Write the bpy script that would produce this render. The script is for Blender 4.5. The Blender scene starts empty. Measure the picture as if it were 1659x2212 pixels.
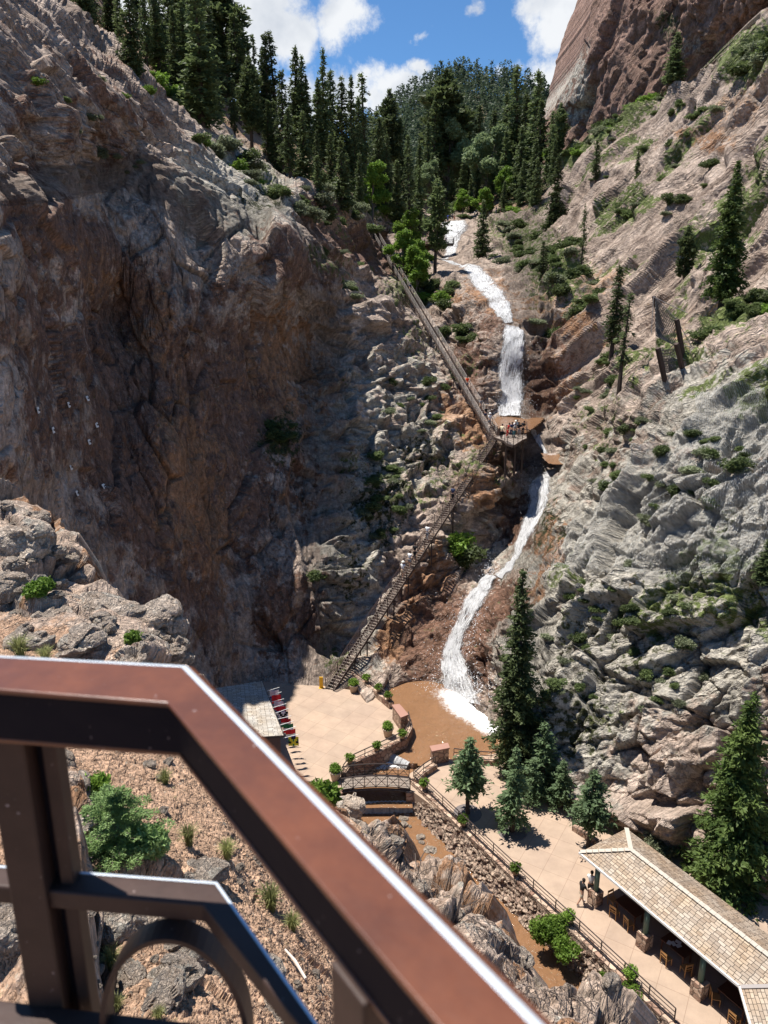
import bpy, math, random
import numpy as np
from math import radians, sin, cos, pi, sqrt
from mathutils import Vector, Matrix, Quaternion

# ---------------------------------------------------------------- camera
TH = radians(16.0); FL = 1609.0; CX, CY = 829.5, 1106.0; CAMZ = 34.0
scn = bpy.context.scene
col = scn.collection
cd = bpy.data.cameras.new('camera'); cam = bpy.data.objects.new('camera', cd); col.objects.link(cam)
cam.location = (0, 0, CAMZ); cam.rotation_euler = (pi/2 - TH, 0, 0)
cd.sensor_fit = 'VERTICAL'; cd.sensor_height = 24.0; cd.lens = 24.0*FL/2212.0
cd.clip_start = 0.05; cd.clip_end = 5000
cd.dof.use_dof = True; cd.dof.focus_distance = 45.0; cd.dof.aperture_fstop = cd.lens/3.3
scn.camera = cam
# ---------------------------------------------------------------- sky and sun
SAZ = (-0.87, 0.49); SEL = radians(69.5)
sdir = Vector((SAZ[0]*cos(SEL), SAZ[1]*cos(SEL), sin(SEL))).normalized()
scn.view_settings.view_transform = 'Standard'; scn.view_settings.look = 'None'
scn.view_settings.gamma = 1; scn.view_settings.exposure = 0.80
sl = bpy.data.lights.new('sun', 'SUN'); sl.energy = 5.0; sl.angle = radians(0.53); sl.color = (1.0, 0.95, 0.88)
so = bpy.data.objects.new('sun', sl); col.objects.link(so)
so.rotation_euler = sdir.to_track_quat('Z', 'Y').to_euler(); so.location = (-60, 40, 200)

def at(dx, dy, Z):
    """photo coordinate (1659x2212) and distance along the axis -> world"""
    dx = np.asarray(dx, float); dy = np.asarray(dy, float); Z = np.asarray(Z, float)
    X = (dx-CX)/FL*Z; Y = -(dy-CY)/FL*Z
    return np.stack([X+0*Z, Y*sin(TH)+Z*cos(TH), CAMZ+Y*cos(TH)-Z*sin(TH)], -1)
def zof(dy, h):
    return (CAMZ-h)/(sin(TH)+(dy-CY)/FL*cos(TH))
def g(dx, dy, h=0.0):
    return Vector(at(dx, dy, zof(dy, h)))
def proj(P):
    P = np.asarray(P, float)
    x, y, z = P[..., 0], P[..., 1], P[..., 2]-CAMZ
    Z = y*cos(TH)-z*sin(TH); Y = y*sin(TH)+z*cos(TH)
    return CX+FL*x/Z, CY-FL*Y/Z, Z

w = bpy.data.worlds.new("World"); scn.world = w; w.use_nodes = True
nt = w.node_tree; nt.nodes.clear()
def N(nt, typ, **kw):
    n = nt.nodes.new(typ)
    for k, v in kw.items():
        if k.startswith('_'): setattr(n, k[1:], v)
        else:
            try: n.inputs[k.replace('__', ' ')].default_value = v
            except Exception: n.inputs[int(k[1:])].default_value = v
    return n
def L(nt, a, b): nt.links.new(a, b)
sky = N(nt, 'ShaderNodeTexSky', _sky_type='NISHITA', _sun_disc=False)
sky.sun_elevation = SEL; sky.sun_rotation = math.atan2(SAZ[0], SAZ[1]); sky.altitude = 1900
sky.air_density = 1.0; sky.dust_density = 0.4; sky.ozone_density = 2.2
bg = N(nt, 'ShaderNodeBackground', Strength=0.051)
out = N(nt, 'ShaderNodeOutputWorld')
tc = N(nt, 'ShaderNodeTexCoord')
nz = N(nt, 'ShaderNodeTexNoise', Scale=7.5, Detail=9.0, Roughness=0.6, Distortion=0.25)
L(nt, tc.outputs['Generated'], nz.inputs['Vector'])
nz2 = N(nt, 'ShaderNodeTexNoise', Scale=26.0, Detail=6.0, Roughness=0.65)
L(nt, tc.outputs['Generated'], nz2.inputs['Vector'])
wrp = N(nt, 'ShaderNodeVectorMath', _operation='MULTIPLY_ADD')
L(nt, nz.outputs['Color'], wrp.inputs[0]); wrp.inputs[1].default_value = (.10, .10, .10)
L(nt, tc.outputs['Generated'], wrp.inputs[2])
acc = None
blobs = [(560,20,120,1.0),(630,70,80,1.0),(500,90,110,.9),(640,110,55,.8),(745,30,70,.95),(725,80,30,.6),(420,80,110,1.0),(300,-60,200,1),(820,165,40,.85),(890,150,30,.85),
         (760,210,75,.95),(850,205,60,.95),(905,200,35,.8),(660,240,90,.9),(1230,10,90,1.0),(1140,-5,60,.9),(1260,60,45,.8),(1200,165,65,.85),(1250,190,60,.9),(1075,150,26,.6),(1000,12,24,.6),
         (895,72,18,.55),(1012,135,16,.5),(1330,60,120,1),(1120,128,22,.4),(600,300,120,.9)]
for (bx, by, br, amp) in blobs:
    d = at(bx, by, 1.0)-np.array([0, 0, CAMZ]); nrm = np.linalg.norm(d); d = d/nrm
    off = 0.05
    dn = N(nt, 'ShaderNodeVectorMath', _operation='DISTANCE'); L(nt, wrp.outputs[0], dn.inputs[0])
    dn.inputs[1].default_value = tuple(d+off)
    mr = N(nt, 'ShaderNodeMapRange', _interpolation_type='SMOOTHSTEP'); L(nt, dn.outputs['Value'], mr.inputs[0])
    rr = br/FL/nrm
    mr.inputs[1].default_value = rr*1.5; mr.inputs[2].default_value = rr*0.2
    mr.inputs[3].default_value = 0; mr.inputs[4].default_value = amp
    if acc is None: acc = mr.outputs[0]
    else:
        m = N(nt, 'ShaderNodeMath', _operation='MAXIMUM'); L(nt, acc, m.inputs[0]); L(nt, mr.outputs[0], m.inputs[1]); acc = m.outputs[0]
a1 = N(nt, 'ShaderNodeMath', _operation='MULTIPLY_ADD'); L(nt, nz2.outputs[0], a1.inputs[0]); a1.inputs[1].default_value = 1.4; a1.inputs[2].default_value = -0.68
a2 = N(nt, 'ShaderNodeMath', _operation='ADD'); L(nt, acc, a2.inputs[0]); L(nt, a1.outputs[0], a2.inputs[1])
mk = N(nt, 'ShaderNodeMapRange', _interpolation_type='SMOOTHSTEP'); L(nt, a2.outputs[0], mk.inputs[0])
mk.inputs[1].default_value = .28; mk.inputs[2].default_value = .85
nzc = N(nt, 'ShaderNodeTexNoise', Scale=11.0, Detail=5.0); L(nt, tc.outputs['Generated'], nzc.inputs['Vector'])
cr = N(nt, 'ShaderNodeValToRGB'); L(nt, nzc.outputs[0], cr.inputs[0])
cr.color_ramp.elements[0].position = .36; cr.color_ramp.elements[0].color = (6.6, 7.2, 8.2, 1)
cr.color_ramp.elements[1].position = .56; cr.color_ramp.elements[1].color = (10.2, 10.5, 10.9, 1)
mx = N(nt, 'ShaderNodeMix', _data_type='RGBA'); L(nt, mk.outputs[0], mx.inputs[0])
tint = N(nt, 'ShaderNodeMix', _data_type='RGBA', _blend_type='MULTIPLY'); tint.inputs[0].default_value = 1
L(nt, sky.outputs[0], tint.inputs[6]); tint.inputs[7].default_value = (.92, 1.36, 1.66, 1)
L(nt, tint.outputs[2], mx.inputs[6]); L(nt, cr.outputs[0], mx.inputs[7])
L(nt, mx.outputs[2], bg.inputs[0]); L(nt, bg.outputs[0], out.inputs[0])

# ---------------------------------------------------------------- numpy noise
def _h(ix, iy, iz, s):
    h = (ix.astype(np.int64)*73856093) ^ (iy.astype(np.int64)*19349663) ^ (iz.astype(np.int64)*83492791) ^ (s*2654435761)
    h = h & 0xffffffff
    h = ((h ^ (h >> 15))*2246822519) & 0xffffffff
    h = ((h ^ (h >> 13))*3266489917) & 0xffffffff
    h = h ^ (h >> 16)
    return h
def rnd(ix, iy, iz, s): return _h(ix, iy, iz, s)/4294967295.0
def vnoise(P, s=0):
    f = np.floor(P); u = P-f; i = f.astype(np.int64); u = u*u*u*(u*(u*6-15)+10); r = 0
    for a in (0, 1):
        for b in (0, 1):
            for c in (0, 1):
                wgt = (u[:, 0] if a else 1-u[:, 0])*(u[:, 1] if b else 1-u[:, 1])*(u[:, 2] if c else 1-u[:, 2])
                r = r+wgt*rnd(i[:, 0]+a, i[:, 1]+b, i[:, 2]+c, s)
    return r*2-1
def fbm(P, sc, octv=4, s=0, gain=.5):
    r = 0; a = 1; t = 0
    for k in range(octv):
        r = r+a*vnoise(P*(2.03**k)/sc+17.3*k, s+k); t += a; a *= gain
    return r/t
def facet(P, sc, s=0, slope=1.0):
    """piecewise planar blocks: returns height (about -1..1), edge distance 0..1, cell id 0..1"""
    Q = P/sc; f = np.floor(Q); i = f.astype(np.int64)
    n = len(P); d1 = np.full(n, 9.0); d2 = np.full(n, 9.0); hh = np.zeros(n); cid = np.zeros(n)
    for a in (-1, 0, 1):
        for b in (-1, 0, 1):
            for c in (-1, 0, 1):
                ix, iy, iz = i[:, 0]+a, i[:, 1]+b, i[:, 2]+c
                h = _h(ix, iy, iz, s)
                jx = (h & 1023)/1023.0; jy = ((h >> 10) & 1023)/1023.0; jz = ((h >> 20) & 1023)/1023.0
                dx = Q[:, 0]-(ix+jx); dy = Q[:, 1]-(iy+jy); dz = Q[:, 2]-(iz+jz)
                d = dx*dx+dy*dy+dz*dz
                near = d < d1
                d2 = np.where(near, d1, np.minimum(d2, d))
                g2 = _h(ix, iy, iz, s+77)
                val = ((g2 & 1023)/511.5-1)*.6+slope*(((g2 >> 10 & 255)/127.5-1)*dx+((g2 >> 18 & 127)/63.5-1)*dy+((g2 >> 25 & 127)/63.5-1)*dz)
                hh = np.where(near, val, hh); cid = np.where(near, jx, cid); d1 = np.where(near, d, d1)
    return hh, np.clip(np.sqrt(d2)-np.sqrt(d1), 0, 1), cid
def aniso(P, t, k, n=None, kn=1.0):
    t = np.array(t, float); t /= np.linalg.norm(t)
    Q = P-(1-1/k)*(P@t)[:, None]*t
    if n is not None:
        n = np.array(n, float); n -= n@t*t; n /= np.linalg.norm(n); Q = Q-(1-1/kn)*(P@n)[:, None]*n
    return Q

# ---------------------------------------------------------------- thin plate interpolation of inverse distance
def tps(pts, lam=1e-4):
    """pts rows: dx,dy,val ; returns function"""
    A = np.array(pts, float); X = A[:, :2]/1000.0; v = A[:, 2]; n = len(A)
    def K(a, b):
        d = ((a[:, None, :]-b[None])**2).sum(-1); return np.where(d > 0, d*np.log(d+1e-12), 0)
    M = np.zeros((n+3, n+3)); M[:n, :n] = K(X, X)+lam*np.eye(n); M[:n, n] = 1; M[:n, n+1:] = X; M[n:, :n] = M[:n, n:].T
    c = np.linalg.solve(M, np.concatenate([v, [0, 0, 0]]))
    def f(x, y):
        q = np.stack([np.ravel(x), np.ravel(y)], -1)/1000.0; r = np.zeros(len(q))
        for k in range(0, len(q), 20000):
            qq = q[k:k+20000]; r[k:k+20000] = K(qq, X)@c[:n]+c[n]+qq@c[n+1:]
        return r.reshape(np.shape(x))
    return f
def bil(G, u, v):
    """sample grid G[nv,nu] at fractional u,v"""
    nv, nu = G.shape[:2]; u = np.clip(u, 0, nu-1.001); v = np.clip(v, 0, nv-1.001)
    i = u.astype(int); j = v.astype(int); a = u-i; b = v-j
    if G.ndim == 3: a = a[..., None]; b = b[..., None]
    return G[j, i]*(1-a)*(1-b)+G[j, i+1]*a*(1-b)+G[j+1, i]*(1-a)*b+G[j+1, i+1]*a*b
def gblob(dx, dy, lst):
    r = np.zeros(dx.shape)
    for (x, y, rx, ry, a, ang) in lst:
        c, s_ = cos(radians(ang)), sin(radians(ang)); u = (dx-x)*c+(dy-y)*s_; v = -(dx-x)*s_+(dy-y)*c
        r = np.maximum(r, a*np.exp(-((u/rx)**2+(v/ry)**2)**1.5))
    return r
def polydist(dx, dy, pts):
    """distance from points to polyline"""
    best = np.full(dx.shape, 1e9)
    for (a, b) in zip(pts[:-1], pts[1:]):
        ax, ay = a[:2]; bx, by = b[:2]; L2 = (bx-ax)**2+(by-ay)**2
        t = np.clip(((dx-ax)*(bx-ax)+(dy-ay)*(by-ay))/L2, 0, 1)
        best = np.minimum(best, np.hypot(dx-ax-t*(bx-ax), dy-ay-t*(by-ay)))
    return best
def ss(x, a, b):
    t = np.clip((x-a)/(b-a), 0, 1); return t*t*(3-2*t)
def gridmesh(name, P, attrs=None, mat=None, smooth=False, flip=False):
    nv, nu = P.shape[:2]
    idx = np.arange(nv*nu).reshape(nv, nu)
    q = np.stack([idx[:-1, :-1], idx[:-1, 1:], idx[1:, 1:], idx[1:, :-1]], -1).reshape(-1, 4)
    if flip: q = q[:, ::-1]
    me = bpy.data.meshes.new(name); nf = len(q)
    me.vertices.add(nv*nu); me.vertices.foreach_set('co', P.reshape(-1).astype(np.float32))
    me.loops.add(nf*4); me.loops.foreach_set('vertex_index', q.reshape(-1).astype(np.int32))
    me.polygons.add(nf); me.polygons.foreach_set('loop_start', np.arange(0, nf*4, 4, dtype=np.int32))
    me.update(calc_edges=True)
    me.polygons.foreach_set('use_smooth', np.full(nf, smooth))
    for k, a in (attrs or {}).items():
        if a.ndim == 3:
            av = me.attributes.new(k, 'FLOAT_VECTOR', 'POINT'); av.data.foreach_set('vector', a.reshape(-1).astype(np.float32)); continue
        at_ = me.attributes.new(k, 'FLOAT', 'POINT'); at_.data.foreach_set('value', np.clip(a.reshape(-1), 0, 1).astype(np.float32))
    if mat: me.materials.append(mat)
    ob = bpy.data.objects.new(name, me); col.objects.link(ob)
    return ob
def tag(o, label=None, cat=None, group=None, kind=None):
    if label: o['label'] = label
    if cat: o['category'] = cat
    if group: o['group'] = group
    if kind: o['kind'] = kind
    return o

# ---------------------------------------------------------------- materials
def mat(name, color, rough=.8, metal=0, vary=0.0, scale=5.0, bump=0.0, bscale=20.0, spec=.3, obj_rand=0.0, coord='Object', color2=None):
    m = bpy.data.materials.new(name); m.use_nodes = True; t = m.node_tree; b = t.nodes['Principled BSDF']
    b.inputs['Roughness'].default_value = rough; b.inputs['Metallic'].default_value = metal
    b.inputs['Specular IOR Level'].default_value = spec
    tcn = N(t, 'ShaderNodeTexCoord'); cc = tcn.outputs[coord]
    n1 = N(t, 'ShaderNodeTexNoise', Scale=scale, Detail=5.0, Roughness=.6); L(t, cc, n1.inputs['Vector'])
    mr = N(t, 'ShaderNodeMix', _data_type='RGBA'); L(t, n1.outputs[0], mr.inputs[0])
    c = color; k = vary
    mr.inputs[6].default_value = (c[0]*(1-k), c[1]*(1-k), c[2]*(1-k), 1)
    c2 = color2 or [min(1, x*(1+k)) for x in c]
    mr.inputs[7].default_value = (*c2, 1)
    o = mr.outputs[2]
    if obj_rand:
        oi = N(t, 'ShaderNodeObjectInfo'); hs = N(t, 'ShaderNodeHueSaturation')
        m1 = N(t, 'ShaderNodeMapRange'); L(t, oi.outputs['Random'], m1.inputs[0]); m1.inputs[3].default_value = 1-obj_rand; m1.inputs[4].default_value = 1+obj_rand
        L(t, m1.outputs[0], hs.inputs['Value']); L(t, o, hs.inputs['Color'])
        m2 = N(t, 'ShaderNodeMapRange'); L(t, oi.outputs['Random'], m2.inputs[0]); m2.inputs[3].default_value = .515; m2.inputs[4].default_value = .485
        L(t, m2.outputs[0], hs.inputs['Hue']); o = hs.outputs[0]
    L(t, o, b.inputs['Base Color'])
    if bump:
        n2 = N(t, 'ShaderNodeTexNoise', Scale=bscale, Detail=6.0, Roughness=.65); L(t, cc, n2.inputs['Vector'])
        bp = N(t, 'ShaderNodeBump', Strength=bump, Distance=.05); L(t, n2.outputs[0], bp.inputs['Height']); L(t, bp.outputs[0], b.inputs['Normal'])
    return m
def rock_material(name, base, base2, sc=1.0, cavity=True, coarse=1.0):
    """rock colours by vertex masks (kind of rock and some painted shade at that place) and noise"""
    m = bpy.data.materials.new(name); m.use_nodes = True; t = m.node_tree; b = t.nodes['Principled BSDF']
    b.inputs['Roughness'].default_value = .88; b.inputs['Specular IOR Level'].default_value = .2
    tcn = N(t, 'ShaderNodeTexCoord'); cc = tcn.outputs['Object']
    n1 = N(t, 'ShaderNodeTexNoise', Scale=.16*sc, Detail=8.0, Roughness=.68, Distortion=.6); L(t, cc, n1.inputs['Vector'])
    cr = N(t, 'ShaderNodeValToRGB'); L(t, n1.outputs[0], cr.inputs[0])
    cr.color_ramp.elements[0].position = .36; cr.color_ramp.elements[0].color = (*base, 1)
    cr.color_ramp.elements[1].position = .64; cr.color_ramp.elements[1].color = (*base2, 1)
    o = cr.outputs[0]
    def mixin(attr, colr, noise_scale=1.2, lo=.0, hi=.3, strength=1.0):
        nonlocal o
        a = N(t, 'ShaderNodeAttribute', _attribute_name=attr)
        nn = N(t, 'ShaderNodeTexNoise', Scale=noise_scale*sc, Detail=6.0, Roughness=.7); L(t, cc, nn.inputs['Vector'])
        ad = N(t, 'ShaderNodeMath', _operation='MULTIPLY_ADD'); L(t, nn.outputs[0], ad.inputs[0]); ad.inputs[1].default_value = 2.4; ad.inputs[2].default_value = -1.52
        s2 = N(t, 'ShaderNodeMath', _operation='ADD'); L(t, ad.outputs[0], s2.inputs[0]); L(t, a.outputs['Fac'], s2.inputs[1])
        mp = N(t, 'ShaderNodeMapRange', _interpolation_type='SMOOTHSTEP'); L(t, s2.outputs[0], mp.inputs[0]); mp.inputs[1].default_value = lo; mp.inputs[2].default_value = hi
        mp.inputs[4].default_value = strength
        mm = N(t, 'ShaderNodeMix', _data_type='RGBA'); L(t, mp.outputs[0], mm.inputs[0]); L(t, o, mm.inputs[6])
        mm.inputs[7].default_value = (*colr, 1); o = mm.outputs[2]
    mixin('gray', (.42, .385, .325), .5); mixin('red', (.205, .125, .092), .5); mixin('orange', (.33, .185, .105), .7)
    mixin('wet_shade', (.19, .105, .07), .8); mixin('soil', (.46, .30, .20), 1.0); mixin('moss', (.055, .06, .022), 1.6); mixin('grass', (.13, .16, .05), 1.4)
    # speckle: pale lichen and dark grains
    n3 = N(t, 'ShaderNodeTexNoise', Scale=2.2*sc, Detail=7.0, Roughness=.8); L(t, cc, n3.inputs['Vector'])
    r3 = N(t, 'ShaderNodeMapRange'); L(t, n3.outputs[0], r3.inputs[0]); r3.inputs[1].default_value = .33; r3.inputs[2].default_value = .68; r3.inputs[3].default_value = .5; r3.inputs[4].default_value = 1.42
    mu = N(t, 'ShaderNodeMix', _data_type='RGBA', _blend_type='MULTIPLY'); mu.inputs[0].default_value = 1; L(t, o, mu.inputs[6]); L(t, r3.outputs[0], mu.inputs[7]); o = mu.outputs[2]
    vl = N(t, 'ShaderNodeTexVoronoi', Scale=3.4*sc); L(t, cc, vl.inputs['Vector'])
    rl = N(t, 'ShaderNodeMapRange'); L(t, vl.outputs['Distance'], rl.inputs[0]); rl.inputs[1].default_value = .20; rl.inputs[2].default_value = .12; rl.inputs[4].default_value = .35
    ml = N(t, 'ShaderNodeMix', _data_type='RGBA'); L(t, rl.outputs[0], ml.inputs[0]); L(t, o, ml.inputs[6]); ml.inputs[7].default_value = (.42, .42, .34, 1); o = ml.outputs[2]
    ak = N(t, 'ShaderNodeAttribute', _attribute_name='crack')
    rk = N(t, 'ShaderNodeMapRange'); L(t, ak.outputs['Fac'], rk.inputs[0]); rk.inputs[3].default_value = 1; rk.inputs[4].default_value = .3
    mk_ = N(t, 'ShaderNodeMix', _data_type='RGBA', _blend_type='MULTIPLY'); mk_.inputs[0].default_value = 1; L(t, o, mk_.inputs[6]); L(t, rk.outputs[0], mk_.inputs[7]); o = mk_.outputs[2]
    L(t, o, b.inputs['Base Color'])
    aw = N(t, 'ShaderNodeAttribute', _attribute_name='wet_shade'); rw = N(t, 'ShaderNodeMapRange'); L(t, aw.outputs['Fac'], rw.inputs[0])
    rw.inputs[1].default_value = .3; rw.inputs[3].default_value = .88; rw.inputs[4].default_value = .28; L(t, rw.outputs[0], b.inputs['Roughness'])
    rq = N(t, 'ShaderNodeAttribute', _attribute_name='rq').outputs['Vector']
    nw = N(t, 'ShaderNodeTexNoise', Scale=1.3*sc, Detail=4.0); L(t, rq, nw.inputs['Vector'])
    wv = N(t, 'ShaderNodeVectorMath', _operation='MULTIPLY_ADD'); L(t, nw.outputs['Color'], wv.inputs[0]); wv.inputs[1].default_value = (.7/sc, .7/sc, .7/sc); L(t, rq, wv.inputs[2])
    n2 = N(t, 'ShaderNodeTexNoise', Scale=1.5*sc*coarse, Detail=9.0, Roughness=.74); L(t, rq, n2.inputs['Vector'])
    pm_ = N(t, 'ShaderNodeMath', _operation='MULTIPLY'); L(t, n2.outputs[0], pm_.inputs[0]); pm_.inputs[1].default_value = .45; prev = pm_.outputs[0]
    for rs_c, ra in ((.30, .55), (1.0, .26), (3.0, .09)):
        nr = N(t, 'ShaderNodeTexNoise', Scale=rs_c*sc*coarse, Detail=5.0, Roughness=.6); L(t, rq, nr.inputs['Vector'])
        q1 = N(t, 'ShaderNodeMath', _operation='SUBTRACT'); L(t, nr.outputs[0], q1.inputs[0]); q1.inputs[1].default_value = .5
        q2 = N(t, 'ShaderNodeMath', _operation='ABSOLUTE'); L(t, q1.outputs[0], q2.inputs[0])
        q3 = N(t, 'ShaderNodeMapRange'); L(t, q2.outputs[0], q3.inputs[0]); q3.inputs[1].default_value = 0; q3.inputs[2].default_value = .032; q3.inputs[4].default_value = ra
        q4 = N(t, 'ShaderNodeMath', _operation='ADD'); L(t, q3.outputs[0], q4.inputs[0]); L(t, prev, q4.inputs[1]); prev = q4.outputs[0]
    for vs, am in ((.45, .26), (1.3, .07)):
        vf = N(t, 'ShaderNodeTexVoronoi', Scale=vs*sc*coarse, _feature='DISTANCE_TO_EDGE'); L(t, wv.outputs[0], vf.inputs['Vector'])
        mr = N(t, 'ShaderNodeMapRange'); L(t, vf.outputs[0], mr.inputs[0]); mr.inputs[1].default_value = 0; mr.inputs[2].default_value = .07; mr.inputs[4].default_value = am
        v1 = N(t, 'ShaderNodeTexVoronoi', Scale=vs*sc*coarse, _feature='F1'); L(t, wv.outputs[0], v1.inputs['Vector'])
        sx = N(t, 'ShaderNodeSeparateColor'); L(t, v1.outputs['Color'], sx.inputs[0])
        ma = N(t, 'ShaderNodeMath', _operation='MULTIPLY_ADD'); L(t, sx.outputs[0], ma.inputs[0]); ma.inputs[1].default_value = am*1.8; L(t, prev, ma.inputs[2])
        mb = N(t, 'ShaderNodeMath', _operation='ADD'); L(t, ma.outputs[0], mb.inputs[0]); L(t, mr.outputs[0], mb.inputs[1]); prev = mb.outputs[0]
    bp = N(t, 'ShaderNodeBump', Strength=1.0, Distance=.42/sc/coarse); L(t, prev, bp.inputs['Height']); L(t, bp.outputs[0], b.inputs['Normal'])
    return m
# ================================================================ TERRAIN: the gorge
def zc(dx, dy, h): return (dx, dy, 1.0/zof(dy, h))
def zz(dx, dy, Z): return (dx, dy, 1.0/Z)
def wp(x, y, z):
    a, b, c = proj((x, y, z)); return (float(a), float(b), 1.0/float(c))
STU0 = np.array(at(806, 500, 160.0)); STU1 = np.array(at(1066, 938, 92.0))      # upper stair, top and foot
STL0 = np.array(at(1072, 940, 91.0)); STL1 = np.array(at(712, 1490, zof(1490, 0.0)))  # lower stair
ctrl = [
 # left wall, shaded face
 zz(-260,1500,34), zz(-260,1000,34), zz(-260,600,35), zz(-260,300,38), zz(-260,0,44), zz(-260,-150,52),
 zz(0,1500,41), zz(0,1000,41), zz(0,700,42), zz(0,450,43), zz(0,300,46), zz(0,150,50.5), zz(0,0,57), zz(0,-150,70),
 zz(150,1300,49), zz(150,1000,53), zz(150,700,60), zz(150,430,60), zz(150,300,59), zz(150,150,62), zz(130,30,72), zz(100,-100,90),
 zz(270,1400,55), zz(270,1000,61), zz(270,700,68), zz(270,400,68.5), zz(260,300,69), zz(300,210,76),
 zz(400,1400,62), zz(390,1200,62), zz(370,973,63.5), zz(360,700,66.5), zz(345,480,66.5), zz(350,400,70), zz(360,320,76), zz(350,230,86),
 zz(470,1400,65), zz(470,1200,67.5), zz(460,973,69.5), zz(460,700,70.5), zz(444,495,71), zz(470,425,76), zz(440,300,88),
 zc(520,1440,1.5), zc(545,1490,-.3), zc(480,1530,0.2), zz(560,1300,70.5), zz(590,1100,76), zz(590,900,80), zz(590,700,81), zz(520,490,74.5), zz(584,476,78.5), zz(590,430,87), zz(530,370,92),
 zc(620,1480,0), zc(690,1474,0.2), zc(740,1470,0.4), zz(640,1300,71), zz(680,1300,70.5), zz(700,1200,72.5), zz(690,1050,78.5), zz(680,900,83), zz(665,700,87),
 zz(669,499,86), zz(720,600,90), zz(630,410,95), zz(690,440,112),
 # sunlit buttress
 zz(745,850,87.5), zz(740,1000,82.5), zz(760,1150,78), zz(780,1300,74.5), zz(770,1400,71.5), zz(745,700,93), zz(760,600,100), zz(750,530,112), zz(760,490,130),
 zz(820,1000,87), zz(850,850,93), zz(850,1100,83.5), zz(830,720,98), zz(800,600,115), zz(850,660,107), zz(900,780,99), zz(900,900,92), zz(960,900,93), zz(950,1000,90), zz(900,1080,85),
 # ridge and forest floor on the left
 zz(130,-40,95), zz(210,40,105), zz(200,-60,125), zz(300,100,108), zz(330,185,92), zz(430,210,115), zz(440,262,100), zz(520,250,135), zz(520,340,105), zz(620,300,140), zz(620,390,112),
 zz(720,340,165), zz(700,400,130), zz(820,400,190), zz(800,450,172), zz(870,400,215), zz(870,480,182), zz(930,440,214),
 # top of the falls and beyond
 zz(975,468,208), zz(975,445,225), zz(975,425,245), zz(1050,425,225), zz(1050,470,200), zz(1150,400,205), zz(1110,470,185), zz(925,500,192), zz(960,520,180), zz(960,558,165),
 zz(1000,500,190), zz(900,560,155), zz(900,620,140), zz(940,700,122), zz(1000,760,113), zz(1010,640,124), zz(960,570,150), zz(1040,630,128), zz(1085,680,114), zz(1040,560,155),
 zz(1100,560,155), zz(1130,640,125), zz(1100,700,110.5), zz(1105,800,108), zz(1105,880,106), zz(1060,900,103), zz(1140,900,102), zz(1160,890,104), zz(1170,760,108), zz(1030,840,104), zz(1010,780,110),
 zc(1120,905,18), zc(1160,905,18), zz(1110,925,101), zz(1155,940,98.5), zz(1170,970,96.5), zc(1190,985,14.8), zc(1220,990,14.8), zz(1090,970,94), zz(1060,1010,92), zz(1100,1040,90),
 zz(1200,1005,95), zz(1160,1060,90.5), zz(1150,1110,87.5), zz(1120,1170,84), zz(1080,1240,80.5), zz(1040,1270,78.5), zz(1000,1330,75.5), zz(965,1410,71.5), zz(955,1470,69), zc(960,1500,-1.2), zc(1020,1560,-1.6), zc(870,1500,-1.2), zc(820,1500,0.3), zc(900,1600,-2),
 zz(1000,1150,86), zz(950,1250,80), zz(880,1380,72.5), zz(820,1450,69), zz(860,1460,68.5),
 zc(1060,1600,-1.6), zz(1070,1500,64), zz(1060,1420,66.5), zz(1070,1330,70), zz(1110,1260,73),
 # right wall
 zc(1120,1640,-.4), zc(1220,1740,-.5), zc(1350,1800,-.5), zc(1500,1880,-.5), zc(1659,1960,-.5), zc(1900,2080,-.5),
 zz(1150,1500,58.5), zz(1150,1350,63), zz(1170,1200,70), zz(1200,1100,77), zz(1240,1010,85), zz(1220,940,94), zz(1200,860,100), zz(1200,760,108),
 zz(1230,1600,53.5), zz(1250,1400,57.5), zz(1270,1200,62.5), zz(1300,1050,69), zz(1320,950,77), zz(1280,850,91), zz(1300,720,100),
 zz(1400,1700,49), zz(1400,1500,51.5), zz(1400,1300,54.5), zz(1400,1100,59), zz(1400,950,64), zz(1400,840,72), zz(1363,865,76),
 zz(1600,1800,44.5), zz(1600,1600,46), zz(1600,1400,48), zz(1600,1200,50.5), zz(1600,1000,54), zz(1600,850,59), zz(1600,770,65),
 zz(1900,1900,40), zz(1900,1400,43), zz(1900,1000,47), zz(1900,700,55), zz(1900,300,75), zz(1900,-100,110),
 zz(1440,760,83), zz(1560,715,80), zz(1659,640,80), zz(1500,600,93), zz(1600,400,103), zz(1659,200,112), zz(1659,40,122), zz(1550,170,130), zz(1450,215,150), zz(1330,270,165), zz(1230,335,182),
 zz(1400,520,113), zz(1300,600,117), zz(1220,650,118), zz(1400,340,138), zz(1250,450,150), zz(1180,520,155), zz(1180,580,135),
]
for k in (0.05, .2, .4, .6, .8, .95):
    p = STU0*(1-k)+STU1*k; ctrl.append(wp(p[0]+.8, p[1]+1.0, p[2]-1.5-1.3*sin(pi*k)))
for k in (.12, .3, .5, .7, .88):
    p = STL0*(1-k)+STL1*k; ctrl.append(wp(p[0]+.6, p[1]+.6, p[2]-1.0-.6*sin(pi*k)))
iz = tps(ctrl, 2e-5)
STEP = 2.2
X0, X1 = -230, 1880
nu = int((X1-X0)/STEP)+1
ux = np.linspace(X0, X1, nu)
def pl(x, pts): return np.interp(x, [p[0] for p in pts], [p[1] for p in pts])
TOP = [(-230,-130),(150,-110),(250,10),(330,120),(430,185),(520,232),(620,285),(700,325),(800,372),(870,392),(950,412),(1050,405),(1150,385),(1230,318),(1330,255),(1450,200),(1560,120),(1659,20),(1880,-140)]
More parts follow.
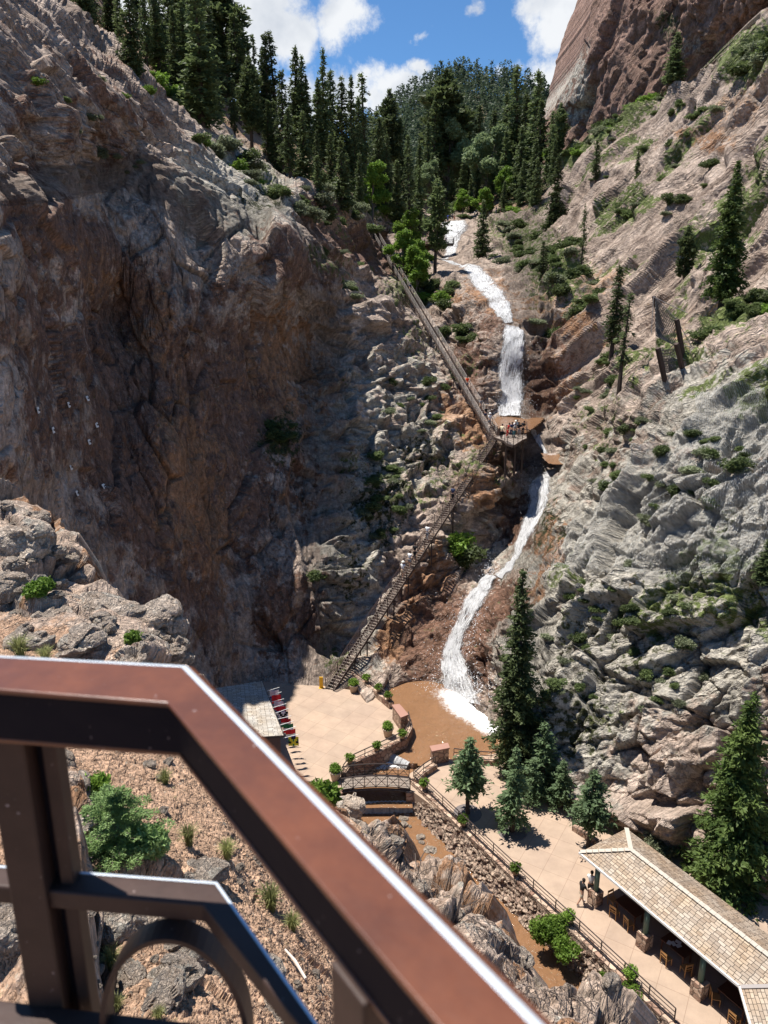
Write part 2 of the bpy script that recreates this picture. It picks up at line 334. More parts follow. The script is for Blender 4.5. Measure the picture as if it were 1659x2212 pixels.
BOT = [(-230,1560),(480,1560),(560,1500),(690,1486),(770,1482),(800,1530),(900,1640),(1060,1690),(1120,1705),(1220,1790),(1350,1840),(1500,1920),(1659,2010),(1880,2160)]
NV = int(1560/STEP)
tt = pl(ux, TOP); bb = pl(ux, BOT)
vv = np.linspace(0, 1, NV)[:, None]
DY = tt[None]*(1-vv)+bb[None]*vv; DX = np.repeat(ux[None], NV, 0)
# coarse evaluation then bilinear
cu = np.arange(X0-20, X1+21, 12.0); cv = np.arange(-160, 2200, 12.0)
CG = iz(*np.meshgrid(cu, cv))
IZ = np.maximum(bil(CG, (DX-cu[0])/12, (DY-cv[0])/12), 1/420.)
BASE = at(DX, DY, 1/IZ)
# smooth normals
def normals(P):
    du = np.gradient(P, axis=1); dv = np.gradient(P, axis=0); n = np.cross(du, dv)
    n /= np.linalg.norm(n, axis=-1, keepdims=True)+1e-9
    return n
NRM = normals(BASE)
s_ = np.sign((NRM*(np.array([0, 0, CAMZ])-BASE)).sum(-1)); NRM = NRM*s_[..., None]
P = BASE.reshape(-1, 3); dxf = DX.ravel(); dyf = DY.ravel(); Zf = (1/IZ).ravel()
wob = np.stack([fbm(P, 8, 2, 5), fbm(P, 8, 2, 9), fbm(P, 8, 2, 13)], -1)*.75
PW = P+wob*1.1
# regions
fallpath = [(975,478),(950,560),(1000,580),(1060,640),(1100,690),(1105,890),(1150,930),(1185,985),(1160,1080),(1080,1240),(1010,1320),(960,1420),(965,1500)]
fd = polydist(dxf, dyf, fallpath)
stpath = [(800,500),(1066,938),(712,1490)]
sd = polydist(dxf, dyf, stpath)
rX = ss(dxf, 1080, 1200)                       # right side
upR = ss(dyf, 950, 820)*rX                      # upper right slope (long strata)
loR = (1-ss(dyf, 950, 820))*rX
left = (1-rX)*ss(dxf, 760, 640)
mid = (1-rX)*(1-left)
topL = left*ss(dyf-np.interp(dxf, [0, 270, 480, 600, 750], [430, 390, 490, 470, 640]), 20, -60)
disp = np.zeros(len(P)); dispC = np.zeros(len(P)); crack = np.zeros(len(P))
tR = at(1520, 430, 104)-at(1300, 640, 112); tU = at(560, 520, 74)-at(250, 290, 63); tL = at(400, 1100, 63)-at(340, 700, 62)
tM = at(900, 960, 88)-at(740, 930, 75)
RQ = np.zeros(P.shape); RW = np.zeros(len(P))
def layer(msk, t, k, scales, seed, n=None, kn=1.0):
    ids = np.where(msk > .003)[0]
    if not len(ids): return
    q = PW[ids]; d = np.zeros(len(ids)); dc = np.zeros(len(ids)); ck = np.zeros(len(ids))
    Q = aniso(q, t, k, n, kn); RQ[ids] += aniso(P[ids], t, k*1.2)*msk[ids][:, None]; RW[ids] += msk[ids]
    for j, (sc_, amp, cw) in enumerate(scales):
        if isinstance(sc_, str): continue
        h, e, c = facet(Q, sc_, seed+j*7)
        if amp > 1: dc += h*amp
        else: d += h*amp
        if cw:
            px = Zf[ids]/1609.0*2.6
            wd = np.maximum(.05, 1.5*px/sc_)
            cr_ = np.clip(1-e/wd, 0, 1); opn = ss(vnoise(q/(sc_*1.6)+sc_, seed+j), -.35, .5); cr_ = cr_*opn; ck = np.maximum(ck, cr_*cw*.7); d -= cr_*min(.95, .30*sc_)*cw
    disp[ids] += d*msk[ids]; dispC[ids] += dc*msk[ids]; crack[ids] = np.maximum(crack[ids], ck*msk[ids])
far = 1
layer(upR, tR, 4.5, [(9, 2.3, .4), (3.6, 1.6, .9), (1.6, .75, .8), (.8, .25, 0)], 11)
layer(loR, at(1500, 1100, 55)-at(1300, 1250, 60), 1.5, [(7.5, 2.0, .4), (2.9, 1.0, 1.0), (1.15, .50, .9), (.5, .15, 0)], 31)
layer(np.clip(left-topL, 0, 1), tL, 2.6, [(10, 1.5, .3), (3.5, .55, .8), (1.3, .22, .6), (.6, .09, 0)], 51)
layer(topL, tU, 3.2, [(10, 1.2, .3), (3.0, .75, .6), (1.1, .40, .5), (.55, .18, 0)], 71)
layer(mid, tM, 2.6, [(8, 1.6, .3), (2.6, 1.0, 1.0), (1.1, .55, 1.0), (.5, .17, 0)], 91)
disp += fbm(P, 16, 4, 41)*1.6*(1-.6*mid)+fbm(P, 2.0, 3, 43)*.22
# calmer rock by the water and under the stairs, flat base by the plaza
calm = 1-.72*np.exp(-(fd/55)**2)
calm *= 1-.55*np.exp(-(sd/26)**2)
calm *= .25+.75*ss(P[:, 2], -.5, 2.5)
pooly = np.exp(-(((dxf-1120)/60)**2+((dyf-905)/14)**2))
calm *= 1-.8*pooly
forest_m = ss(dyf-np.interp(dxf, [130, 330, 440, 520, 620, 700, 800, 930], [-20, 160, 235, 300, 360, 400, 440, 450]), 12, -12)*(1-ss(dxf, 1120, 1220))
calm *= 1-.75*forest_m
def blur(a, n):
    a = a.copy()
    for _ in range(n):
        b_ = np.pad(a, 1, mode='edge'); b_ = (b_[:-2]+2*b_[1:-1]+b_[2:])/4; a = (b_[:, :-2]+2*b_[:, 1:-1]+b_[:, 2:])/4
    return a
disp = (blur(disp.reshape(DX.shape), 1).ravel()+blur(dispC.reshape(DX.shape), 3).ravel())*calm
RQ /= np.maximum(RW, .01)[:, None]
V = BASE+(NRM.reshape(-1, 3)*disp[:, None]).reshape(BASE.shape)
# the shaded recess left of the stair overhangs a little: a lip of rock along the rim
SURF = V.copy()
# masks (kind of rock at a place, plus painted shade on the left wall)
nA = fbm(P, 7, 4, 201); nB = fbm(P, 3, 4, 207)
red = gblob(dxf, dyf, [(170,230,260,150,.5,30),(330,1000,170,420,.9,-15),(120,520,170,90,.8,25),(480,900,160,330,.85,0),(200,750,260,260,.7,0),(620,560,140,60,.7,20),(760,520,140,50,.95,35),(90,900,130,160,.55,0),(640,1300,110,120,.5,0),  # upper-left blob: dimness of grazing light put into the colour; rest is brown rock
    (700,470,80,40,.8,35),(1190,330,40,30,.6,0),(940,1350,110,120,.75,0),(1000,720,120,60,.4,40),(1110,1000,70,50,.6,0),(60,360,60,40,.5,0)])
orange = gblob(dxf, dyf, [(430,1080,90,260,.8,-10),(610,800,110,150,.7,0),(330,700,60,130,.6,0),(180,600,120,60,.5,20),(930,1230,80,60,.7,-55),(860,1370,70,45,.85,-55),(1010,920,90,40,.85,55),(1050,1060,70,60,.6,0),
    (1180,1220,40,110,.75,15),(1200,680,90,50,.5,0),(1180,820,60,80,.5,0),(1060,640,80,50,.55,40),(640,1090,60,30,.6,0),(1230,700,60,40,.6,0),(1520,300,80,30,.55,0),(980,640,60,30,.5,30)])
wet_shade = gblob(dxf, dyf, [(600,1330,50,150,.55,0),(640,1050,60,110,.5,0),(430,1250,50,160,.45,0),(560,880,40,90,.45,0),(940,1380,75,130,.9,25),(1050,1380,55,150,1.0,15),(1100,1290,60,60,.7,0),(1130,1130,60,70,.75,0),(1010,800,60,80,.65,0),(1165,830,45,90,.7,0),(1190,740,60,50,.5,0),(1080,980,60,30,.6,0),(1060,700,50,40,.6,0),(930,520,30,40,.6,0)])  # left-wall blobs: stains that also deepen the recess shade; others wet rock
moss = gblob(dxf, dyf, [(1330,1400,170,170,.36,0),(1250,1560,80,120,.5,0),(1500,1240,120,80,.25,0),(820,1080,90,110,.5,0),(600,960,60,60,.6,0),(560,430,60,40,.45,0),(760,1230,50,90,.4,0),(1180,1150,50,80,.4,0),(900,990,60,60,.45,0)])
gray = gblob(dxf, dyf, [(1450,1250,420,330,1.0,0),(1230,1500,160,260,.9,0),(820,950,200,180,.6,0),(760,1250,110,240,.7,0),(200,300,280,260,.30,25),(520,420,200,120,.7,30),(1580,900,200,120,.9,0),(860,820,160,100,.5,0)])
soil = gblob(dxf, dyf, [(700,200,30,30,0,0),(1290,610,70,50,.6,0),(980,900,40,30,.6,0),(1470,730,40,60,.7,0),(1600,230,120,50,.4,-30),(650,330,200,60,.8,30),(480,230,80,40,.7,30),(740,480,50,20,.7,0),(1200,640,60,40,.5,0)])
soil = np.maximum(soil, forest_m*.8)
grass = gblob(dxf, dyf, [(1600,700,110,50,.9,-20),(1640,110,110,60,.9,-30),(1330,275,130,22,.95,-32),(1250,330,80,18,.8,-30),(1200,600,90,80,.7,0),(900,600,50,90,.8,50),(1130,520,90,60,.6,0),(1480,790,90,30,.6,0),(700,560,80,30,.5,35),
    (900,740,50,60,.4,0),(960,1020,50,60,.4,0),(1300,900,80,60,.35,0),(850,430,120,50,.8,0),(650,330,120,40,.45,30),(1060,500,60,30,.6,0),(560,380,90,20,.5,35),(1150,650,40,40,.6,0)])
conc = (dyf > 0)*0.0
grass = np.maximum(grass, .62*ss(fbm(P, 7, 3, 611), .02, .4)*(rX+.8*mid)*ss(NRM.reshape(-1, 3)[:, 2], .3, .6))
grass = grass*(1-.95*np.exp(-(fd/75)**2))
allm = dict(red=red+.25*nA*(red > .1), orange=orange+.3*nB*(orange > .1), wet_shade=wet_shade, moss=moss+.2*nB, gray=gray, soil=soil, grass=grass, crack=crack, rq=RQ)
# rows beyond the ridge: the ground goes on behind it
ext = [V]
last = V[:1]
back = []
for k in range(1, 9):
    q = last.copy(); q[..., 1] += k*k*2.2+2; q[..., 2] += -.25*k*k
    back.append(q)
EXTN = len(back)
low = []
for k in range(1, 5):
    q = V[-1:].copy(); q[..., 2] = np.minimum(q[..., 2]-k*1.0, -.3-k*1.0); low.append(q)
VV = np.concatenate(back[::-1]+[V]+low, 0)
def padr(a): a = a if a.shape[:2] == DX.shape else a.reshape(DX.shape+a.shape[1:]); return np.concatenate([np.repeat(a[:1], EXTN, 0), a, np.repeat(a[-1:], 4, 0)], 0)
rockA = rock_material('gorge_rock', (.27, .20, .155), (.52, .415, .34))
gorge = gridmesh('rock_gorge', VV, {k: padr(v) for k, v in allm.items()}, rockA)
gorge['kind'] = 'structure'
def pick(dx, dy):
    d = Vector(at(dx, dy, 1.0))-Vector((0, 0, CAMZ)); d.normalize()
    ok, loc, nn, _ = gorge.ray_cast(Vector((0, 0, CAMZ)), d)
    return Vector(loc) if ok else Vector(surf(dx, dy))
gorge['label'] = 'rocky gorge walls and slopes of pink and grey granite'
def surf(dx, dy):
    """point on the displaced gorge surface near photo coordinate dx,dy"""
    u = (dx-X0)/STEP*1.0*(nu-1)/((X1-X0)/STEP); t0, b0 = np.interp(dx, ux, tt), np.interp(dx, ux, bb)
    v = (dy-t0)/(b0-t0)*(NV-1)
    return bil(SURF, np.array([u]), np.array([v]))[0]
def surfn(dx, dy):
    u = (dx-X0)/(X1-X0)*(nu-1); t0, b0 = np.interp(dx, ux, tt), np.interp(dx, ux, bb)
    v = (dy-t0)/(b0-t0)*(NV-1)
    i, j = int(np.clip(u, 0, nu-1)), int(np.clip(v, 0, NV-1)); return NRM[j, i]

# ================================================================ red cliff, upper right
def cliff_patch(name, ctl, poly_top, poly_bot, x0, x1, step, layers, masks, material, back_dir=(0.3, 1, 0), ext_left=0, seed=0, rough=1.0):
    f = tps(ctl, 1e-5); n_u = int((x1-x0)/step)+1; xs = np.linspace(x0, x1, n_u)
    t_, b_ = pl(xs, poly_top), pl(xs, poly_bot); n_v = max(20, int((b_-t_).max()/step)); v_ = np.linspace(0, 1, n_v)[:, None]
    dy = t_[None]*(1-v_)+b_[None]*v_; dx = np.repeat(xs[None], n_v, 0)
    return f, dx, dy
def smooth_patch(ctl, dx, dy, lam=1e-5, mn=1/500.):
    f = tps(ctl, lam); return at(dx, dy, 1/np.maximum(f(dx, dy), mn))
def face_cam(N_, P_):
    s = np.sign((N_*(np.array([0, 0, CAMZ])-P_)).sum(-1)); return N_*s[..., None]
def rock_disp(P, t, k, scales, seed, Z, fb=(12, 1.2)):
    w_ = np.stack([fbm(P, 5, 3, seed+5), fbm(P, 5, 3, seed+9), fbm(P, 5, 3, seed+13)], -1)*1.1*min(1, scales[0][0]/6)
    Q = aniso(P+w_, t, k); d = fbm(P, fb[0], 4, seed)*fb[1]; ck = np.zeros(len(P))
    for j, (sc_, amp, cw) in enumerate(scales):
        h, e, c = facet(Q, sc_, seed+j*7); d += h*amp
        if cw:
            wd = np.maximum(.05, .8*(Z/1609*2.6)/sc_); c_ = np.clip(1-e/wd, 0, 1); ck = np.maximum(ck, c_*cw*.6); d -= c_*min(.9, .28*sc_)*cw
    return d, ck
# ---------------- red cliff
ys = np.arange(-170, 372, 2.8); LS = [(-170,1345),(-60,1305),(-20,1292),(20,1280),(90,1260),(130,1250),(160,1238),(200,1214),(240,1197),(300,1192),(372,1200)]
lx = np.interp(ys, [a for a, b in LS], [b for a, b in LS])
lx = lx+3*np.array(fbm(np.stack([ys/20, ys*0, ys*0], -1), 1, 4, 3))
nuu = 250; uu = np.linspace(0, 1, nuu)[None]**1.1
dxr = lx[:, None]*(1-uu)+1900*uu; dyr = np.repeat(ys[:, None], nuu, 1)
ctlr = [zz(1290,0,184), zz(1195,250,194), zz(1205,340,192), zz(1345,-170,186), zz(1240,150,188), zz(1300,250,176), zz(1300,120,177), zz(1350,0,170), zz(1400,200,162), zz(1400,90,163), zz(1450,190,157), zz(1450,0,155),
        zz(1500,150,148), zz(1500,60,144), zz(1500,-100,146), zz(1600,80,134), zz(1600,20,130), zz(1600,-100,127), zz(1659,40,127), zz(1659,-60,122), zz(1700,200,140), zz(1400,372,166), zz(1900,0,112), zz(1900,-170,108), zz(1900,372,125), zz(1600,300,140)]
Pr = smooth_patch(ctlr, dxr, dyr); Nr = face_cam(normals(Pr), Pr); pf = Pr.reshape(-1, 3)
tC = at(1380, 60, 166)-at(1310, 230, 176)
dr, ckr = rock_disp(pf, tC, 2.6, [(14, 2.6, .3), (5, 1.3, .7), (2.0, .6, .5), (1.0, .25, 0)], 301, 160, (25, 3.0))
dr = blur(dr.reshape(dxr.shape), 1).ravel()
edge = np.repeat(np.clip(uu/.05, 0.25, 1), len(ys), 0).ravel()
Vr = Pr+(Nr.reshape(-1, 3)*(dr*edge)[:, None]).reshape(Pr.shape)
CLIFF = Vr
lb = []
for k in range(1, 8):
    q = Vr[:, :1].copy(); q[..., 1] += k*k*.9; q[..., 0] += k*.5-.05*k*k; lb.append(q)
Vr2 = np.concatenate(lb[::-1]+[Vr], 1)
def padc(a): a = a if a.shape[:2] == dxr.shape else a.reshape(dxr.shape+a.shape[1:]); return np.concatenate([np.repeat(a[:, :1], 7, 1), a], 1)
red_rock = rock_material('red_rock', (.19, .11, .085), (.35, .225, .175), .8)
rc = gridmesh('red_cliff', Vr2, dict(rq=padc(aniso(pf, tC, 3)), crack=padc(ckr), red=padc(.5+.4*fbm(pf, 14, 3, 8)), gray=padc(gblob(dxr, dyr, [(1240, 190, 40, 120, .8, 20), (1450, 120, 120, 40, .5, -30)])), moss=padc(gblob(dxr, dyr, [(1440,55,30,40,.6,0)]))), red_rock)
tag(rc, 'towering red rock cliff against the sky above the right slope', kind='structure')
# ---------------- far wooded mountain
xs = np.arange(760, 1330, 7.0); ysm = np.linspace(0, 1, 60)[:, None]
crest = pl(xs, [(760,330),(830,285),(870,255),(905,225),(960,205),(1000,197),(1050,205),(1110,212),(1200,250),(1330,260)])
dym = crest[None]*(1-ysm)+470*ysm; dxm = np.repeat(xs[None], 60, 0)
Zm = 430-150*ysm+0*dxm+10*np.sin(dxm/37)
Pm = at(dxm, dym, Zm); MTN = Pm.copy(); MTNXY = (xs, crest)
bk = []
for k in range(1, 6):
    q = Pm[:1].copy(); q[..., 1] += k*25; q[..., 2] -= k*k*5; bk.append(q)
forest_floor = mat('forest_floor', (.10, .085, .05), .95, vary=.4, scale=.2)
mt = gridmesh('mountain', np.concatenate(bk[::-1]+[Pm], 0), {}, forest_floor, True)
tag(mt, 'distant wooded mountain behind the top of the falls', kind='structure')
# ---------------- ground sheet
me = bpy.data.meshes.new('ground'); S_ = 1500
me.from_pydata([(-S_, -S_, -4), (S_, -S_, -4), (S_, S_, -4), (-S_, S_, -4)], [], [(0, 1, 2, 3)])
gr = bpy.data.objects.new('ground', me); col.objects.link(gr); me.materials.append(mat('ground_soil', (.25, .17, .12), .95, vary=.3, scale=.3)); gr['kind'] = 'structure'

# ================================================================ near hillside under the balcony
hc = [zz(-200,900,27), zz(0,1005,24), zz(130,1095,23), zz(250,1285,20), zz(395,1395,18.5), zz(0,1200,19), zz(130,1230,19), zz(200,1350,16.5), zz(0,1430,13.5), zz(300,1440,14.5), zz(450,1460,18.5), zz(520,1560,18.5),
 zz(640,1680,19.5), zz(700,1690,20.5), zz(760,1740,21), zz(860,1795,22), zz(880,1860,21), zz(960,1885,20.5), zz(1040,1930,20), zz(1110,2010,18), zz(1180,2080,17), zz(1290,2150,16), zz(1420,2330,14),
 zz(300,1650,11.5), zz(150,1650,10.5), zz(550,1700,14), zz(300,1900,8.2), zz(100,1900,7.8), zz(600,2000,9.5), zz(800,1900,16), zz(950,2000,15), zz(1000,2150,12.5), zz(700,2200,8), zz(400,2200,6.2),
 zz(0,2200,5.8), zz(0,1700,9.4), zz(0,1950,7.4), zz(0,2450,4.6), zz(500,2450,5), zz(1000,2450,8.5), zz(1400,2450,12.5), zz(-200,1300,17), zz(-200,1800,8.5), zz(-200,2450,4.6), zz(700,1830,15)]
hx = np.arange(-160, 1440, 2.3)
HTOP = [(-160,920),(0,1008),(60,1048),(130,1098),(190,1190),(250,1285),(300,1335),(350,1362),(395,1400),(430,1450),(520,1560),(600,1650),(640,1680),(700,1688),(760,1735),(800,1775),(845,1792),(856,1815),(864,1868),(900,1866),(950,1880),(1035,1918),(1065,1955),(1105,2010),(1180,2082),(1280,2150),(1350,2238),(1440,2362)]
ht = pl(hx, HTOP)+4*fbm(np.stack([hx/25, hx*0, hx*0], -1), 1, 4, 77)
hv = np.linspace(0, 1, 600)[:, None]
hdy = ht[None]*(1-hv)+2440*hv; hdx = np.repeat(hx[None], 600, 0)
HB = smooth_patch(hc, hdx, hdy, 1e-5); HN = face_cam(normals(HB), HB)
p = HB.reshape(-1, 3); hZ = proj(p)[2]
dxh, dyh = hdx.ravel(), hdy.ravel()
rocky = np.maximum.reduce([1-ss(dyh-np.interp(dxh, [-200, 0, 200, 420], [1380, 1330, 1420, 1500]), -40, 30), ss(dxh-np.interp(dyh, [1680, 1800, 2000, 2200, 2400], [690, 760, 950, 1130, 1250]), -60, 40),
    gblob(dxh, dyh, [(130,1850,70,210,1.0,0),(120,2090,130,140,1,0),(420,1930,60,40,.7,0),(280,1930,150,50,1,0)])])
d1, c1 = rock_disp(p, (1, .5, -.3), 1.7, [(2.8, .62, .8), (1.0, .28, .9), (.38, .085, .6), (.16, .03, 0)], 401, 12, (4, .4))
h2, e2, _ = facet(p+.03*np.stack([fbm(p, .2, 2, 1)]*3, -1), .06, 431); h3, e3, _ = facet(p, .17, 433); h4, e4, c4 = facet(p, .6, 435)
fineamp = np.clip(13/hZ, .3, 1)
d2 = (.018*h2-.016*np.clip(1-e2/.25, 0, 1))+.02*h3*(h3 > .1)+.05*h4*(c4 > .6)+fbm(p, 1.2, 4, 44)*.12
dh = d1*rocky+d2*(1-rocky)
d1 = blur(d1.reshape(hdx.shape), 1).ravel(); dh = d1*rocky+d2*(1-rocky)
ffade = ss(hv, 0, .02)*1.0
HV = HB+(HN.reshape(-1, 3)*dh[:, None]).reshape(HB.shape)
HSURF = HV
sk = []
outd = np.stack([np.interp(hx, [-200, 300, 700, 1100, 1440], [.5, .6, .4, .8, .9]), np.interp(hx, [-200, 300, 700, 1100, 1440], [.8, .7, .9, .5, .4])], -1)
for k in range(1, 28):
    q = HV[:1].copy(); f_ = k/27
    q[..., :2] += outd*(f_**.75)*7*(1+.15*np.array(vnoise(np.stack([hx/30, hx*0+k*.7, hx*0], -1), 6)))[None, :, None]
    q[..., 2] = q[..., 2]*(1-f_)+(-4.2)*f_; sk.append(q)
HALL = np.concatenate(sk[::-1]+[HV], 0)
def padh(a): a = a if a.shape[:2] == hdx.shape else a.reshape(hdx.shape+a.shape[1:]); return np.concatenate([np.repeat(a[:1], 27, 0), a], 0)
hill_mat = rock_material('hillside', (.36, .26, .195), (.52, .405, .32), 2.2, coarse=1.5)
hill = gridmesh('near_hillside', HALL, dict(rq=padh(p), crack=padh(c1*rocky), soil=padh((1-rocky)*.95+.2*fbm(p, 1.5, 3, 7)), gray=padh(rocky*(.22+.6*fbm(p, 1.3, 4, 9))), orange=padh(rocky*.5*(fbm(p, 2, 3, 19) > .15)), moss=padh(rocky*0)), hill_mat)
tag(hill, 'gravelly hillside with lichened rock ledges below the balcony', kind='structure')
def hsurf(dx, dy):
    u = (dx-hx[0])/(hx[-1]-hx[0])*(len(hx)-1); t0 = np.interp(dx, hx, ht); v = (dy-t0)/(2440-t0)*599
    return bil(HSURF, np.array([u]), np.array([v]))[0]
# ================================================================ mesh helper
class MB:
    def __init__(s): s.v = []; s.f = []; s.n = 0
    def add(s, v, f):
        s.f += [tuple(i+s.n for i in q) for q in f]; s.v += [tuple(p) for p in v]; s.n += len(v)
    def box(s, c, size, rz=0.0, ax=None):
        c = Vector(c); sx, sy, sz = [k/2 for k in size]
        if ax is None: X, Y, Z = Vector((cos(rz), sin(rz), 0)), Vector((-sin(rz), cos(rz), 0)), Vector((0, 0, 1))
        else: X, Y, Z = ax
        v = [c+X*a*sx+Y*b*sy+Z*d*sz for d in (-1, 1) for b in (-1, 1) for a in (-1, 1)]
        s.add(v, [(0, 2, 3, 1), (4, 5, 7, 6), (0, 1, 5, 4), (2, 6, 7, 3), (0, 4, 6, 2), (1, 3, 7, 5)])
    def bar(s, a, b, wdt, hgt=None, up=(0, 0, 1)):
        a, b = Vector(a), Vector(b); d = b-a; L_ = d.length
        if L_ < 1e-6: return
        Z = d/L_; U = Vector(up)
        if abs(Z.dot(U)) > .98: U = Vector((1, 0, 0))
        X = Z.cross(U).normalized(); Y = X.cross(Z).normalized()
        s.box((a+b)/2, (wdt, hgt or wdt, L_), ax=(X, Y, Z))
    def tube(s, pts, r, n=6, cap=True):
        pts = [Vector(p) for p in pts]; m = len(pts); rs = r if hasattr(r, '__len__') else [r]*m
        vs = []; U = Vector((0, 0, 1))
        for i, p in enumerate(pts):
            d = (pts[min(i+1, m-1)]-pts[max(i-1, 0)]).normalized()
            u = U if abs(d.dot(U)) < .95 else Vector((1, 0, 0))
            X = d.cross(u).normalized(); Y = X.cross(d).normalized()
            for k in range(n):
                a = 2*pi*k/n; vs.append(p+(X*cos(a)+Y*sin(a))*rs[i])
        fs = [(i*n+k, i*n+(k+1) % n, (i+1)*n+(k+1) % n, (i+1)*n+k) for i in range(m-1) for k in range(n)]
        if cap: fs += [tuple(range(n))[::-1], tuple((m-1)*n+k for k in range(n))]
        s.add(vs, fs)
    def lathe(s, c, prof, n=16):
        c = Vector(c); vs = []
        for (r, z) in prof:
            for k in range(n): a = 2*pi*k/n; vs.append(c+Vector((r*cos(a), r*sin(a), z)))
        m = len(prof)
        s.add(vs, [(i*n+k, i*n+(k+1) % n, (i+1)*n+(k+1) % n, (i+1)*n+k) for i in range(m-1) for k in range(n)]+[tuple(range(n))[::-1], tuple((m-1)*n+k for k in range(n))])
    def prism(s, poly, z0, z1):
        n = len(poly); vs = [(p[0], p[1], z0) for p in poly]+[(p[0], p[1], z1) for p in poly]
        s.add(vs, [tuple(range(n))[::-1], tuple(range(n, 2*n))]+[(k, (k+1) % n, n+(k+1) % n, n+k) for k in range(n)])
    def mesh(s, name):
        me = bpy.data.meshes.new(name); me.from_pydata([tuple(v) for v in s.v], [], s.f); me.update(); return me
    def build(s, name, material, parent=None, smooth=False, bevel=0):
        me = s.mesh(name); me.materials.append(material)
        if smooth: me.polygons.foreach_set('use_smooth', [True]*len(me.polygons))
        o = bpy.data.objects.new(name, me); col.objects.link(o)
        if parent: o.parent = parent
        if bevel:
            b = o.modifiers.new('bevel', 'BEVEL'); b.width = bevel; b.segments = 2; b.limit_method = 'ANGLE'
        return o
def empty(name, loc, rz=0, sc=1.0):
    o = bpy.data.objects.new(name, None); col.objects.link(o); o.location = loc; o.rotation_euler = (0, 0, rz); o.scale = (sc,)*3 if not hasattr(sc, '__len__') else sc
    o.empty_display_size = .2
    return o
def trimesh(name, V, F, material):
    V = np.asarray(V, np.float32); F = np.asarray(F, np.int32); k = F.shape[1]
    me = bpy.data.meshes.new(name); me.vertices.add(len(V)); me.vertices.foreach_set('co', V.ravel())
    me.loops.add(F.size); me.loops.foreach_set('vertex_index', F.ravel()); me.polygons.add(len(F)); me.polygons.foreach_set('loop_start', np.arange(0, F.size, k, dtype=np.int32))
    me.update(calc_edges=True); me.materials.append(material); return me
def copy_tree(root, loc, rz=0, sc=1.0, label=None, group=None):
    r = root.copy(); col.objects.link(r); r.location = loc; r.rotation_euler = (0, 0, rz); r.scale = (sc,)*3 if not hasattr(sc, '__len__') else sc
    if label: r['label'] = label
    if group: r['group'] = group
    for ch in list(root.children):
        c = ch.copy(); col.objects.link(c); c.parent = r
        for g2 in ch.children:
            d = g2.copy(); col.objects.link(d); d.parent = c
    return r
# ================================================================ foliage materials
def leaf_mat(name, c1, c2, sc=.35, transl=.42, orand=.34):
    m = bpy.data.materials.new(name); m.use_nodes = True; t = m.node_tree; t.nodes.remove(t.nodes['Principled BSDF']); o = t.nodes['Material Output']
    tcn = N(t, 'ShaderNodeTexCoord'); n1 = N(t, 'ShaderNodeTexNoise', Scale=sc, Detail=6.0, Roughness=.75); L(t, tcn.outputs['Object'], n1.inputs['Vector'])
    cr = N(t, 'ShaderNodeValToRGB'); L(t, n1.outputs[0], cr.inputs[0]); cr.color_ramp.elements[0].position = .35; cr.color_ramp.elements[1].position = .65
    cr.color_ramp.elements[0].color = (*c1, 1); cr.color_ramp.elements[1].color = (*c2, 1)
    oi = N(t, 'ShaderNodeObjectInfo'); hs = N(t, 'ShaderNodeHueSaturation'); m1 = N(t, 'ShaderNodeMapRange'); L(t, oi.outputs['Random'], m1.inputs[0])
    m1.inputs[3].default_value = 1-orand; m1.inputs[4].default_value = 1+orand; L(t, m1.outputs[0], hs.inputs['Value']); L(t, cr.outputs[0], hs.inputs['Color'])
    df = N(t, 'ShaderNodeBsdfPrincipled', Roughness=.6); df.inputs['Specular IOR Level'].default_value = .25; L(t, hs.outputs[0], df.inputs['Base Color'])
    tr = N(t, 'ShaderNodeBsdfTranslucent'); L(t, hs.outputs[0], tr.inputs[0]); ms = N(t, 'ShaderNodeMixShader', Fac=transl)
    L(t, df.outputs[0], ms.inputs[1]); L(t, tr.outputs[0], ms.inputs[2]); L(t, ms.outputs[0], o.inputs[0]); return m
M_dark = leaf_mat('conifer_needles', (.06, .085, .034), (.145, .185, .07))
M_blue = leaf_mat('spruce_needles', (.075, .12, .055), (.16, .225, .11))
M_lite = leaf_mat('fir_needles', (.05, .085, .022), (.12, .165, .045))
M_far = leaf_mat('far_needles', (.042, .062, .036), (.075, .10, .055), .1)
M_shrub = leaf_mat('shrub_leaves', (.06, .09, .028), (.15, .19, .07), 1.2)
M_bright = leaf_mat('bright_leaves', (.09, .16, .02), (.20, .31, .05), 1.0, .4)
M_willow = leaf_mat('silver_leaves', (.12, .17, .07), (.27, .33, .17), .8, .4)
M_sage = leaf_mat('sage_leaves', (.12, .14, .075), (.21, .235, .14), 1.2)
M_bark = mat('bark', (.07, .05, .038), .95, vary=.4, scale=6, bump=.6, bscale=14)
M_barkg = mat('grey_bark', (.16, .13, .11), .95, vary=.4, scale=6, bump=.5, bscale=14)
R = np.random.RandomState
def clumps(C, Sz, rs, flat=.5, tri=2, out=None):
    """leafy triangles around centres"""
    n = len(C); Vs = []; 
    for k in range(tri):
        a = rs.normal(size=(n, 3)); a[:, 2] *= flat; a /= np.linalg.norm(a, axis=1)[:, None]
        if out is not None: a = a*.6+out; a /= np.linalg.norm(a, axis=1)[:, None]
        b = np.cross(a, rs.normal(size=(n, 3))); b /= np.linalg.norm(b, axis=1)[:, None]
        s = (Sz*rs.uniform(.6, 1.3, n))[:, None]; off = rs.normal(size=(n, 3))*Sz[:, None]*.5
        c = C+off
        Vs.append(np.stack([c-b*s*.42-a*s*.5, c+b*s*.42-a*s*.2, c+a*s*.9], 1))
    V = np.concatenate(Vs, 0).reshape(-1, 3); F = np.arange(len(V)).reshape(-1, 3); return V, F
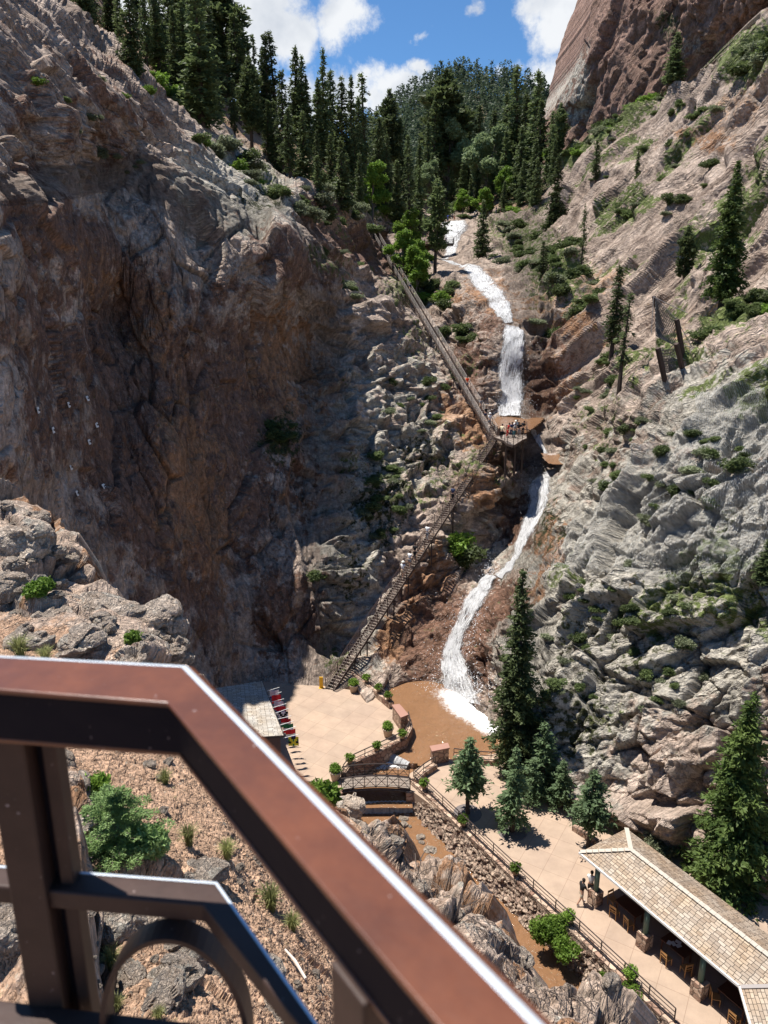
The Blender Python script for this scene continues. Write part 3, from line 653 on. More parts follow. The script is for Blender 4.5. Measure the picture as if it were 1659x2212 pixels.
def conifer(seed, H=10.0, Rb=1.6, z0=.12, style='spruce', dens=1.0, mt=None, size=.3, bark=None):
    """tree of height H: empty > trunk, crown"""
    rs = R(seed); C = []; S = []; O = []; tb = MB()
    lean = rs.uniform(-.02, .02, 2)
    def tx(z): return np.array([lean[0]*z+.04*sin(z*.7+seed), lean[1]*z+.04*cos(z*.5+seed), z])
    tb.tube([tx(H*k/9) for k in range(10)], [max(.02, (.022*H)*(1-k/9.6)) for k in range(10)], 7)
    nl = int(H*3.2*dens**.5); 
    for i in range(nl):
        t = z0+(1-z0)*(i+rs.uniform(-.3, .3))/nl
        if t > .995: continue
        t = max(t, z0); z = t*H; u = (t-z0)/(1-z0)
        if style == 'spruce': Lb = Rb*(1-u)**.8*(.75+.25*min(1, u*8))
        elif style == 'fir': Lb = Rb*(1-u**1.3)*(.45+.55*min(1, u*4))+.12
        elif style == 'pine': Lb = Rb*(.35+.65*sin(pi*min(1, u*.9+.12)))*(1-u**4)
        else: Lb = Rb*(1-u)**.6*(rs.uniform(.3, 1))
        nb = rs.randint(4, 7) if style != 'pine' else rs.randint(2, 5)
        for b in range(nb):
            if style == 'sparse' and rs.rand() < .35: continue
            az = rs.uniform(0, 2*pi); l = Lb*rs.uniform(.55, 1.18)
            if l < .1: l = .1
            up = {'spruce': .22, 'fir': .12, 'pine': .35, 'sparse': -.05}[style]*rs.uniform(.2, 1.5)+.5*u*u; droop = {'spruce': .42, 'fir': .35, 'pine': .1, 'sparse': .35}[style]
            ns = max(2, int(l*5.5*dens))
            d = np.array([cos(az), sin(az), 0]); side = np.array([-sin(az), cos(az), 0]); base = tx(z)
            tb_end = base+d*l*.8+np.array([0, 0, l*(up-.64*droop)])
            if rs.rand() < (.9 if style in ('pine', 'sparse') else .35): tb.tube([base, base+d*l*.45+np.array([0, 0, l*(up*.45-.2*droop)]), tb_end], [.018+.009*l, .012+.005*l, .008], 3, False)
            q0 = .45 if style == 'pine' else .12
            for j in range(ns):
                q = q0+(1-q0)*(j+rs.rand())/ns; wdt = l*.34*(1-q*.75)
                m_ = 2 if style != 'pine' else 3
                for _ in range(m_):
                    sd_ = rs.uniform(-1, 1)
                    p = base+d*l*q+side*wdt*sd_+np.array([0, 0, l*(up*q-droop*q*q)-abs(sd_)*wdt*.15])
                    if style == 'pine': p = p+rs.normal(size=3)*.12*l**.5
                    C.append(p); S.append(size*(1.1-.45*q)*(.6+.4*min(1, Lb))); O.append(d*.7+side*sd_*.6+np.array([0, 0, .25 if style == 'pine' else -.15]))
    for k in range(6): C.append(tx(H*(1-.012*k))+rs.normal(size=3)*.02*k); S.append(size*.6); O.append(np.array([0, 0, 1.0]))
    V, F = clumps(np.array(C), np.array(S), rs, .6, 2, np.array(O))
    root = empty('conifer', (0, 0, -500)); t_ = tb.build('trunk', bark or M_bark, root)
    o = bpy.data.objects.new('crown', trimesh('crown', V, F, mt or M_dark)); col.objects.link(o); o.parent = root
    root['category'] = 'tree'; root['H'] = H
    return root
def blobs_leaves(seed, centers, n, size, mt, name='foliage', flat=.8):
    rs = R(seed); C = []; S = []
    tot = sum(r[0]*r[1]*r[2] if hasattr(r, '__len__') else r**3 for _, r in centers)
    for c, r in centers:
        r = np.array(r if hasattr(r, '__len__') else (r,)*3, float); k = max(8, int(n*(r.prod()**.7)/sum((np.prod(q if hasattr(q, '__len__') else (q,)*3))**.7 for _, q in centers)))
        u = rs.normal(size=(k, 3)); u /= np.linalg.norm(u, axis=1)[:, None]; u *= (rs.uniform(.35, 1.08, k)**.6)[:, None]
        C.append(np.array(c)+u*r); S.append(np.full(k, size))
    C = np.concatenate(C); V, F = clumps(C, np.concatenate(S), rs, flat, 2); return trimesh(name, V, F, mt)
def shrub(seed, mt, r=1.0, h=1.0, n=700, size=.16):
    rs = R(seed); cs = []
    for k in range(7):
        a = rs.uniform(0, 2*pi); d = rs.uniform(.1, .75)*r; rr = rs.uniform(.3, .55)*r; cs.append(((d*cos(a), d*sin(a), h*rs.uniform(.25, .8)), (rr, rr, rr*.9*h/r)))
    root = empty('shrub', (0, 0, -500)); o = bpy.data.objects.new('foliage', blobs_leaves(seed, cs, n, size, mt)); col.objects.link(o); o.parent = root
    b = MB()
    for c, _ in cs: b.tube([(0, 0, -.15), (c[0]*.5, c[1]*.5, c[2]*.6), c], [.03, .02, .01], 4, False)
    b.build('stems', M_barkg, root); root['category'] = 'shrub'; return root
def broadleaf(seed, mt, H=14, W=5, n=6000, size=.35, bark=None):
    rs = R(seed); root = empty('broadleaf_tree', (0, 0, -500)); b = MB(); cs = []
    b.tube([(0, 0, -.3), (.1, 0, H*.2), (0, .1, H*.45), (.1, 0, H*.8)], [H*.025, H*.02, H*.015, H*.004], 8)
    for k in range(16):
        a = rs.uniform(0, 2*pi); z = H*rs.uniform(.35, .98); rad = W/2*rs.uniform(.25, .95)*(1.15-abs(z/H-.62)*1.6); p = (rad*cos(a), rad*sin(a), z)
        b.tube([(0, 0, z*.45), (p[0]*.5, p[1]*.5, z*.75), p], [H*.010, H*.006, H*.002], 5, False); rr = rs.uniform(.10, .19)*W*1.1; cs.append((p, (rr, rr, rr*.8)))
    b.build('trunk', bark or M_barkg, root); o = bpy.data.objects.new('crown', blobs_leaves(seed, cs, n, size, mt)); col.objects.link(o); o.parent = root
    root['category'] = 'tree'; return root
P_spr = [conifer(s, 10, 1.55, .08, 'spruce', 1.0, M_dark, .34) for s in (1, 2, 3)]
P_fir = [conifer(s, 10, 1.15, .18, 'fir', .9, M_dark, .32) for s in (4, 5)]
P_pin = [conifer(s, 10, 1.5, .28, 'pine', 1.3, M_dark, .40) for s in (6, 7)]
P_spa = [conifer(s, 10, 1.25, .3, 'sparse', .7, M_dark, .30) for s in (8, 9)]
P_lit = [conifer(s, 10, 1.9, .05, 'spruce', 1.3, M_lite, .36) for s in (10, 11)]
P_blu = [conifer(s, 10, 2.0, .10, 'spruce', .75, M_blue, .34) for s in (12, 13)]
P_opn = conifer(17, 10, 2.3, .3, 'fir', .75, M_blue, .40)
P_big = conifer(14, 14, 1.7, .05, 'spruce', 2.3, M_dark, .22)
P_bigl = conifer(15, 12, 2.4, .03, 'spruce', 2.2, M_lite, .26)
P_bigf = conifer(16, 14, 2.1, .2, 'spruce', 1.7, M_lite, .30)
protos = P_spr+P_fir+P_pin+P_spa+P_lit+P_blu+[P_opn, P_big, P_bigl, P_bigf]
used = set()
def plant(proto, loc, H=None, rz=None, label=None, group=None, wide=1.0, name=None):
    """first use moves the prototype itself, later ones copy it with its parts"""
    sc = 1.0 if H is None else H/proto.get('H', 1.0)
    scl = (sc*wide, sc*wide, sc); rz = rz if rz is not None else random.uniform(0, 6.28)
    if proto.name not in used:
        used.add(proto.name); proto.location = loc; proto.scale = scl; proto.rotation_euler = (0, 0, rz)
        if label: proto['label'] = label
        if group: proto['group'] = group
        return proto
    return copy_tree(proto, loc, rz, scl, label, group)
random.seed(5)
def height_for(P0, topdy):
    """height of a tree standing at P0 whose tip shows at topdy"""
    P0 = Vector(P0); lo, hi = .1, 60
    for _ in range(30):
        m = (lo+hi)/2; d = proj((P0.x, P0.y, P0.z+m))[1]
        if d > topdy: lo = m
        else: hi = m
    return lo
def T(proto, dx, dy, top, label, group=None, wide=1.0, on=None, sink=.3, surfit=True):
    P0 = Vector(surf(dx, dy)) if on is None else Vector(on)
    P0.z -= sink; H = min(height_for(P0, top), 42)
    return plant(proto, P0, H, None, label, group, wide)
# --- single trees one can name
T(P_bigf, 1562, 722, 345, 'tall ragged fir on the grassy ledge behind the rockfall fence', None, 1.0)
T(P_spa[0], 1363, 865, 630, 'thin dark fir with a bare lower trunk left of the rockfall fence', None, 1.15)
T(P_fir[0], 1308, 757, 572, 'narrow fir just left and uphill of the bare-trunked fir', None, 1.25)
T(P_spa[1], 1252, 605, 440, 'slender sparse tree on the slope above the middle fall', None, .8)
T(P_pin[0], 1448, 610, 488, 'small crooked pine on bare pink slabs of the right slope', None, 1.0)
T(P_spr[0], 1466, 188, 68, 'dark bushy fir standing at the foot of the red cliff', None, 1.9)
T(P_fir[1], 1372, 380, 318, 'small dark fir on the slabs below the red cliff', None, 1.1)
T(P_fir[0], 1278, 395, 300, 'dark fir near the lower left edge of the red cliff', None, 1.3)
T(P_spr[1], 1182, 500, 335, 'dark fir on the rocky knoll right of the top fall', None, 1.25)
T(P_spr[2], 1040, 560, 432, 'bushy fir growing on the rock right of the topmost footbridge', None, 1.3)
T(P_fir[1], 1170, 612, 520, 'small fir in the shrubs right of the sliding fall', None, 1.5)
T(P_spr[0], 1640, 1250, 1165, 'small green fir on the far right rim of the grey wall', None, 1.8)
T(P_pin[1], 940, 590, 385, 'pine with two bare trunks between the stair head and the top bridge', None, 1.0)
T(P_spa[0], 886, 560, 330, 'thin conifer beside the stair head platform', None, 1.1)
T(P_fir[0], 905, 545, 360, 'conifer with a slim bare trunk behind the stair head railing', None, 1.1)
# --- left ridge and middle wood: base photo point and top
ridge = [(170,45,-120,0),(205,55,-90,1),(240,70,-60,2),(285,165,-60,0),(262,95,-40,4),(320,150,-30,3),(350,180,-20,4),(385,190,15,1),(408,205,-10,2),(440,265,-35,0),(462,255,10,3),(490,225,-70,5),(515,270,25,4),(545,330,120,5),
 (528,255,60,1),(561,285,72,6),(578,300,72,3),(600,310,66,6),(612,385,150,4),(640,300,98,1),(655,320,120,0),(665,330,160,2),(700,350,105,0),(690,345,170,1),(720,350,150,3),(742,380,165,0),(763,385,163,2),(786,390,155,6),(775,380,210,1),
 (812,390,240,4),(843,395,193,5),(830,390,260,2),(745,440,330,2),(690,450,335,4),(655,395,240,2),(600,370,215,1),(628,395,230,3),(575,345,215,4),(500,300,170,4),(470,260,130,1),(860,400,260,0),(880,400,290,3),(905,405,300,1),(795,450,300,1),(830,465,290,4),(860,480,345,2),
 (760,470,330,3),(905,430,310,2),(880,440,320,0),(925,425,260,1),(730,460,300,1),(710,420,290,2),(680,400,280,0),(820,430,250,3),(770,430,280,0),(340,110,-80,2),(370,130,-60,0),(420,160,-100,5),(395,150,-60,1),(300,80,-110,3),(230,20,-140,1),(455,190,-40,2),(480,210,-20,0),(540,260,100,2),(575,280,110,0)]
kinds = [P_spr[0], P_spr[1], P_spr[2], P_fir[0], P_fir[1], P_pin[0], P_spa[0], P_pin[1]]
for i, (x, y, top, k) in enumerate(ridge):
    lab = 'dark conifer in the dense row along the left ridge' if x < 600 else 'dark conifer in the wood between the left ridge and the top fall'
    T(kinds[k], x, y, top, lab, 'conifers of the wood on the left ridge' if x < 600 else 'conifers of the middle wood', random.uniform(1.05, 1.5) if x < 500 else random.uniform(.85, 1.45), sink=1.0)
back = [(961,425,150,5,1.5),(940,420,215,1,1.3),(985,420,230,2,1.2),(1010,418,250,0,1.3),(1030,415,225,3,1.2),(1060,415,235,1,1.2),(1085,412,200,2,1.1),(1109,410,143,0,1.25),(1130,405,200,1,1.2),(1149,400,152,2,1.2),(1165,395,215,3,1.3),(1185,385,240,0,1.2),
 (1206,365,223,5,1.0),(1090,430,280,1,1.2),(1120,430,270,2,1.2),(1150,430,300,0,1.3),(1060,440,330,4,1.2),(1000,445,340,2,1.2),(975,440,360,1,1.2),(1030,450,360,3,1.2),(1195,400,300,1,1.2),(1160,450,340,2,1.2),(930,435,330,0,1.2),(1088,455,390,4,1.3),(1015,455,385,1,1.2),(950,450,400,2,1.3),(1125,440,345,0,1.2)]
for (x, y, top, k, wd) in back:
    T(kinds[k], x, y, top, 'dark conifer in the stand behind the top of the falls', 'conifers behind the top of the falls', wd, sink=1.0)
# --- broadleaf trees and bright bushes of the wood
cw = broadleaf(21, M_willow, 16, 10, 9000, .5); cw2 = broadleaf(22, M_bright, 8, 5, 4000, .35)
P0 = Vector(surf(968, 430)); H_ = height_for(P0, 258); cw.location = P0; cw.scale = (H_/16*.95,)*3; tag(cw, 'pale silvery cottonwood rising above the top fall')
c_ = copy_tree(cw, Vector(surf(925, 445)), 2, H_/16*.5, 'smaller silvery tree left of the tall cottonwood')
P0 = Vector(surf(1050, 440)); c_ = copy_tree(cw, P0, 1.2, height_for(P0, 250)/16*.85, 'silvery topped tree right of the tall cottonwood')
cw2.location = Vector(surf(802, 478)); cw2.scale = (1.35,)*3; tag(cw2, 'bright green leafy tree above the stair head')
for (x, y, s_, lab) in [(1040,462,1.0,'light green leafy tree right of the top fall lip'),(1000,462,.8,'low bright bushy tree behind the people at the fall top'),(880,560,1.1,'bright green tree right of the upper stair near its head'),
   (1088,440,1.1,'bright green tree on the knoll right of the falls'),(895,640,1.0,'bright leafy tree beside the upper stair, halfway'),(870,600,1.0,'leafy green tree between two stair supports near the top'),(900,600,.8,'leafy tree shading the gully left of the top bridge'),
   (970,1225,.0,'')]:
    if s_: copy_tree(cw2, Vector(surf(x, y)), x*.7, s_, lab)
# --- shrubs on ledges
sh = [shrub(31, M_shrub), shrub(32, M_shrub, 1.0, 1.3), shrub(33, M_bright), shrub(34, M_sage, 1.1, .8), shrub(35, M_shrub, 1.3, .8, 900, .18)]
def S(k, dx, dy, s, label, group=None, P=None):
    s = (s*random.uniform(.8, 1.35), s*random.uniform(.8, 1.35), s*random.uniform(.55, .95)) if P is None else (s,)*3
    P = Vector(surf(dx, dy)) if P is None else Vector(P)
    o = sh[k]
    if o.name not in used:
        used.add(o.name); o.location = P; o.scale = s; o['label'] = label
        if group: o['group'] = group
        return o
    return copy_tree(o, P, random.uniform(0, 6), s, label, group)
areas = [  # photo polygon-ish ellipse, count, kind list, size range, label, group
 ((1230,620,80,110,20), 34, (0,1,4,3), (1.0,2.2), 'green shrub in the brushy gully right of the sliding fall', 'shrubs right of the sliding fall'),
 ((1120,540,70,60,0), 18, (0,1,4,3), (1.0,2.2), 'shrub on the knoll right of the top footbridge', 'shrubs right of the top bridge'),
 ((1310,285,140,14,-32), 22, (3,4,0,2), (1.4,2.8), 'pale green shrub in the strip under the red cliff', 'shrubs under the red cliff'),
 ((1640,110,70,34,-30), 20, (4,0,3), (1.4,2.6), 'green shrub in the thicket top right by the red cliff', 'shrubs of the top right thicket'),
 ((1610,705,90,24,-25), 22, (0,4,3,2), (.8,1.5), 'green shrub on the grassy ledge below the tall fir', 'shrubs on the ledge below the tall fir'),
 ((915,590,50,90,-35), 24, (2,0,1,2), (1.0,2.2), 'bright green shrub in the gully right of the upper stair', 'shrubs right of the upper stair'),
 ((960,700,30,80,-40), 10, (0,1), (.9,1.7), 'dark shrub on the rock between the stair and the falls', 'shrubs between stair and falls'),
 ((560,390,170,14,33), 22, (3,0,2,3), (.8,1.8), 'pale shrub along the crest of the left ridge', 'shrubs on the left ridge crest'),
 ((720,460,90,30,35), 18, (3,0,1), (.9,2.0), 'shrub at the edge of the wood above the left wall', 'shrubs at the wood edge'),
 ((350,200,60,40,30), 12, (2,3,2), (1.0,2.2), 'light green bush between the ridge and the tall conifers', 'bushes under the ridge conifers'),
 ((760,600,90,50,35), 14, (3,0,3), (.6,1.2), 'pale shrub on sunlit rock left of the upper stair', 'shrubs left of the upper stair'),
 ((830,1080,60,90,0), 24, (0,1,3), (.5,1.2), 'green shrub in the cleft of the sunlit buttress', 'shrubs in the buttress cleft'),
 ((610,950,40,30,0), 8, (1,0), (.6,1.0), 'dark green shrub on the shaded ledge left of the buttress', 'shrubs on the shaded ledge'),
 ((900,880,70,70,45), 12, (0,3), (.5,1.1), 'small shrub beside the stair supports above the middle platform', 'shrubs above the middle platform'),
 ((1420,330,170,130,-35), 44, (0,3,4), (.6,1.7), 'shrub rooted in a crack of the upper right slabs', 'shrubs on the upper right slabs'),
 ((1320,800,110,90,-35), 34, (0,3,1), (.5,1.2), 'small shrub on the slope right of the middle fall', 'shrubs right of the middle fall'),
 ((1420,1010,190,120,0), 40, (0,3,1), (.4,1.0), 'small shrub among the netted grey boulders', 'shrubs among the netted boulders'),
 ((1330,1400,180,190,0), 48, (0,3,1), (.3,.8), 'tuft of shrub on a ledge of the grey wall', 'shrubs on the grey wall'),
 ((850,470,60,20,30), 10, (2,0), (1.2,2.2), 'green bush by the stair head platform', 'bushes at the stair head'),
 ((1040,455,90,14,0), 12, (2,0,4), (1.3,2.3), 'bush behind the people at the top of the falls', 'bushes at the top of the falls'),
 ((200,260,150,130,35), 14, (3,2,3), (.35,.8), 'small pale shrub in a seam of the upper left wall', 'shrubs on the upper left wall'),
]
rs_ = R(99); tiny = []
for ((x, y, rx, ry, ang), n, ks, (s0, s1), lab, grp) in areas:
    for i in range(n):
        a = rs_.uniform(0, 2*pi); r_ = rs_.rand()**.5; u = r_*cos(a)*rx; v = r_*sin(a)*ry; c, s2 = cos(radians(ang)), sin(radians(ang))
        k_ = ks[rs_.randint(len(ks))]; s_z = rs_.uniform(s0, s1); X_, Y_ = x+u*c-v*s2, y+u*s2+v*c
        if s_z < (s0+s1)/2-.05 and i > 3 and s1 < 1.8: tiny.append((k_, X_, Y_, s_z))
        else: S(k_, X_, Y_, s_z, lab, grp)
# the many smaller ones that nobody could count: low scrub, one object
for kk, mm, nm in ((0, M_shrub, 'green'), (3, M_sage, 'sage')):
    Vs = []; fo = [c for c in sh[kk].children if c.name.startswith('foliage')][0].data; base = np.zeros(len(fo.vertices)*3, np.float32); fo.vertices.foreach_get('co', base); base = base.reshape(-1, 3)
    for (k_, X_, Y_, s_z) in tiny:
        if (k_ == 3) != (kk == 3): continue
        a = rs_.uniform(0, 6.28); M3 = np.array([[cos(a), -sin(a), 0], [sin(a), cos(a), 0], [0, 0, 1]]); Vs.append(base@M3.T*np.array([s_z*1.2, s_z*1.0, s_z*.7])+np.array(surf(X_, Y_)))
    Vs = np.concatenate(Vs); o = bpy.data.objects.new('scrub', trimesh('scrub', Vs, np.arange(len(Vs)).reshape(-1, 3), mm)); col.objects.link(o); tag(o, 'low %s scrub scattered in the cracks of the rock walls' % nm, kind='stuff')
S(2, 985, 1195, 2.3, 'round bright bush beside the lower stair above the cascade'); S(0, 1000, 1215, 1.9, 'dark bush under the round bright one by the lower stair')
S(0, 595, 963, 1.2, 'largest dark bush on the shaded ledge'); S(1, 690, 1255, 1.0, 'lone bush on the shadow edge low on the buttress')
# --- far forest on the mountain: one mass
rs = R(7); xs_, cr_ = MTNXY; Vf = []; Ff = []; nb = 0
for i in range(1500):
    u = rs.rand()*(len(xs_)-1.01); v = rs.rand()**1.15*55 if i > 110 else rs.rand()*1.0
    j = int(v); k = int(u); p = MTN[min(j, 59), k]*(1-(u-k))+MTN[min(j, 59), k+1]*(u-k); h = rs.uniform(9, 19); r0 = h*rs.uniform(.15, .24); m_ = 70
    tz = rs.rand(m_)**.8; ang = rs.uniform(0, 2*pi, m_); rad = r0*(1-tz)**.8*rs.uniform(.5, 1.1, m_)+.1
    c = p+np.stack([rad*np.cos(ang), rad*np.sin(ang), h*(.08+.92*tz)], -1)
    Vc, Fc = clumps(c, np.full(m_, 1.1), rs, .5, 1); Vf.append(Vc); Ff.append(Fc+nb); nb += len(Vc)
ff = bpy.data.objects.new('far_forest', trimesh('far_forest', np.concatenate(Vf), np.concatenate(Ff), M_far)); col.objects.link(ff)
tag(ff, 'distant conifer forest covering the mountain behind the falls', kind='stuff')
# ================================================================ materials for built things
M_rail = mat('brown_rail_paint', (.075, .045, .035), .5, vary=.2, spec=.5)
M_railf = mat('dark_steel', (.045, .032, .028), .6, vary=.2, spec=.4)
M_step = mat('weathered_step', (.22, .18, .15), .7, vary=.2)
M_steel = mat('grey_steel', (.30, .27, .25), .45, metal=.3, spec=.5)
M_post = mat('rusty_post', (.06, .04, .032), .8, vary=.3)
M_cap = mat('red_capstone', (.31, .17, .13), .7, vary=.12, scale=3, bump=.2)
M_pot = mat('planter_clay', (.36, .28, .21), .8, vary=.12, bump=.2)
M_wood = mat('chair_wood', (.42, .22, .08), .5, vary=.2, scale=8)
M_dkwood = mat('table_wood', (.11, .045, .025), .5, vary=.2)
M_green = mat('green_column', (.10, .17, .14), .5, vary=.1)
M_white = mat('white_metal', (.75, .75, .72), .4, vary=.05)
M_grate = mat('tree_grate', (.14, .12, .115), .6, vary=.3)
M_yel = mat('yellow_plastic', (.75, .42, .02), .5)
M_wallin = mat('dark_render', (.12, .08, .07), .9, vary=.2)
def slab_mat():
    m = mat('plaza_concrete', (.355, .26, .20), .85, vary=.10, scale=.35, bump=.15, bscale=30, color2=(.42, .32, .235)); t = m.node_tree; b = t.nodes['Principled BSDF']
    src = b.inputs['Base Color'].links[0].from_socket; tcn = N(t, 'ShaderNodeTexCoord'); mp = N(t, 'ShaderNodeMapping'); mp.inputs['Rotation'].default_value[2] = radians(31.0); mp.inputs['Location'].default_value = (.4, .9, 0); L(t, tcn.outputs['Object'], mp.inputs[0])
    br = N(t, 'ShaderNodeTexBrick', _offset=0.0, Scale=1.0); br.inputs['Mortar Size'].default_value = .016; br.inputs['Brick Width'].default_value = 1.55; br.inputs['Row Height'].default_value = 1.55
    br.inputs['Mortar Smooth'].default_value = .2; br.inputs['Color1'].default_value = (.93, .93, .93, 1); br.inputs['Color2'].default_value = (1.04, 1.02, 1.0, 1); br.inputs['Mortar'].default_value = (.70, .66, .64, 1)
    L(t, mp.outputs[0], br.inputs[0]); mx = N(t, 'ShaderNodeMix', _data_type='RGBA', _blend_type='MULTIPLY'); mx.inputs[0].default_value = 1; L(t, src, mx.inputs[6]); L(t, br.outputs[0], mx.inputs[7])
    ns = N(t, 'ShaderNodeTexNoise', Scale=.9, Detail=8.0, Roughness=.7); L(t, tcn.outputs['Object'], ns.inputs['Vector']); rm = N(t, 'ShaderNodeMapRange'); L(t, ns.outputs[0], rm.inputs[0]); rm.inputs[1].default_value = .3; rm.inputs[2].default_value = .7; rm.inputs[3].default_value = .84; rm.inputs[4].default_value = 1.08
    m2 = N(t, 'ShaderNodeMix', _data_type='RGBA', _blend_type='MULTIPLY'); m2.inputs[0].default_value = 1; L(t, mx.outputs[2], m2.inputs[6]); L(t, rm.outputs[0], m2.inputs[7]); L(t, m2.outputs[2], b.inputs['Base Color']); return m
def stone_mat(name, c1, c2, sc=2.6):
    m = bpy.data.materials.new(name); m.use_nodes = True; t = m.node_tree; b = t.nodes['Principled BSDF']; b.inputs['Roughness'].default_value = .9
    tcn = N(t, 'ShaderNodeTexCoord'); v = N(t, 'ShaderNodeTexVoronoi', Scale=sc); e = N(t, 'ShaderNodeTexVoronoi', Scale=sc, _feature='DISTANCE_TO_EDGE')
    nn = N(t, 'ShaderNodeTexNoise', Scale=sc*1.5, Detail=4.0); L(t, tcn.outputs['Object'], nn.inputs['Vector']); wv = N(t, 'ShaderNodeVectorMath', _operation='MULTIPLY_ADD'); wv.inputs[1].default_value = (.25, .25, .25)
    L(t, nn.outputs['Color'], wv.inputs[0]); L(t, tcn.outputs['Object'], wv.inputs[2]); L(t, wv.outputs[0], v.inputs['Vector']); L(t, wv.outputs[0], e.inputs['Vector'])
    s3 = N(t, 'ShaderNodeSeparateColor'); L(t, v.outputs['Color'], s3.inputs[0]); mx = N(t, 'ShaderNodeMix', _data_type='RGBA'); L(t, s3.outputs[0], mx.inputs[0]); mx.inputs[6].default_value = (*c1, 1); mx.inputs[7].default_value = (*c2, 1)
    mr = N(t, 'ShaderNodeMapRange'); L(t, e.outputs[0], mr.inputs[0]); mr.inputs[2].default_value = .09; mr.inputs[3].default_value = .45
    mm = N(t, 'ShaderNodeMix', _data_type='RGBA', _blend_type='MULTIPLY'); mm.inputs[0].default_value = 1; L(t, mx.outputs[2], mm.inputs[6]); L(t, mr.outputs[0], mm.inputs[7]); L(t, mm.outputs[2], b.inputs['Base Color'])
    bp = N(t, 'ShaderNodeBump', Strength=1.0, Distance=.12); a = N(t, 'ShaderNodeMath', _operation='MULTIPLY_ADD'); L(t, nn.outputs[0], a.inputs[0]); a.inputs[1].default_value = .5; L(t, mr.outputs[0], a.inputs[2]); L(t, a.outputs[0], bp.inputs['Height']); L(t, bp.outputs[0], b.inputs['Normal']); return m
def shingle_mat(name, c1, c2, mortar, w_=.30, h_=.17, rot=0.0):
    m = bpy.data.materials.new(name); m.use_nodes = True; t = m.node_tree; b = t.nodes['Principled BSDF']; b.inputs['Roughness'].default_value = .9
    uv = N(t, 'ShaderNodeUVMap'); nd = N(t, 'ShaderNodeTexNoise', Scale=3.0); L(t, uv.outputs[0], nd.inputs['Vector']); wv = N(t, 'ShaderNodeVectorMath', _operation='MULTIPLY_ADD'); wv.inputs[1].default_value = (.09, .05, 0); L(t, nd.outputs['Color'], wv.inputs[0]); L(t, uv.outputs[0], wv.inputs[2])
    br = N(t, 'ShaderNodeTexBrick', _offset=.43, _offset_frequency=1, _squash=1.35, _squash_frequency=3, Scale=1.0); br.inputs['Brick Width'].default_value = w_; br.inputs['Row Height'].default_value = h_; br.inputs['Mortar Size'].default_value = .012; br.inputs['Mortar Smooth'].default_value = .1; br.inputs['Bias'].default_value = -.1
    br.inputs['Color1'].default_value = (*c1, 1); br.inputs['Color2'].default_value = (*c2, 1); br.inputs['Mortar'].default_value = (*mortar, 1); L(t, wv.outputs[0], br.inputs[0])
    ns = N(t, 'ShaderNodeTexNoise', Scale=.8, Detail=6.0); L(t, uv.outputs[0], ns.inputs['Vector']); cr = N(t, 'ShaderNodeValToRGB'); L(t, ns.outputs[0], cr.inputs[0]); cr.color_ramp.elements[0].position = .35; cr.color_ramp.elements[0].color = (1.0, .90, .78, 1); cr.color_ramp.elements[1].position = .6; cr.color_ramp.elements[1].color = (1, 1, 1, 1)
    mm = N(t, 'ShaderNodeMix', _data_type='RGBA', _blend_type='MULTIPLY'); mm.inputs[0].default_value = 1; L(t, br.outputs[0], mm.inputs[6]); L(t, cr.outputs[0], mm.inputs[7]); L(t, mm.outputs[2], b.inputs['Base Color'])
    bp = N(t, 'ShaderNodeBump', Strength=.8, Distance=.03); iv = N(t, 'ShaderNodeMath', _operation='SUBTRACT'); iv.inputs[0].default_value = 1; L(t, br.outputs['Fac'], iv.inputs[1]); L(t, iv.outputs[0], bp.inputs['Height']); L(t, bp.outputs[0], b.inputs['Normal']); return m
M_slab = slab_mat()
M_stone = stone_mat('red_rubble_stone', (.23, .13, .09), (.52, .38, .28))
M_stoned = stone_mat('dry_laid_stone', (.20, .13, .095), (.42, .32, .24), 3.6)
M_shing = shingle_mat('cedar_shingles', (.27, .215, .165), (.43, .37, .30), (.05, .04, .03))
M_shing2 = shingle_mat('pale_shingles', (.34, .31, .27), (.54, .51, .46), (.09, .08, .07), .34, .14)
M_shing3 = shingle_mat('brown_shingles', (.22, .165, .12), (.38, .31, .24), (.05, .04, .03), .30, .14)
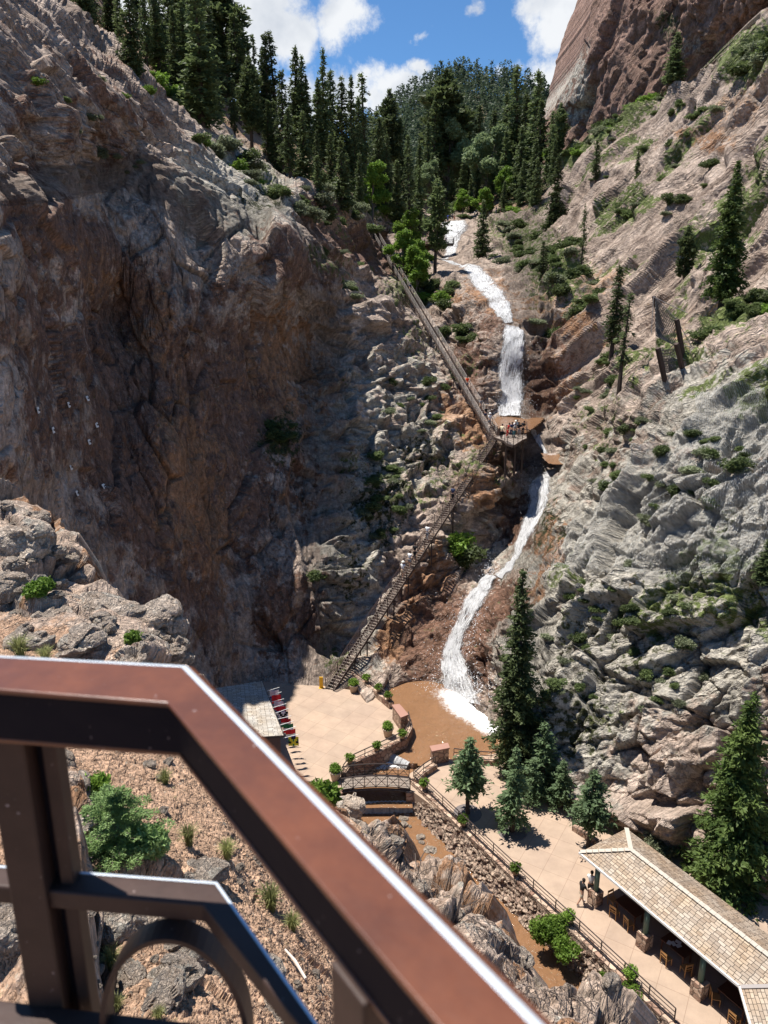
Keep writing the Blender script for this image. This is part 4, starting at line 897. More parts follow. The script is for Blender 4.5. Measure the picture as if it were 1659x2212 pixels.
def water_mat(name, col1, col2, rough=.12, foam_attr=True, ripple=2.2):
    m = bpy.data.materials.new(name); m.use_nodes = True; t = m.node_tree; b = t.nodes['Principled BSDF']; b.inputs['Roughness'].default_value = rough; b.inputs['IOR'].default_value = 1.33
    tcn = N(t, 'ShaderNodeTexCoord'); n1 = N(t, 'ShaderNodeTexNoise', Scale=.55, Detail=6.0, Roughness=.6, Distortion=1.2); L(t, tcn.outputs['Object'], n1.inputs['Vector']); mx = N(t, 'ShaderNodeMix', _data_type='RGBA'); L(t, n1.outputs[0], mx.inputs[0]); mx.inputs[6].default_value = (*col1, 1); mx.inputs[7].default_value = (*col2, 1)
    a = N(t, 'ShaderNodeAttribute', _attribute_name='foam'); n2 = N(t, 'ShaderNodeTexNoise', Scale=3.2, Detail=8.0, Roughness=.75, Distortion=.8); L(t, tcn.outputs['Object'], n2.inputs['Vector'])
    s2 = N(t, 'ShaderNodeMath', _operation='ADD'); L(t, a.outputs['Fac'], s2.inputs[0]); L(t, n2.outputs[0], s2.inputs[1]); mp = N(t, 'ShaderNodeMapRange', _interpolation_type='SMOOTHSTEP'); L(t, s2.outputs[0], mp.inputs[0]); mp.inputs[1].default_value = .80; mp.inputs[2].default_value = 1.25
    m2 = N(t, 'ShaderNodeMix', _data_type='RGBA'); L(t, mp.outputs[0], m2.inputs[0]); L(t, mx.outputs[2], m2.inputs[6]); m2.inputs[7].default_value = (.66, .67, .67, 1); L(t, m2.outputs[2], b.inputs['Base Color'])
    rr = N(t, 'ShaderNodeMapRange'); L(t, mp.outputs[0], rr.inputs[0]); rr.inputs[3].default_value = rough; rr.inputs[4].default_value = .7; L(t, rr.outputs[0], b.inputs['Roughness'])
    n3 = N(t, 'ShaderNodeTexNoise', Scale=ripple, Detail=6.0, Roughness=.6, Distortion=.8); L(t, tcn.outputs['Object'], n3.inputs['Vector']); bp = N(t, 'ShaderNodeBump', Strength=.9, Distance=.16); L(t, n3.outputs[0], bp.inputs['Height']); L(t, bp.outputs[0], b.inputs['Normal']); return m
M_pool = water_mat('muddy_water', (.15, .078, .038), (.26, .14, .072), .08)
def fall_mat():
    m = bpy.data.materials.new('falling_water'); m.use_nodes = True; t = m.node_tree; b = t.nodes['Principled BSDF']; b.inputs['Base Color'].default_value = (.86, .88, .90, 1); b.inputs['Roughness'].default_value = .45
    uv = N(t, 'ShaderNodeUVMap'); mp = N(t, 'ShaderNodeMapping'); mp.inputs['Scale'].default_value = (2.6, .55, 1); L(t, uv.outputs[0], mp.inputs[0])
    n1 = N(t, 'ShaderNodeTexNoise', Scale=1.6, Detail=9.0, Roughness=.72, Distortion=.5); L(t, mp.outputs[0], n1.inputs['Vector']); n2 = N(t, 'ShaderNodeTexNoise', Scale=9.0, Detail=5.0, Roughness=.7); L(t, mp.outputs[0], n2.inputs['Vector'])
    ad = N(t, 'ShaderNodeMath', _operation='MULTIPLY_ADD'); L(t, n2.outputs[0], ad.inputs[0]); ad.inputs[1].default_value = .55; L(t, n1.outputs[0], ad.inputs[2])
    a = N(t, 'ShaderNodeAttribute', _attribute_name='cover'); s = N(t, 'ShaderNodeMath', _operation='ADD'); L(t, a.outputs['Fac'], s.inputs[0]); L(t, ad.outputs[0], s.inputs[1])
    mr = N(t, 'ShaderNodeMapRange', _interpolation_type='SMOOTHSTEP'); L(t, s.outputs[0], mr.inputs[0]); mr.inputs[1].default_value = 1.10; mr.inputs[2].default_value = 1.40; L(t, mr.outputs[0], b.inputs['Alpha'])
    bp = N(t, 'ShaderNodeBump', Strength=1.0, Distance=.5); L(t, ad.outputs[0], bp.inputs['Height']); L(t, bp.outputs[0], b.inputs['Normal'])
    cr = N(t, 'ShaderNodeMapRange'); L(t, ad.outputs[0], cr.inputs[0]); cr.inputs[1].default_value = .6; cr.inputs[2].default_value = .92; cr.inputs[3].default_value = .62; cr.inputs[4].default_value = .93; cb = N(t, 'ShaderNodeCombineColor')
    for k in range(3): L(t, cr.outputs[0], cb.inputs[k])
    L(t, cb.outputs[0], b.inputs['Base Color']); return m
M_fall = fall_mat()
def setuv(o, uvs):
    me = o.data; l = me.uv_layers.new(name='UVMap'); vi = np.zeros(len(me.loops), np.int32); me.loops.foreach_get('vertex_index', vi); l.data.foreach_set('uv', np.asarray(uvs, np.float32)[vi].ravel())
# ================================================================ falls
def ribbon(name, path, label, nseg=60, nw=22, lift=.35, kindp=None, cover=None, drop=None):
    """path rows: photo x, y of the left edge and right edge of the water sheet; lies on the rock"""
    pa = np.array(path, float); m = len(pa); t_ = np.linspace(0, m-1, nseg); L_ = np.stack([np.interp(t_, range(m), pa[:, k]) for k in range(pa.shape[1])], -1)
    P = np.zeros((nseg, nw, 3))
    for i in range(nseg):
        for j in range(nw):
            f = j/(nw-1); x = L_[i, 0]*(1-f)+L_[i, 2]*f; y = L_[i, 1]*(1-f)+L_[i, 3]*f; P[i, j] = surf(x, y)
    Zc = proj(P)[2]
    # running sheet: smooth the depth so that water bridges the hollows
    D = 1/Zc
    for _ in range(5 if lift < .7 else 30):
        D2 = np.pad(D, 1, mode='edge'); D = (D2[:-2, 1:-1]+D2[2:, 1:-1]+D2[1:-1, :-2]+D2[1:-1, 2:]+2*D2[1:-1, 1:-1])/6; D = np.maximum(D, 1/Zc)
    P0, P1, _ = proj(P); nrmv = fbm(P.reshape(-1, 3)*np.array([1, 1, .5]), 1.2, 3, 5).reshape(D.shape)
    edgef = np.abs(np.linspace(-1, 1, nw))[None]
    P = at(P0, P1, 1/D-(lift+.10*nrmv)*(1-.75*edgef**3))
    cv = (1.0 if cover is None else cover)*np.ones(D.shape)*.60-.42*ss(edgef, .40, 1.0)*np.ones(D.shape)+.16*nrmv
    ln = np.concatenate([[0], np.cumsum(np.linalg.norm(np.diff(P[:, nw//2], axis=0), axis=1))]); wd = np.linalg.norm(P[:, -1]-P[:, 0], axis=1).mean()
    o = gridmesh(name, P, dict(cover=cv), M_fall, True); uv = np.stack([np.repeat(np.linspace(0, 1, nw)[None], nseg, 0)*wd, np.repeat(ln[:, None], nw, 1)], -1).reshape(-1, 2); setuv(o, uv)
    tag(o, label, kind='structure'); return o
ribbon('waterfall', [(941,478,1014,473),(943,494,1022,490),(953,512,1004,508),(958,545,988,545),(950,558,970,560)], 'topmost fall spreading white over the lip above the footbridge', 50, 22, .5)
ribbon('waterfall', [(945,560,985,562),(980,570,1032,574),(1012,610,1072,600),(1042,650,1098,634),(1070,688,1112,672),(1088,698,1114,694)], 'sliding fall curving down a long rock slab to the right', 60, 20, .45)
ribbon('waterfall', [(1080,700,1144,705),(1074,740,1144,745),(1070,800,1139,800),(1066,860,1137,860),(1064,896,1136,898)], 'broad vertical middle fall below the slab', 60, 26, .8)
ribbon('waterfall', [(1142,922,1162,922),(1150,940,1168,938),(1162,960,1176,962),(1172,978,1184,980)], 'small white chute right of the middle platform', 26, 12, .4)
ribbon('waterfall', [(1188,1005,1222,1002),(1140,1035,1200,1030),(1132,1080,1196,1080),(1118,1130,1168,1120),(1104,1180,1140,1175),(1085,1225,1108,1232),(1068,1244,1088,1250)], 'upper leg of the lowest fall, bending down and left', 70, 24, .5)
ribbon('waterfall', [(1040,1246,1080,1248),(1012,1262,1060,1272),(992,1300,1036,1315),(970,1350,1008,1360),(948,1400,998,1400),(938,1440,1022,1440),(934,1485,1045,1485),(934,1500,1066,1530)], 'lower leg of the lowest fall fanning out into the pool', 80, 28, .6)
# ---- spray
def spray(dx, dy, rx, ry, n, lab, up=1.5, size=.07):
    rs = R(int(dx)); C = []
    for _ in range(n):
        p = surf(dx+rs.normal()*rx, dy+rs.normal()*ry); d = np.array([0, 0, CAMZ])-p; C.append(p+d/np.linalg.norm(d)*rs.uniform(.3, 1.6)+np.array([0, 0, abs(rs.normal())*up]))
    V_, F_ = clumps(np.array(C), np.full(n, size), rs, 1, 1); o = bpy.data.objects.new('spray', trimesh('spray', V_, F_, M_spray)); col.objects.link(o); tag(o, lab, kind='stuff')
M_spray = mat('spray_drops', (.9, .92, .94), .4)
for a in [(985,1440,34,50,1500,'spray flying off the lowest fall',.5),(1000,1500,46,16,1500,'splash at the foot of the lowest fall',.7),(1105,885,26,8,700,'splash at the foot of the middle fall',1.0),(1105,800,26,50,600,'drops along the middle fall',.3),(1015,1330,26,40,700,'drops along the bend of the lowest fall',.3),
    (1165,1080,24,50,700,'drops along the upper leg of the lowest fall',.3),(1060,1245,14,8,400,'splash where the lowest fall bends',.8),(1050,640,40,40,700,'drops over the sliding fall',.4),(980,492,22,10,400,'splash of the topmost fall',.5)]: spray(*a)
# ---- still water
def pool(name, pts, h, foam, label, step=.35, m_=None):
    """flat water inside a photo outline at height h"""
    W = np.array([g(x, y, h) for x, y in pts])[:, :2]; x0, y0 = W.min(0); x1, y1 = W.max(0)
    xs = np.arange(x0, x1+step, step); ys_ = np.arange(y0, y1+step, step); X, Y = np.meshgrid(xs, ys_)
    ins = np.zeros(X.shape, bool); n = len(W)
    for i in range(n):
        xa, ya = W[i]; xb, yb = W[(i+1) % n]; c = ((ya > Y) != (yb > Y)) & (X < (xb-xa)*(Y-ya)/(yb-ya+1e-12)+xa); ins ^= c
    Pq = np.stack([X, Y, h+.04*fbm(np.stack([X.ravel(), Y.ravel(), X.ravel()*0], -1), 1.3, 3, 3).reshape(X.shape)], -1); idx = np.arange(X.size).reshape(X.shape)
    keep = ins[:-1, :-1] & ins[1:, 1:] | ins[1:, :-1] & ins[:-1, 1:]
    F = np.stack([idx[:-1, :-1], idx[:-1, 1:], idx[1:, 1:], idx[1:, :-1]], -1)[keep]
    me = trimesh(name, Pq.reshape(-1, 3), F, m_ or M_pool); me.polygons.foreach_set('use_smooth', [True]*len(me.polygons))
    dx, dy, _ = proj(Pq.reshape(-1, 3)); a_ = me.attributes.new('foam', 'FLOAT', 'POINT'); a_.data.foreach_set('value', (gblob(dx, dy, foam)*.82).astype(np.float32))
    o = bpy.data.objects.new(name, me); col.objects.link(o); tag(o, label, kind='structure'); return o
pool('pool_water', [(740,1440),(900,1440),(1000,1440),(1080,1480),(1110,1560),(1120,1640),(1090,1670),(940,1665),(884,1648),(848,1627),(830,1640),(800,1600),(790,1520)], -.4,
     [(985,1503,60,20,.8,8),(1015,1530,80,36,.95,25),(1050,1562,50,28,.95,30),(960,1505,60,10,.5,0),(1000,1560,90,50,.25,20)], 'muddy plunge pool under the lowest fall', .3)
pool('pool_water', [(735,1600),(846,1620),(884,1640),(900,1665),(895,1745),(770,1745),(720,1700)], -.85, [(850,1642,44,18,1.1,15),(825,1652,40,12,.9,0)], 'muddy basin between the two low weirs under the bridge', .2)
pool('creek_water', [(740,1742),(900,1738),(1010,1840),(1180,1990),(1500,2300),(1300,2330),(1040,2140),(880,1960),(820,1800)], -1.5, [(830,1752,60,9,.85,0),(880,1762,14,16,.5,0)], 'shallow orange creek below the bridge beside the wall', .25)
pool('pool_water', [(1050,892),(1150,890),(1185,895),(1170,912),(1140,935),(1090,935),(1060,915)], 18.15, [(1105,893,44,5,.85,0)], 'small muddy pool at the foot of the middle fall', .4)
pool('pool_water', [(1165,978),(1225,980),(1240,992),(1215,1004),(1180,1002)], 15.0, [(1192,981,18,4,.6,0)], 'tiny orange pool below the white chute', .3)
def weir(pa, pb, z1, z2, label, rock_):
    a, b = Vector(g(*pa, z1)), Vector(g(*pb, z1)); nw = 50; P = np.zeros((10, nw, 3)); d = (b-a).normalized(); out_ = Vector((d.y, -d.x, 0)); out_ = out_ if out_.y < 0 else -out_
    for i in range(10):
        f = i/9
        for j in range(nw):
            q = a.lerp(b, j/(nw-1))+out_*(.45*sin(f*1.5)+.05*sin(j*1.7)); q.z = z1+.03-(z1-z2+.1)*f**1.8; P[i, j] = q
    o = gridmesh('weir_fall', P, dict(cover=np.full((10, nw), .62)), M_fall, True); setuv(o, np.stack([np.repeat(np.linspace(0, 1, nw)[None], 10, 0)*(b-a).length*2.2, np.repeat(np.linspace(0, .5, 10)[:, None], nw, 1)], -1).reshape(-1, 2)); tag(o, label, kind='structure')
    m = MB(); c = (a+b)/2-out_*.2; c.z = (z1-.05+z2-.6)/2; m.box(c, ((b-a).length+.6, .5, z1-.05-(z2-.6)), math.atan2(d.y, d.x)); o2 = m.build('weir', M_stone); tag(o2, rock_, 'weir')
weir((846,1627), (886,1647), -.4, -.85, 'thin curtain of water over the upper weir', 'low stone weir at the pool outlet')
weir((772,1732), (892,1730), -.85, -1.5, 'curtain of water over the weir just below the bridge', 'dark stone weir just below the footbridge')
# ================================================================ plaza slabs
def slabpoly(name, pts, z0, z1, m_, label):
    W = [tuple(g(x, y, z1))[:2] for x, y in pts]; b = MB(); b.prism(W, z0, z1); o = b.build(name, m_); tag(o, label, kind='structure'); return o
slabpoly('plaza', [(430,1475),(560,1468),(690,1462),(775,1462),(846,1523),(866,1552),(884,1572),(872,1600),(752,1652),(736,1676),(738,1706),(712,1722),(640,1700),(480,1640)], -3.9, 0, M_slab, 'pale paved plaza at the foot of the stairs')
slabpoly('plaza', [(884,1704),(884,1672),(930,1640),(985,1640),(1090,1625),(1120,1640),(1230,1725),(1360,1780),(1520,1865),(1700,1960),(1900,2100),(1900,2600),(1700,2460),(1452,2214),(1250,2025),(1106,1892),(990,1782)], -3.9, 0, M_slab, 'long pinkish paved terrace between creek wall and pavilion')
# ---- stone walls
def wall(pts, h, th, label, m_=M_stone, z0=-.02, cap=False, cat='stone wall', zb=None, worldpts=False):
    b = MB(); W = [Vector(p) if worldpts else Vector(g(p[0], p[1], 0)) for p in pts]; n = len(W); zb = z0 if zb is None else zb
    Lf, Rt = [], []
    for i, p in enumerate(W):
        d = (W[min(i+1, n-1)]-W[max(i-1, 0)]); d.z = 0; d.normalize(); s_2 = Vector((-d.y, d.x, 0))*th/2; Lf.append(p+s_2); Rt.append(p-s_2)
    vs = []
    for i in range(n):
        for q, z in ((Lf[i], zb), (Lf[i], h), (Rt[i], h), (Rt[i], zb)): vs.append((q.x, q.y, z))
    fs = [(i*4+k, i*4+(k+1) % 4, (i+1)*4+(k+1) % 4, (i+1)*4+k) for i in range(n-1) for k in range(4)]+[(3, 2, 1, 0), tuple((n-1)*4+k for k in range(4))]
    b.add(vs, fs); o = b.build('stone_wall', m_); tag(o, label, cat); return o, W
def railing(W, z0, label, hgt=.95, rails=(.95, .5, .2), gap=1.8, m_=None, postr=.05, railr=.045, name='railing'):
    """posts and rails above a line of world points"""
    root = empty(name, W[0]); tag(root, label, 'railing'); o0 = Vector(W[0]); m_ = m_ or M_railf
    mb = MB(); Wl = [Vector(p)-o0 for p in W]
    for r in rails:
        mb2 = MB(); mb2.tube([p+Vector((0, 0, z0-o0.z+r)) if abs(z0) < 900 else p+Vector((0, 0, r)) for p in Wl], railr if r == max(rails) else railr*.7, 5); mb2.build('rail', m_, root)
    for i in range(len(Wl)-1):
        a, b_ = Wl[i], Wl[i+1]; k = max(1, int(round((b_-a).length/gap)))
        for j in range(k+(i == len(Wl)-2)):
            q = a.lerp(b_, j/k); zz_ = (z0-o0.z) if abs(z0) < 900 else q.z
            mb3 = MB(); mb3.bar((q.x, q.y, zz_), (q.x, q.y, zz_+hgt), postr); mb3.build('post', m_, root)
    return root
w1, W1 = wall([(762,1462),(800,1492),(846,1530)], .55, .5, 'stone parapet from the stair foot down to the near capped pillar', zb=-2.5)
w2, W2 = wall([(882,1562),(886,1580),(874,1604),(820,1630),(756,1660),(742,1680)], .45, .42, 'curved stone wall between plaza and weir basin', zb=-2.5)
w3, W3 = wall([(896,1694),(915,1676),(940,1660)], .4, .45, 'short stone wall from the bridge to the capped block', zb=-2.2)
w4, W4 = wall([(980,1642),(1030,1648),(1060,1650),(1092,1640)], .4, .45, 'low stone wall at the near edge of the pool', zb=-2.2)
railing([w.copy() for w in W1], .55, 'dark railing on the parapet by the stair foot', .6, (.6, .25))
railing([w.copy() for w in W2], .45, 'dark railing on the curved wall above the weirs', .62, (.62, .25))
railing([w.copy() for w in W3], .4, 'short railing between bridge and capped block', .62, (.62, .25))
railing([w.copy() for w in W4], .4, 'railing behind the small plaza tree', .62, (.62, .3))
# creek wall, long
CWp = [(893,1688),(990,1780),(1106,1890),(1250,2022),(1400,2163),(1455,2214),(1560,2330)]
cwW = [Vector(g(x, y, 0)) for x, y in CWp]
# rough dry stone face as a displaced sheet, with a coping on top
def rubble(Wp, ztop, zbot, lab, amp=.16, slope=.45, seed=5, step=.10):
    Pl = [Vector(p) for p in Wp]; seg = []; 
    for a, b in zip(Pl[:-1], Pl[1:]):
        k = max(2, int((b-a).length/step)); seg += [a.lerp(b, j/k) for j in range(k)]
    seg.append(Pl[-1]); A = np.array([[p.x, p.y] for p in seg]); d = np.gradient(A, axis=0); d /= np.linalg.norm(d, axis=1)[:, None]; nn = np.stack([d[:, 1], -d[:, 0]], -1)
    nn = np.where((nn*np.array([-.7, -.7])).sum(1)[:, None] > 0, nn, -nn)
    nz_ = int((ztop-zbot)/step)+2; fz = np.linspace(0, 1, nz_)[:, None]
    X = A[None, :, 0]+nn[None, :, 0]*(slope*fz**1.3); Y = A[None, :, 1]+nn[None, :, 1]*(slope*fz**1.3); Z = np.repeat(ztop+(zbot-ztop)*fz, len(A), 1)
    P = np.stack([X, Y, Z], -1); q = P.reshape(-1, 3); h, e, c = facet(q*np.array([1, 1, 1.5]), .38, seed); h2, e2, _ = facet(q, .9, seed+3)
    disp_ = (amp*h*.8+amp*.7*h2-amp*.9*np.clip(1-e/.18, 0, 1)).reshape(Z.shape)*np.clip(fz*6, .1, 1)
    P[..., 0] += nn[None, :, 0]*disp_; P[..., 1] += nn[None, :, 1]*disp_
    o = gridmesh('retaining_wall', P, dict(crack=np.clip(1-e/.15, 0, 1)*.6), M_stoned); tag(o, lab, 'retaining wall'); return o
cwf = [p+Vector((-.28, -.25, 0)) for p in cwW]
rubble(cwf, .12, -1.9, 'long dry stone retaining wall between creek and terrace', .17, .75)
wall([tuple(p) for p in cwW], .18, .5, 'stone coping along the top of the creek wall', z0=-.02, worldpts=True, cat='coping')
railing([p+Vector((.0, .0, 0)) for p in cwW[:-1]], .18, 'long dark railing along the creek side of the terrace', .85, (.85, .6, .35, .12), 1.7, railr=.035)
# capped stone blocks
def block(pts, h, label):
    W = [Vector(g(x, y, h)) for x, y in pts]; c = sum(W, Vector())/len(W); root = empty('stone_pillar', (c.x, c.y, 0)); tag(root, label, 'pillar')
    b = MB(); b.prism([((p.x-c.x)*.9, (p.y-c.y)*.9) for p in W], -2, h-.12); b.build('pillar_shaft', M_stone, root); b = MB(); b.prism([((p.x-c.x), (p.y-c.y)) for p in W], h-.12, h); b.build('capstone', M_cap, root, bevel=.02)
block([(846,1522),(863,1520),(883,1543),(866,1550)], 1.35, 'capped stone block at the plaza corner beside the pool')
block([(928,1611),(968,1604),(972,1615),(933,1623)], 1.25, 'capped stone block at the near end of the pool')
# bridge
def bridge():
    A0, A1 = g(738,1706,.1), g(886,1704,.1); B0, B1 = g(745,1680,.1), g(882,1678,.1)
    c = (A0+A1+B0+B1)/4; root = empty('footbridge', (c.x, c.y, 0)); tag(root, 'arched footbridge with cross braced railings over the weir basin', 'footbridge')
    ax = (A1-A0).normalized(); ln = (A1-A0).length; dp = (B0-A0).length; ay = Vector((-ax.y, ax.x, 0)); o0 = A0-Vector((c.x, c.y, 0)); arch = lambda f: .22*4*f*(1-f)
    P = lambda f, s, z: Vector((o0.x, o0.y, 0))+ax*ln*f+ay*dp*s+Vector((0, 0, z+arch(f)))
    b = MB()
    for k in range(40): f0, f1 = k/40, (k+.88)/40; b.bar(P((f0+f1)/2, 0, .08), P((f0+f1)/2, 1, .08), ln/40*.88, .06)
    b.build('deck', M_step, root)
    for s in (0, 1):
        b = MB(); b.tube([P(k/12, s, -.12) for k in range(13)], .12, 4); b.build('girder', M_post, root)
        b = MB(); b.tube([P(k/12, s, 1.02) for k in range(13)], .05, 5)
        for z in (.75, .5, .25): b.tube([P(k/12, s, z) for k in range(13)], .018, 4)
        b.tube([P(k/12, s, .1) for k in range(13)], .03, 4); n = 6
        for k in range(n+1): b.bar(P(k/n, s, .05), P(k/n, s, 1.02), .05)
        for k in range(n): b.bar(P(k/n, s, .1), P((k+1)/n, s, 1.0), .03); b.bar(P((k+1)/n, s, .1), P(k/n, s, 1.0), .03)
        b.build('bridge_railing', M_railf, root)
    for f in (-.03, 1.03):
        b = MB(); q = P(f, .5, 0); q.z = -1.25; b.box(q, (.9 if f > 0 else .4, dp+.5, 2.4), math.atan2(ax.y, ax.x)); b.build('abutment', M_stone, root)
bridge()
# planters
def flowers(seed, r=.45, n=420, m_=M_bright):
    cs = [((0, 0, 0), (r, r, r*.6)), ((r*.3, 0, .1), (r*.6, r*.6, r*.6)), ((-r*.3, r*.2, .08), (r*.6, r*.5, r*.5))]; return blobs_leaves(seed, cs, n, .11, m_, 'plants')
pl0 = empty('planter', (0, 0, -500)); b = MB(); b.lathe((0, 0, 0), [(.30, 0), (.42, .62), (.46, .66), (.46, .74), (.38, .74), (.36, .6)], 18); b.build('pot', M_pot, pl0, True)
o = bpy.data.objects.new('plants', flowers(3)); col.objects.link(o); o.parent = pl0; o.location.z = .95; pl0['category'] = 'planter'
pts_ = [(764,1494,'round clay planter of leafy flowers at the foot of the stairs'), (838,1590,'clay planter of white flowers beside the capped block'), (605,1690,''), (725,1684,'clay planter by the left end of the footbridge')]
first = True
for x, y, lab in pts_:
    if not lab: continue
    if first: pl0.location = g(x, y, 0); pl0['label'] = lab; pl0['group'] = 'clay planters on the plaza'; first = False
    else: copy_tree(pl0, g(x, y, 0), x, 1.0, lab, 'clay planters on the plaza')
bx0 = empty('rail_planter', (0, 0, -500)); b = MB(); b.lathe((0, 0, 0), [(.16, 0), (.24, .3), (.26, .34), (.22, .34)], 12); b.build('pot', M_pot, bx0, True); o = bpy.data.objects.new('plants', flowers(9, .34, 300, M_bright)); col.objects.link(o); o.parent = bx0; o.location.z = .45; bx0['category'] = 'planter'
first = True
def on_line(Wl, x):  # point of a wall line showing at photo x
    best = min(((abs(proj(a.lerp(b_, k/20))[0]-x), a.lerp(b_, k/20)) for a, b_ in zip(Wl[:-1], Wl[1:]) for k in range(21)), key=lambda q: q[0]); return best[1].copy()
for Wl, x, z, lab in [(W1,792,.6,'flower basket on the parapet railing nearest the stair'),(W1,818,.6,'flower basket halfway along the parapet railing'),(W1,838,.6,'flower basket on the parapet next to the capped block'),(W2,870,.5,'flower basket on the curved wall railing below the corner planter'),(W2,815,.5,'flower basket halfway down the curved wall railing'),(W2,757,.5,'flower basket at the bridge end of the curved wall'),
    (cwW,915,.3,'flower basket on the creek railing closest to the bridge'),(cwW,1000,.3,'second flower basket along the creek railing from the bridge'),(cwW,1110,.3,'third flower basket along the creek railing'),(cwW,1230,.3,'fourth flower basket along the creek railing'),(cwW,1362,.3,'flower basket on the creek railing nearest the lookout')]:
    q = on_line(Wl, x); q.z = z
    if first: bx0.location = q; bx0['label'] = lab; bx0['group'] = 'flower baskets on the railings'; first = False
    else: copy_tree(bx0, q, x, 1.0, lab, 'flower baskets on the railings')
# ================================================================ plaza trees with iron grates
def grate(x, y, lab):
    c = g(x, y, 0); b = MB(); b.lathe((0, 0, 0), [(.16, .004), (.16, .03), (.95, .03), (.97, .004)], 28); root = b.build('tree_grate', M_grate); root.location = c; tag(root, lab, 'tree grate')
for x, y, top, pr, lab, wd in [(1010,1757,1592,P_opn,'small open crowned conifer in the terrace grate nearest the bridge',1.3),(1106,1796,1610,P_blu[1],'blue green spruce in a round grate on the terrace',1.25),(1270,1832,1668,P_opn,'slim blue green spruce beside the near corner of the pavilion',1.3)]:
    plant(pr, g(x, y, -.02), height_for(g(x, y, 0), top), x*.3, lab, None, wd)
grate(1010, 1757, 'round iron grate around the small conifer'); grate(1106, 1796, 'round iron grate around the terrace spruce')
plant(P_big, g(1112, 1672, -.02), height_for(g(1112, 1672, 0), 1228), 1.0, 'tallest dark spruce standing at the pool edge right of the lowest fall', None, 1.25)
for x, y, top, k, wd in [(1172,1715,1560,1,1.75),(1150,1735,1640,0,1.8),(1210,1745,1640,1,1.8),(1060,1660,1560,1,1.0)]:
    if x == 1060: continue
    plant(P_blu[k], g(x, y, -.02), height_for(g(x, y, 0), top), x*.7, {1172:'broad dark blue spruce against the wall behind the tallest spruce',1150:'low bluish spruce right of the tallest spruce',1210:'bluish spruce at the foot of the grey wall behind the terrace'}[x], None, wd)
plant(P_bigl, g(1566, 1925, -.3), height_for(g(1566, 1925, 0), 1498), 2.0, 'broad light green fir behind the pavilion roof at the right edge', None, 1.15)
plant(P_lit[0], g(1640, 1900, -.3), height_for(g(1640, 1900, 0), 1700), 3.0, 'darker fir partly hidden at the right edge behind the pavilion', None, 1.3)
for x, y, s_, lab in [(1345,1775,1.0,'low blue juniper behind the pavilion hip'),(1395,1800,1.1,'low blue juniper behind the pavilion ridge, left one'),(1430,1840,1.1,'low blue juniper behind the pavilion ridge, right one'),(1300,1765,.9,'low juniper at the planter wall')]:
    S(3, 0, 0, s_, lab, None, g(x, y, .2))
wall([(1238,1792),(1290,1826)], .4, .3, 'small stone planter wall beside the pavilion corner')
# ================================================================ pavilion
def roofmesh(name, quads, m_, parent):
    """each face gets its own uv: u along the eave, v up the slope"""
    me = bpy.data.meshes.new(name); v = []; f = []; uv = []
    for q in quads:
        k = len(v); v += [tuple(p) for p in q]; f.append(tuple(range(k, k+len(q)))); e = (q[1]-q[0]).normalized(); nrm = (q[1]-q[0]).cross(q[-1]-q[0]).normalized(); up = nrm.cross(e)
        uv += [((p-q[0]).dot(e), (p-q[0]).dot(up)) for p in q]
    me.from_pydata(v, [], f); l = me.uv_layers.new(name='UVMap'); l.data.foreach_set('uv', np.array(uv, np.float32).ravel()); me.materials.append(m_); o = bpy.data.objects.new(name, me); col.objects.link(o); o.parent = parent; return o
ZE, ZR = 3.0, 3.72
F0 = g(1253, 1841, ZE); F1 = g(1599, 2129, ZE); dA = (F1-F0).normalized(); dP = Vector((-dA.y, dA.x, 0)); dP = dP if dP.x > 0 else -dP; Wd = 3.9
pav = empty('pavilion', (F0.x, F0.y, 0)); tag(pav, 'open sided pavilion with long hipped cedar shingle roof and green columns', 'pavilion'); o0 = Vector((F0.x, F0.y, 0))
def PV(a, p_, z): return F0-o0+dA*a+dP*p_+Vector((0, 0, z-ZE)) 
Lp = (F1-F0).length; half = Wd/2; far_ = Lp+half+3
R0 = PV(half, half, ZR); R1 = PV(Lp+half*1.0, half, ZR)
e0, e1, k0, k1 = PV(0, 0, ZE), PV(Lp, 0, ZE), PV(0, Wd, ZE), PV(far_, Wd, ZE)
roofmesh('front_slope', [[e0, e1, R1, R0]], M_shing, pav); roofmesh('back_slope', [[k1, k0, R0, PV(far_, half, ZR)]], M_shing3, pav); roofmesh('hip_slope', [[k0, e0, R0]], M_shing3, pav)
b = MB(); 
for a_, b_ in ((e0, R0), (k0, R0), (R0, PV(far_, half, ZR))):
    n = int((b_-a_).length/.32)
    for k in range(n): q0, q1 = a_.lerp(b_, k/n), a_.lerp(b_, (k+.93)/n); b.bar(q0+Vector((0, 0, .05+.02*(k % 2))), q1+Vector((0, 0, .04)), .26, .03)
b.build('ridge_cap', mat('ridge_shingle', (.42, .38, .32), .9, vary=.2), pav)
b = MB(); b.bar(PV(-.04, -.04, ZE-.06), PV(Lp, -.04, ZE-.06), .07, .13); b.build('gutter', M_white, pav)
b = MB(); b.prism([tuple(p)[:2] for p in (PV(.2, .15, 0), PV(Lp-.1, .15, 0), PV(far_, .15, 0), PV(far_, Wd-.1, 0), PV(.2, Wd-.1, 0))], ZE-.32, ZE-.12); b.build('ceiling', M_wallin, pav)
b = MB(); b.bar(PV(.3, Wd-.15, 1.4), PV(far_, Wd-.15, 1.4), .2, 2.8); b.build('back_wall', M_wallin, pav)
for a_ in (1.05, 4.6, 8.05, 11.2):
    b = MB(); q = PV(a_, .42, 0); b.lathe((q.x, q.y, .95), [(.15, 0), (.15, 1.75)], 14); b.build('column', M_green, pav, True)
    b = MB(); q = PV(a_, .42, .48); b.box(q, (.62, .62, .94), math.atan2(dA.y, dA.x)); b.build('column_base', M_stone, pav)
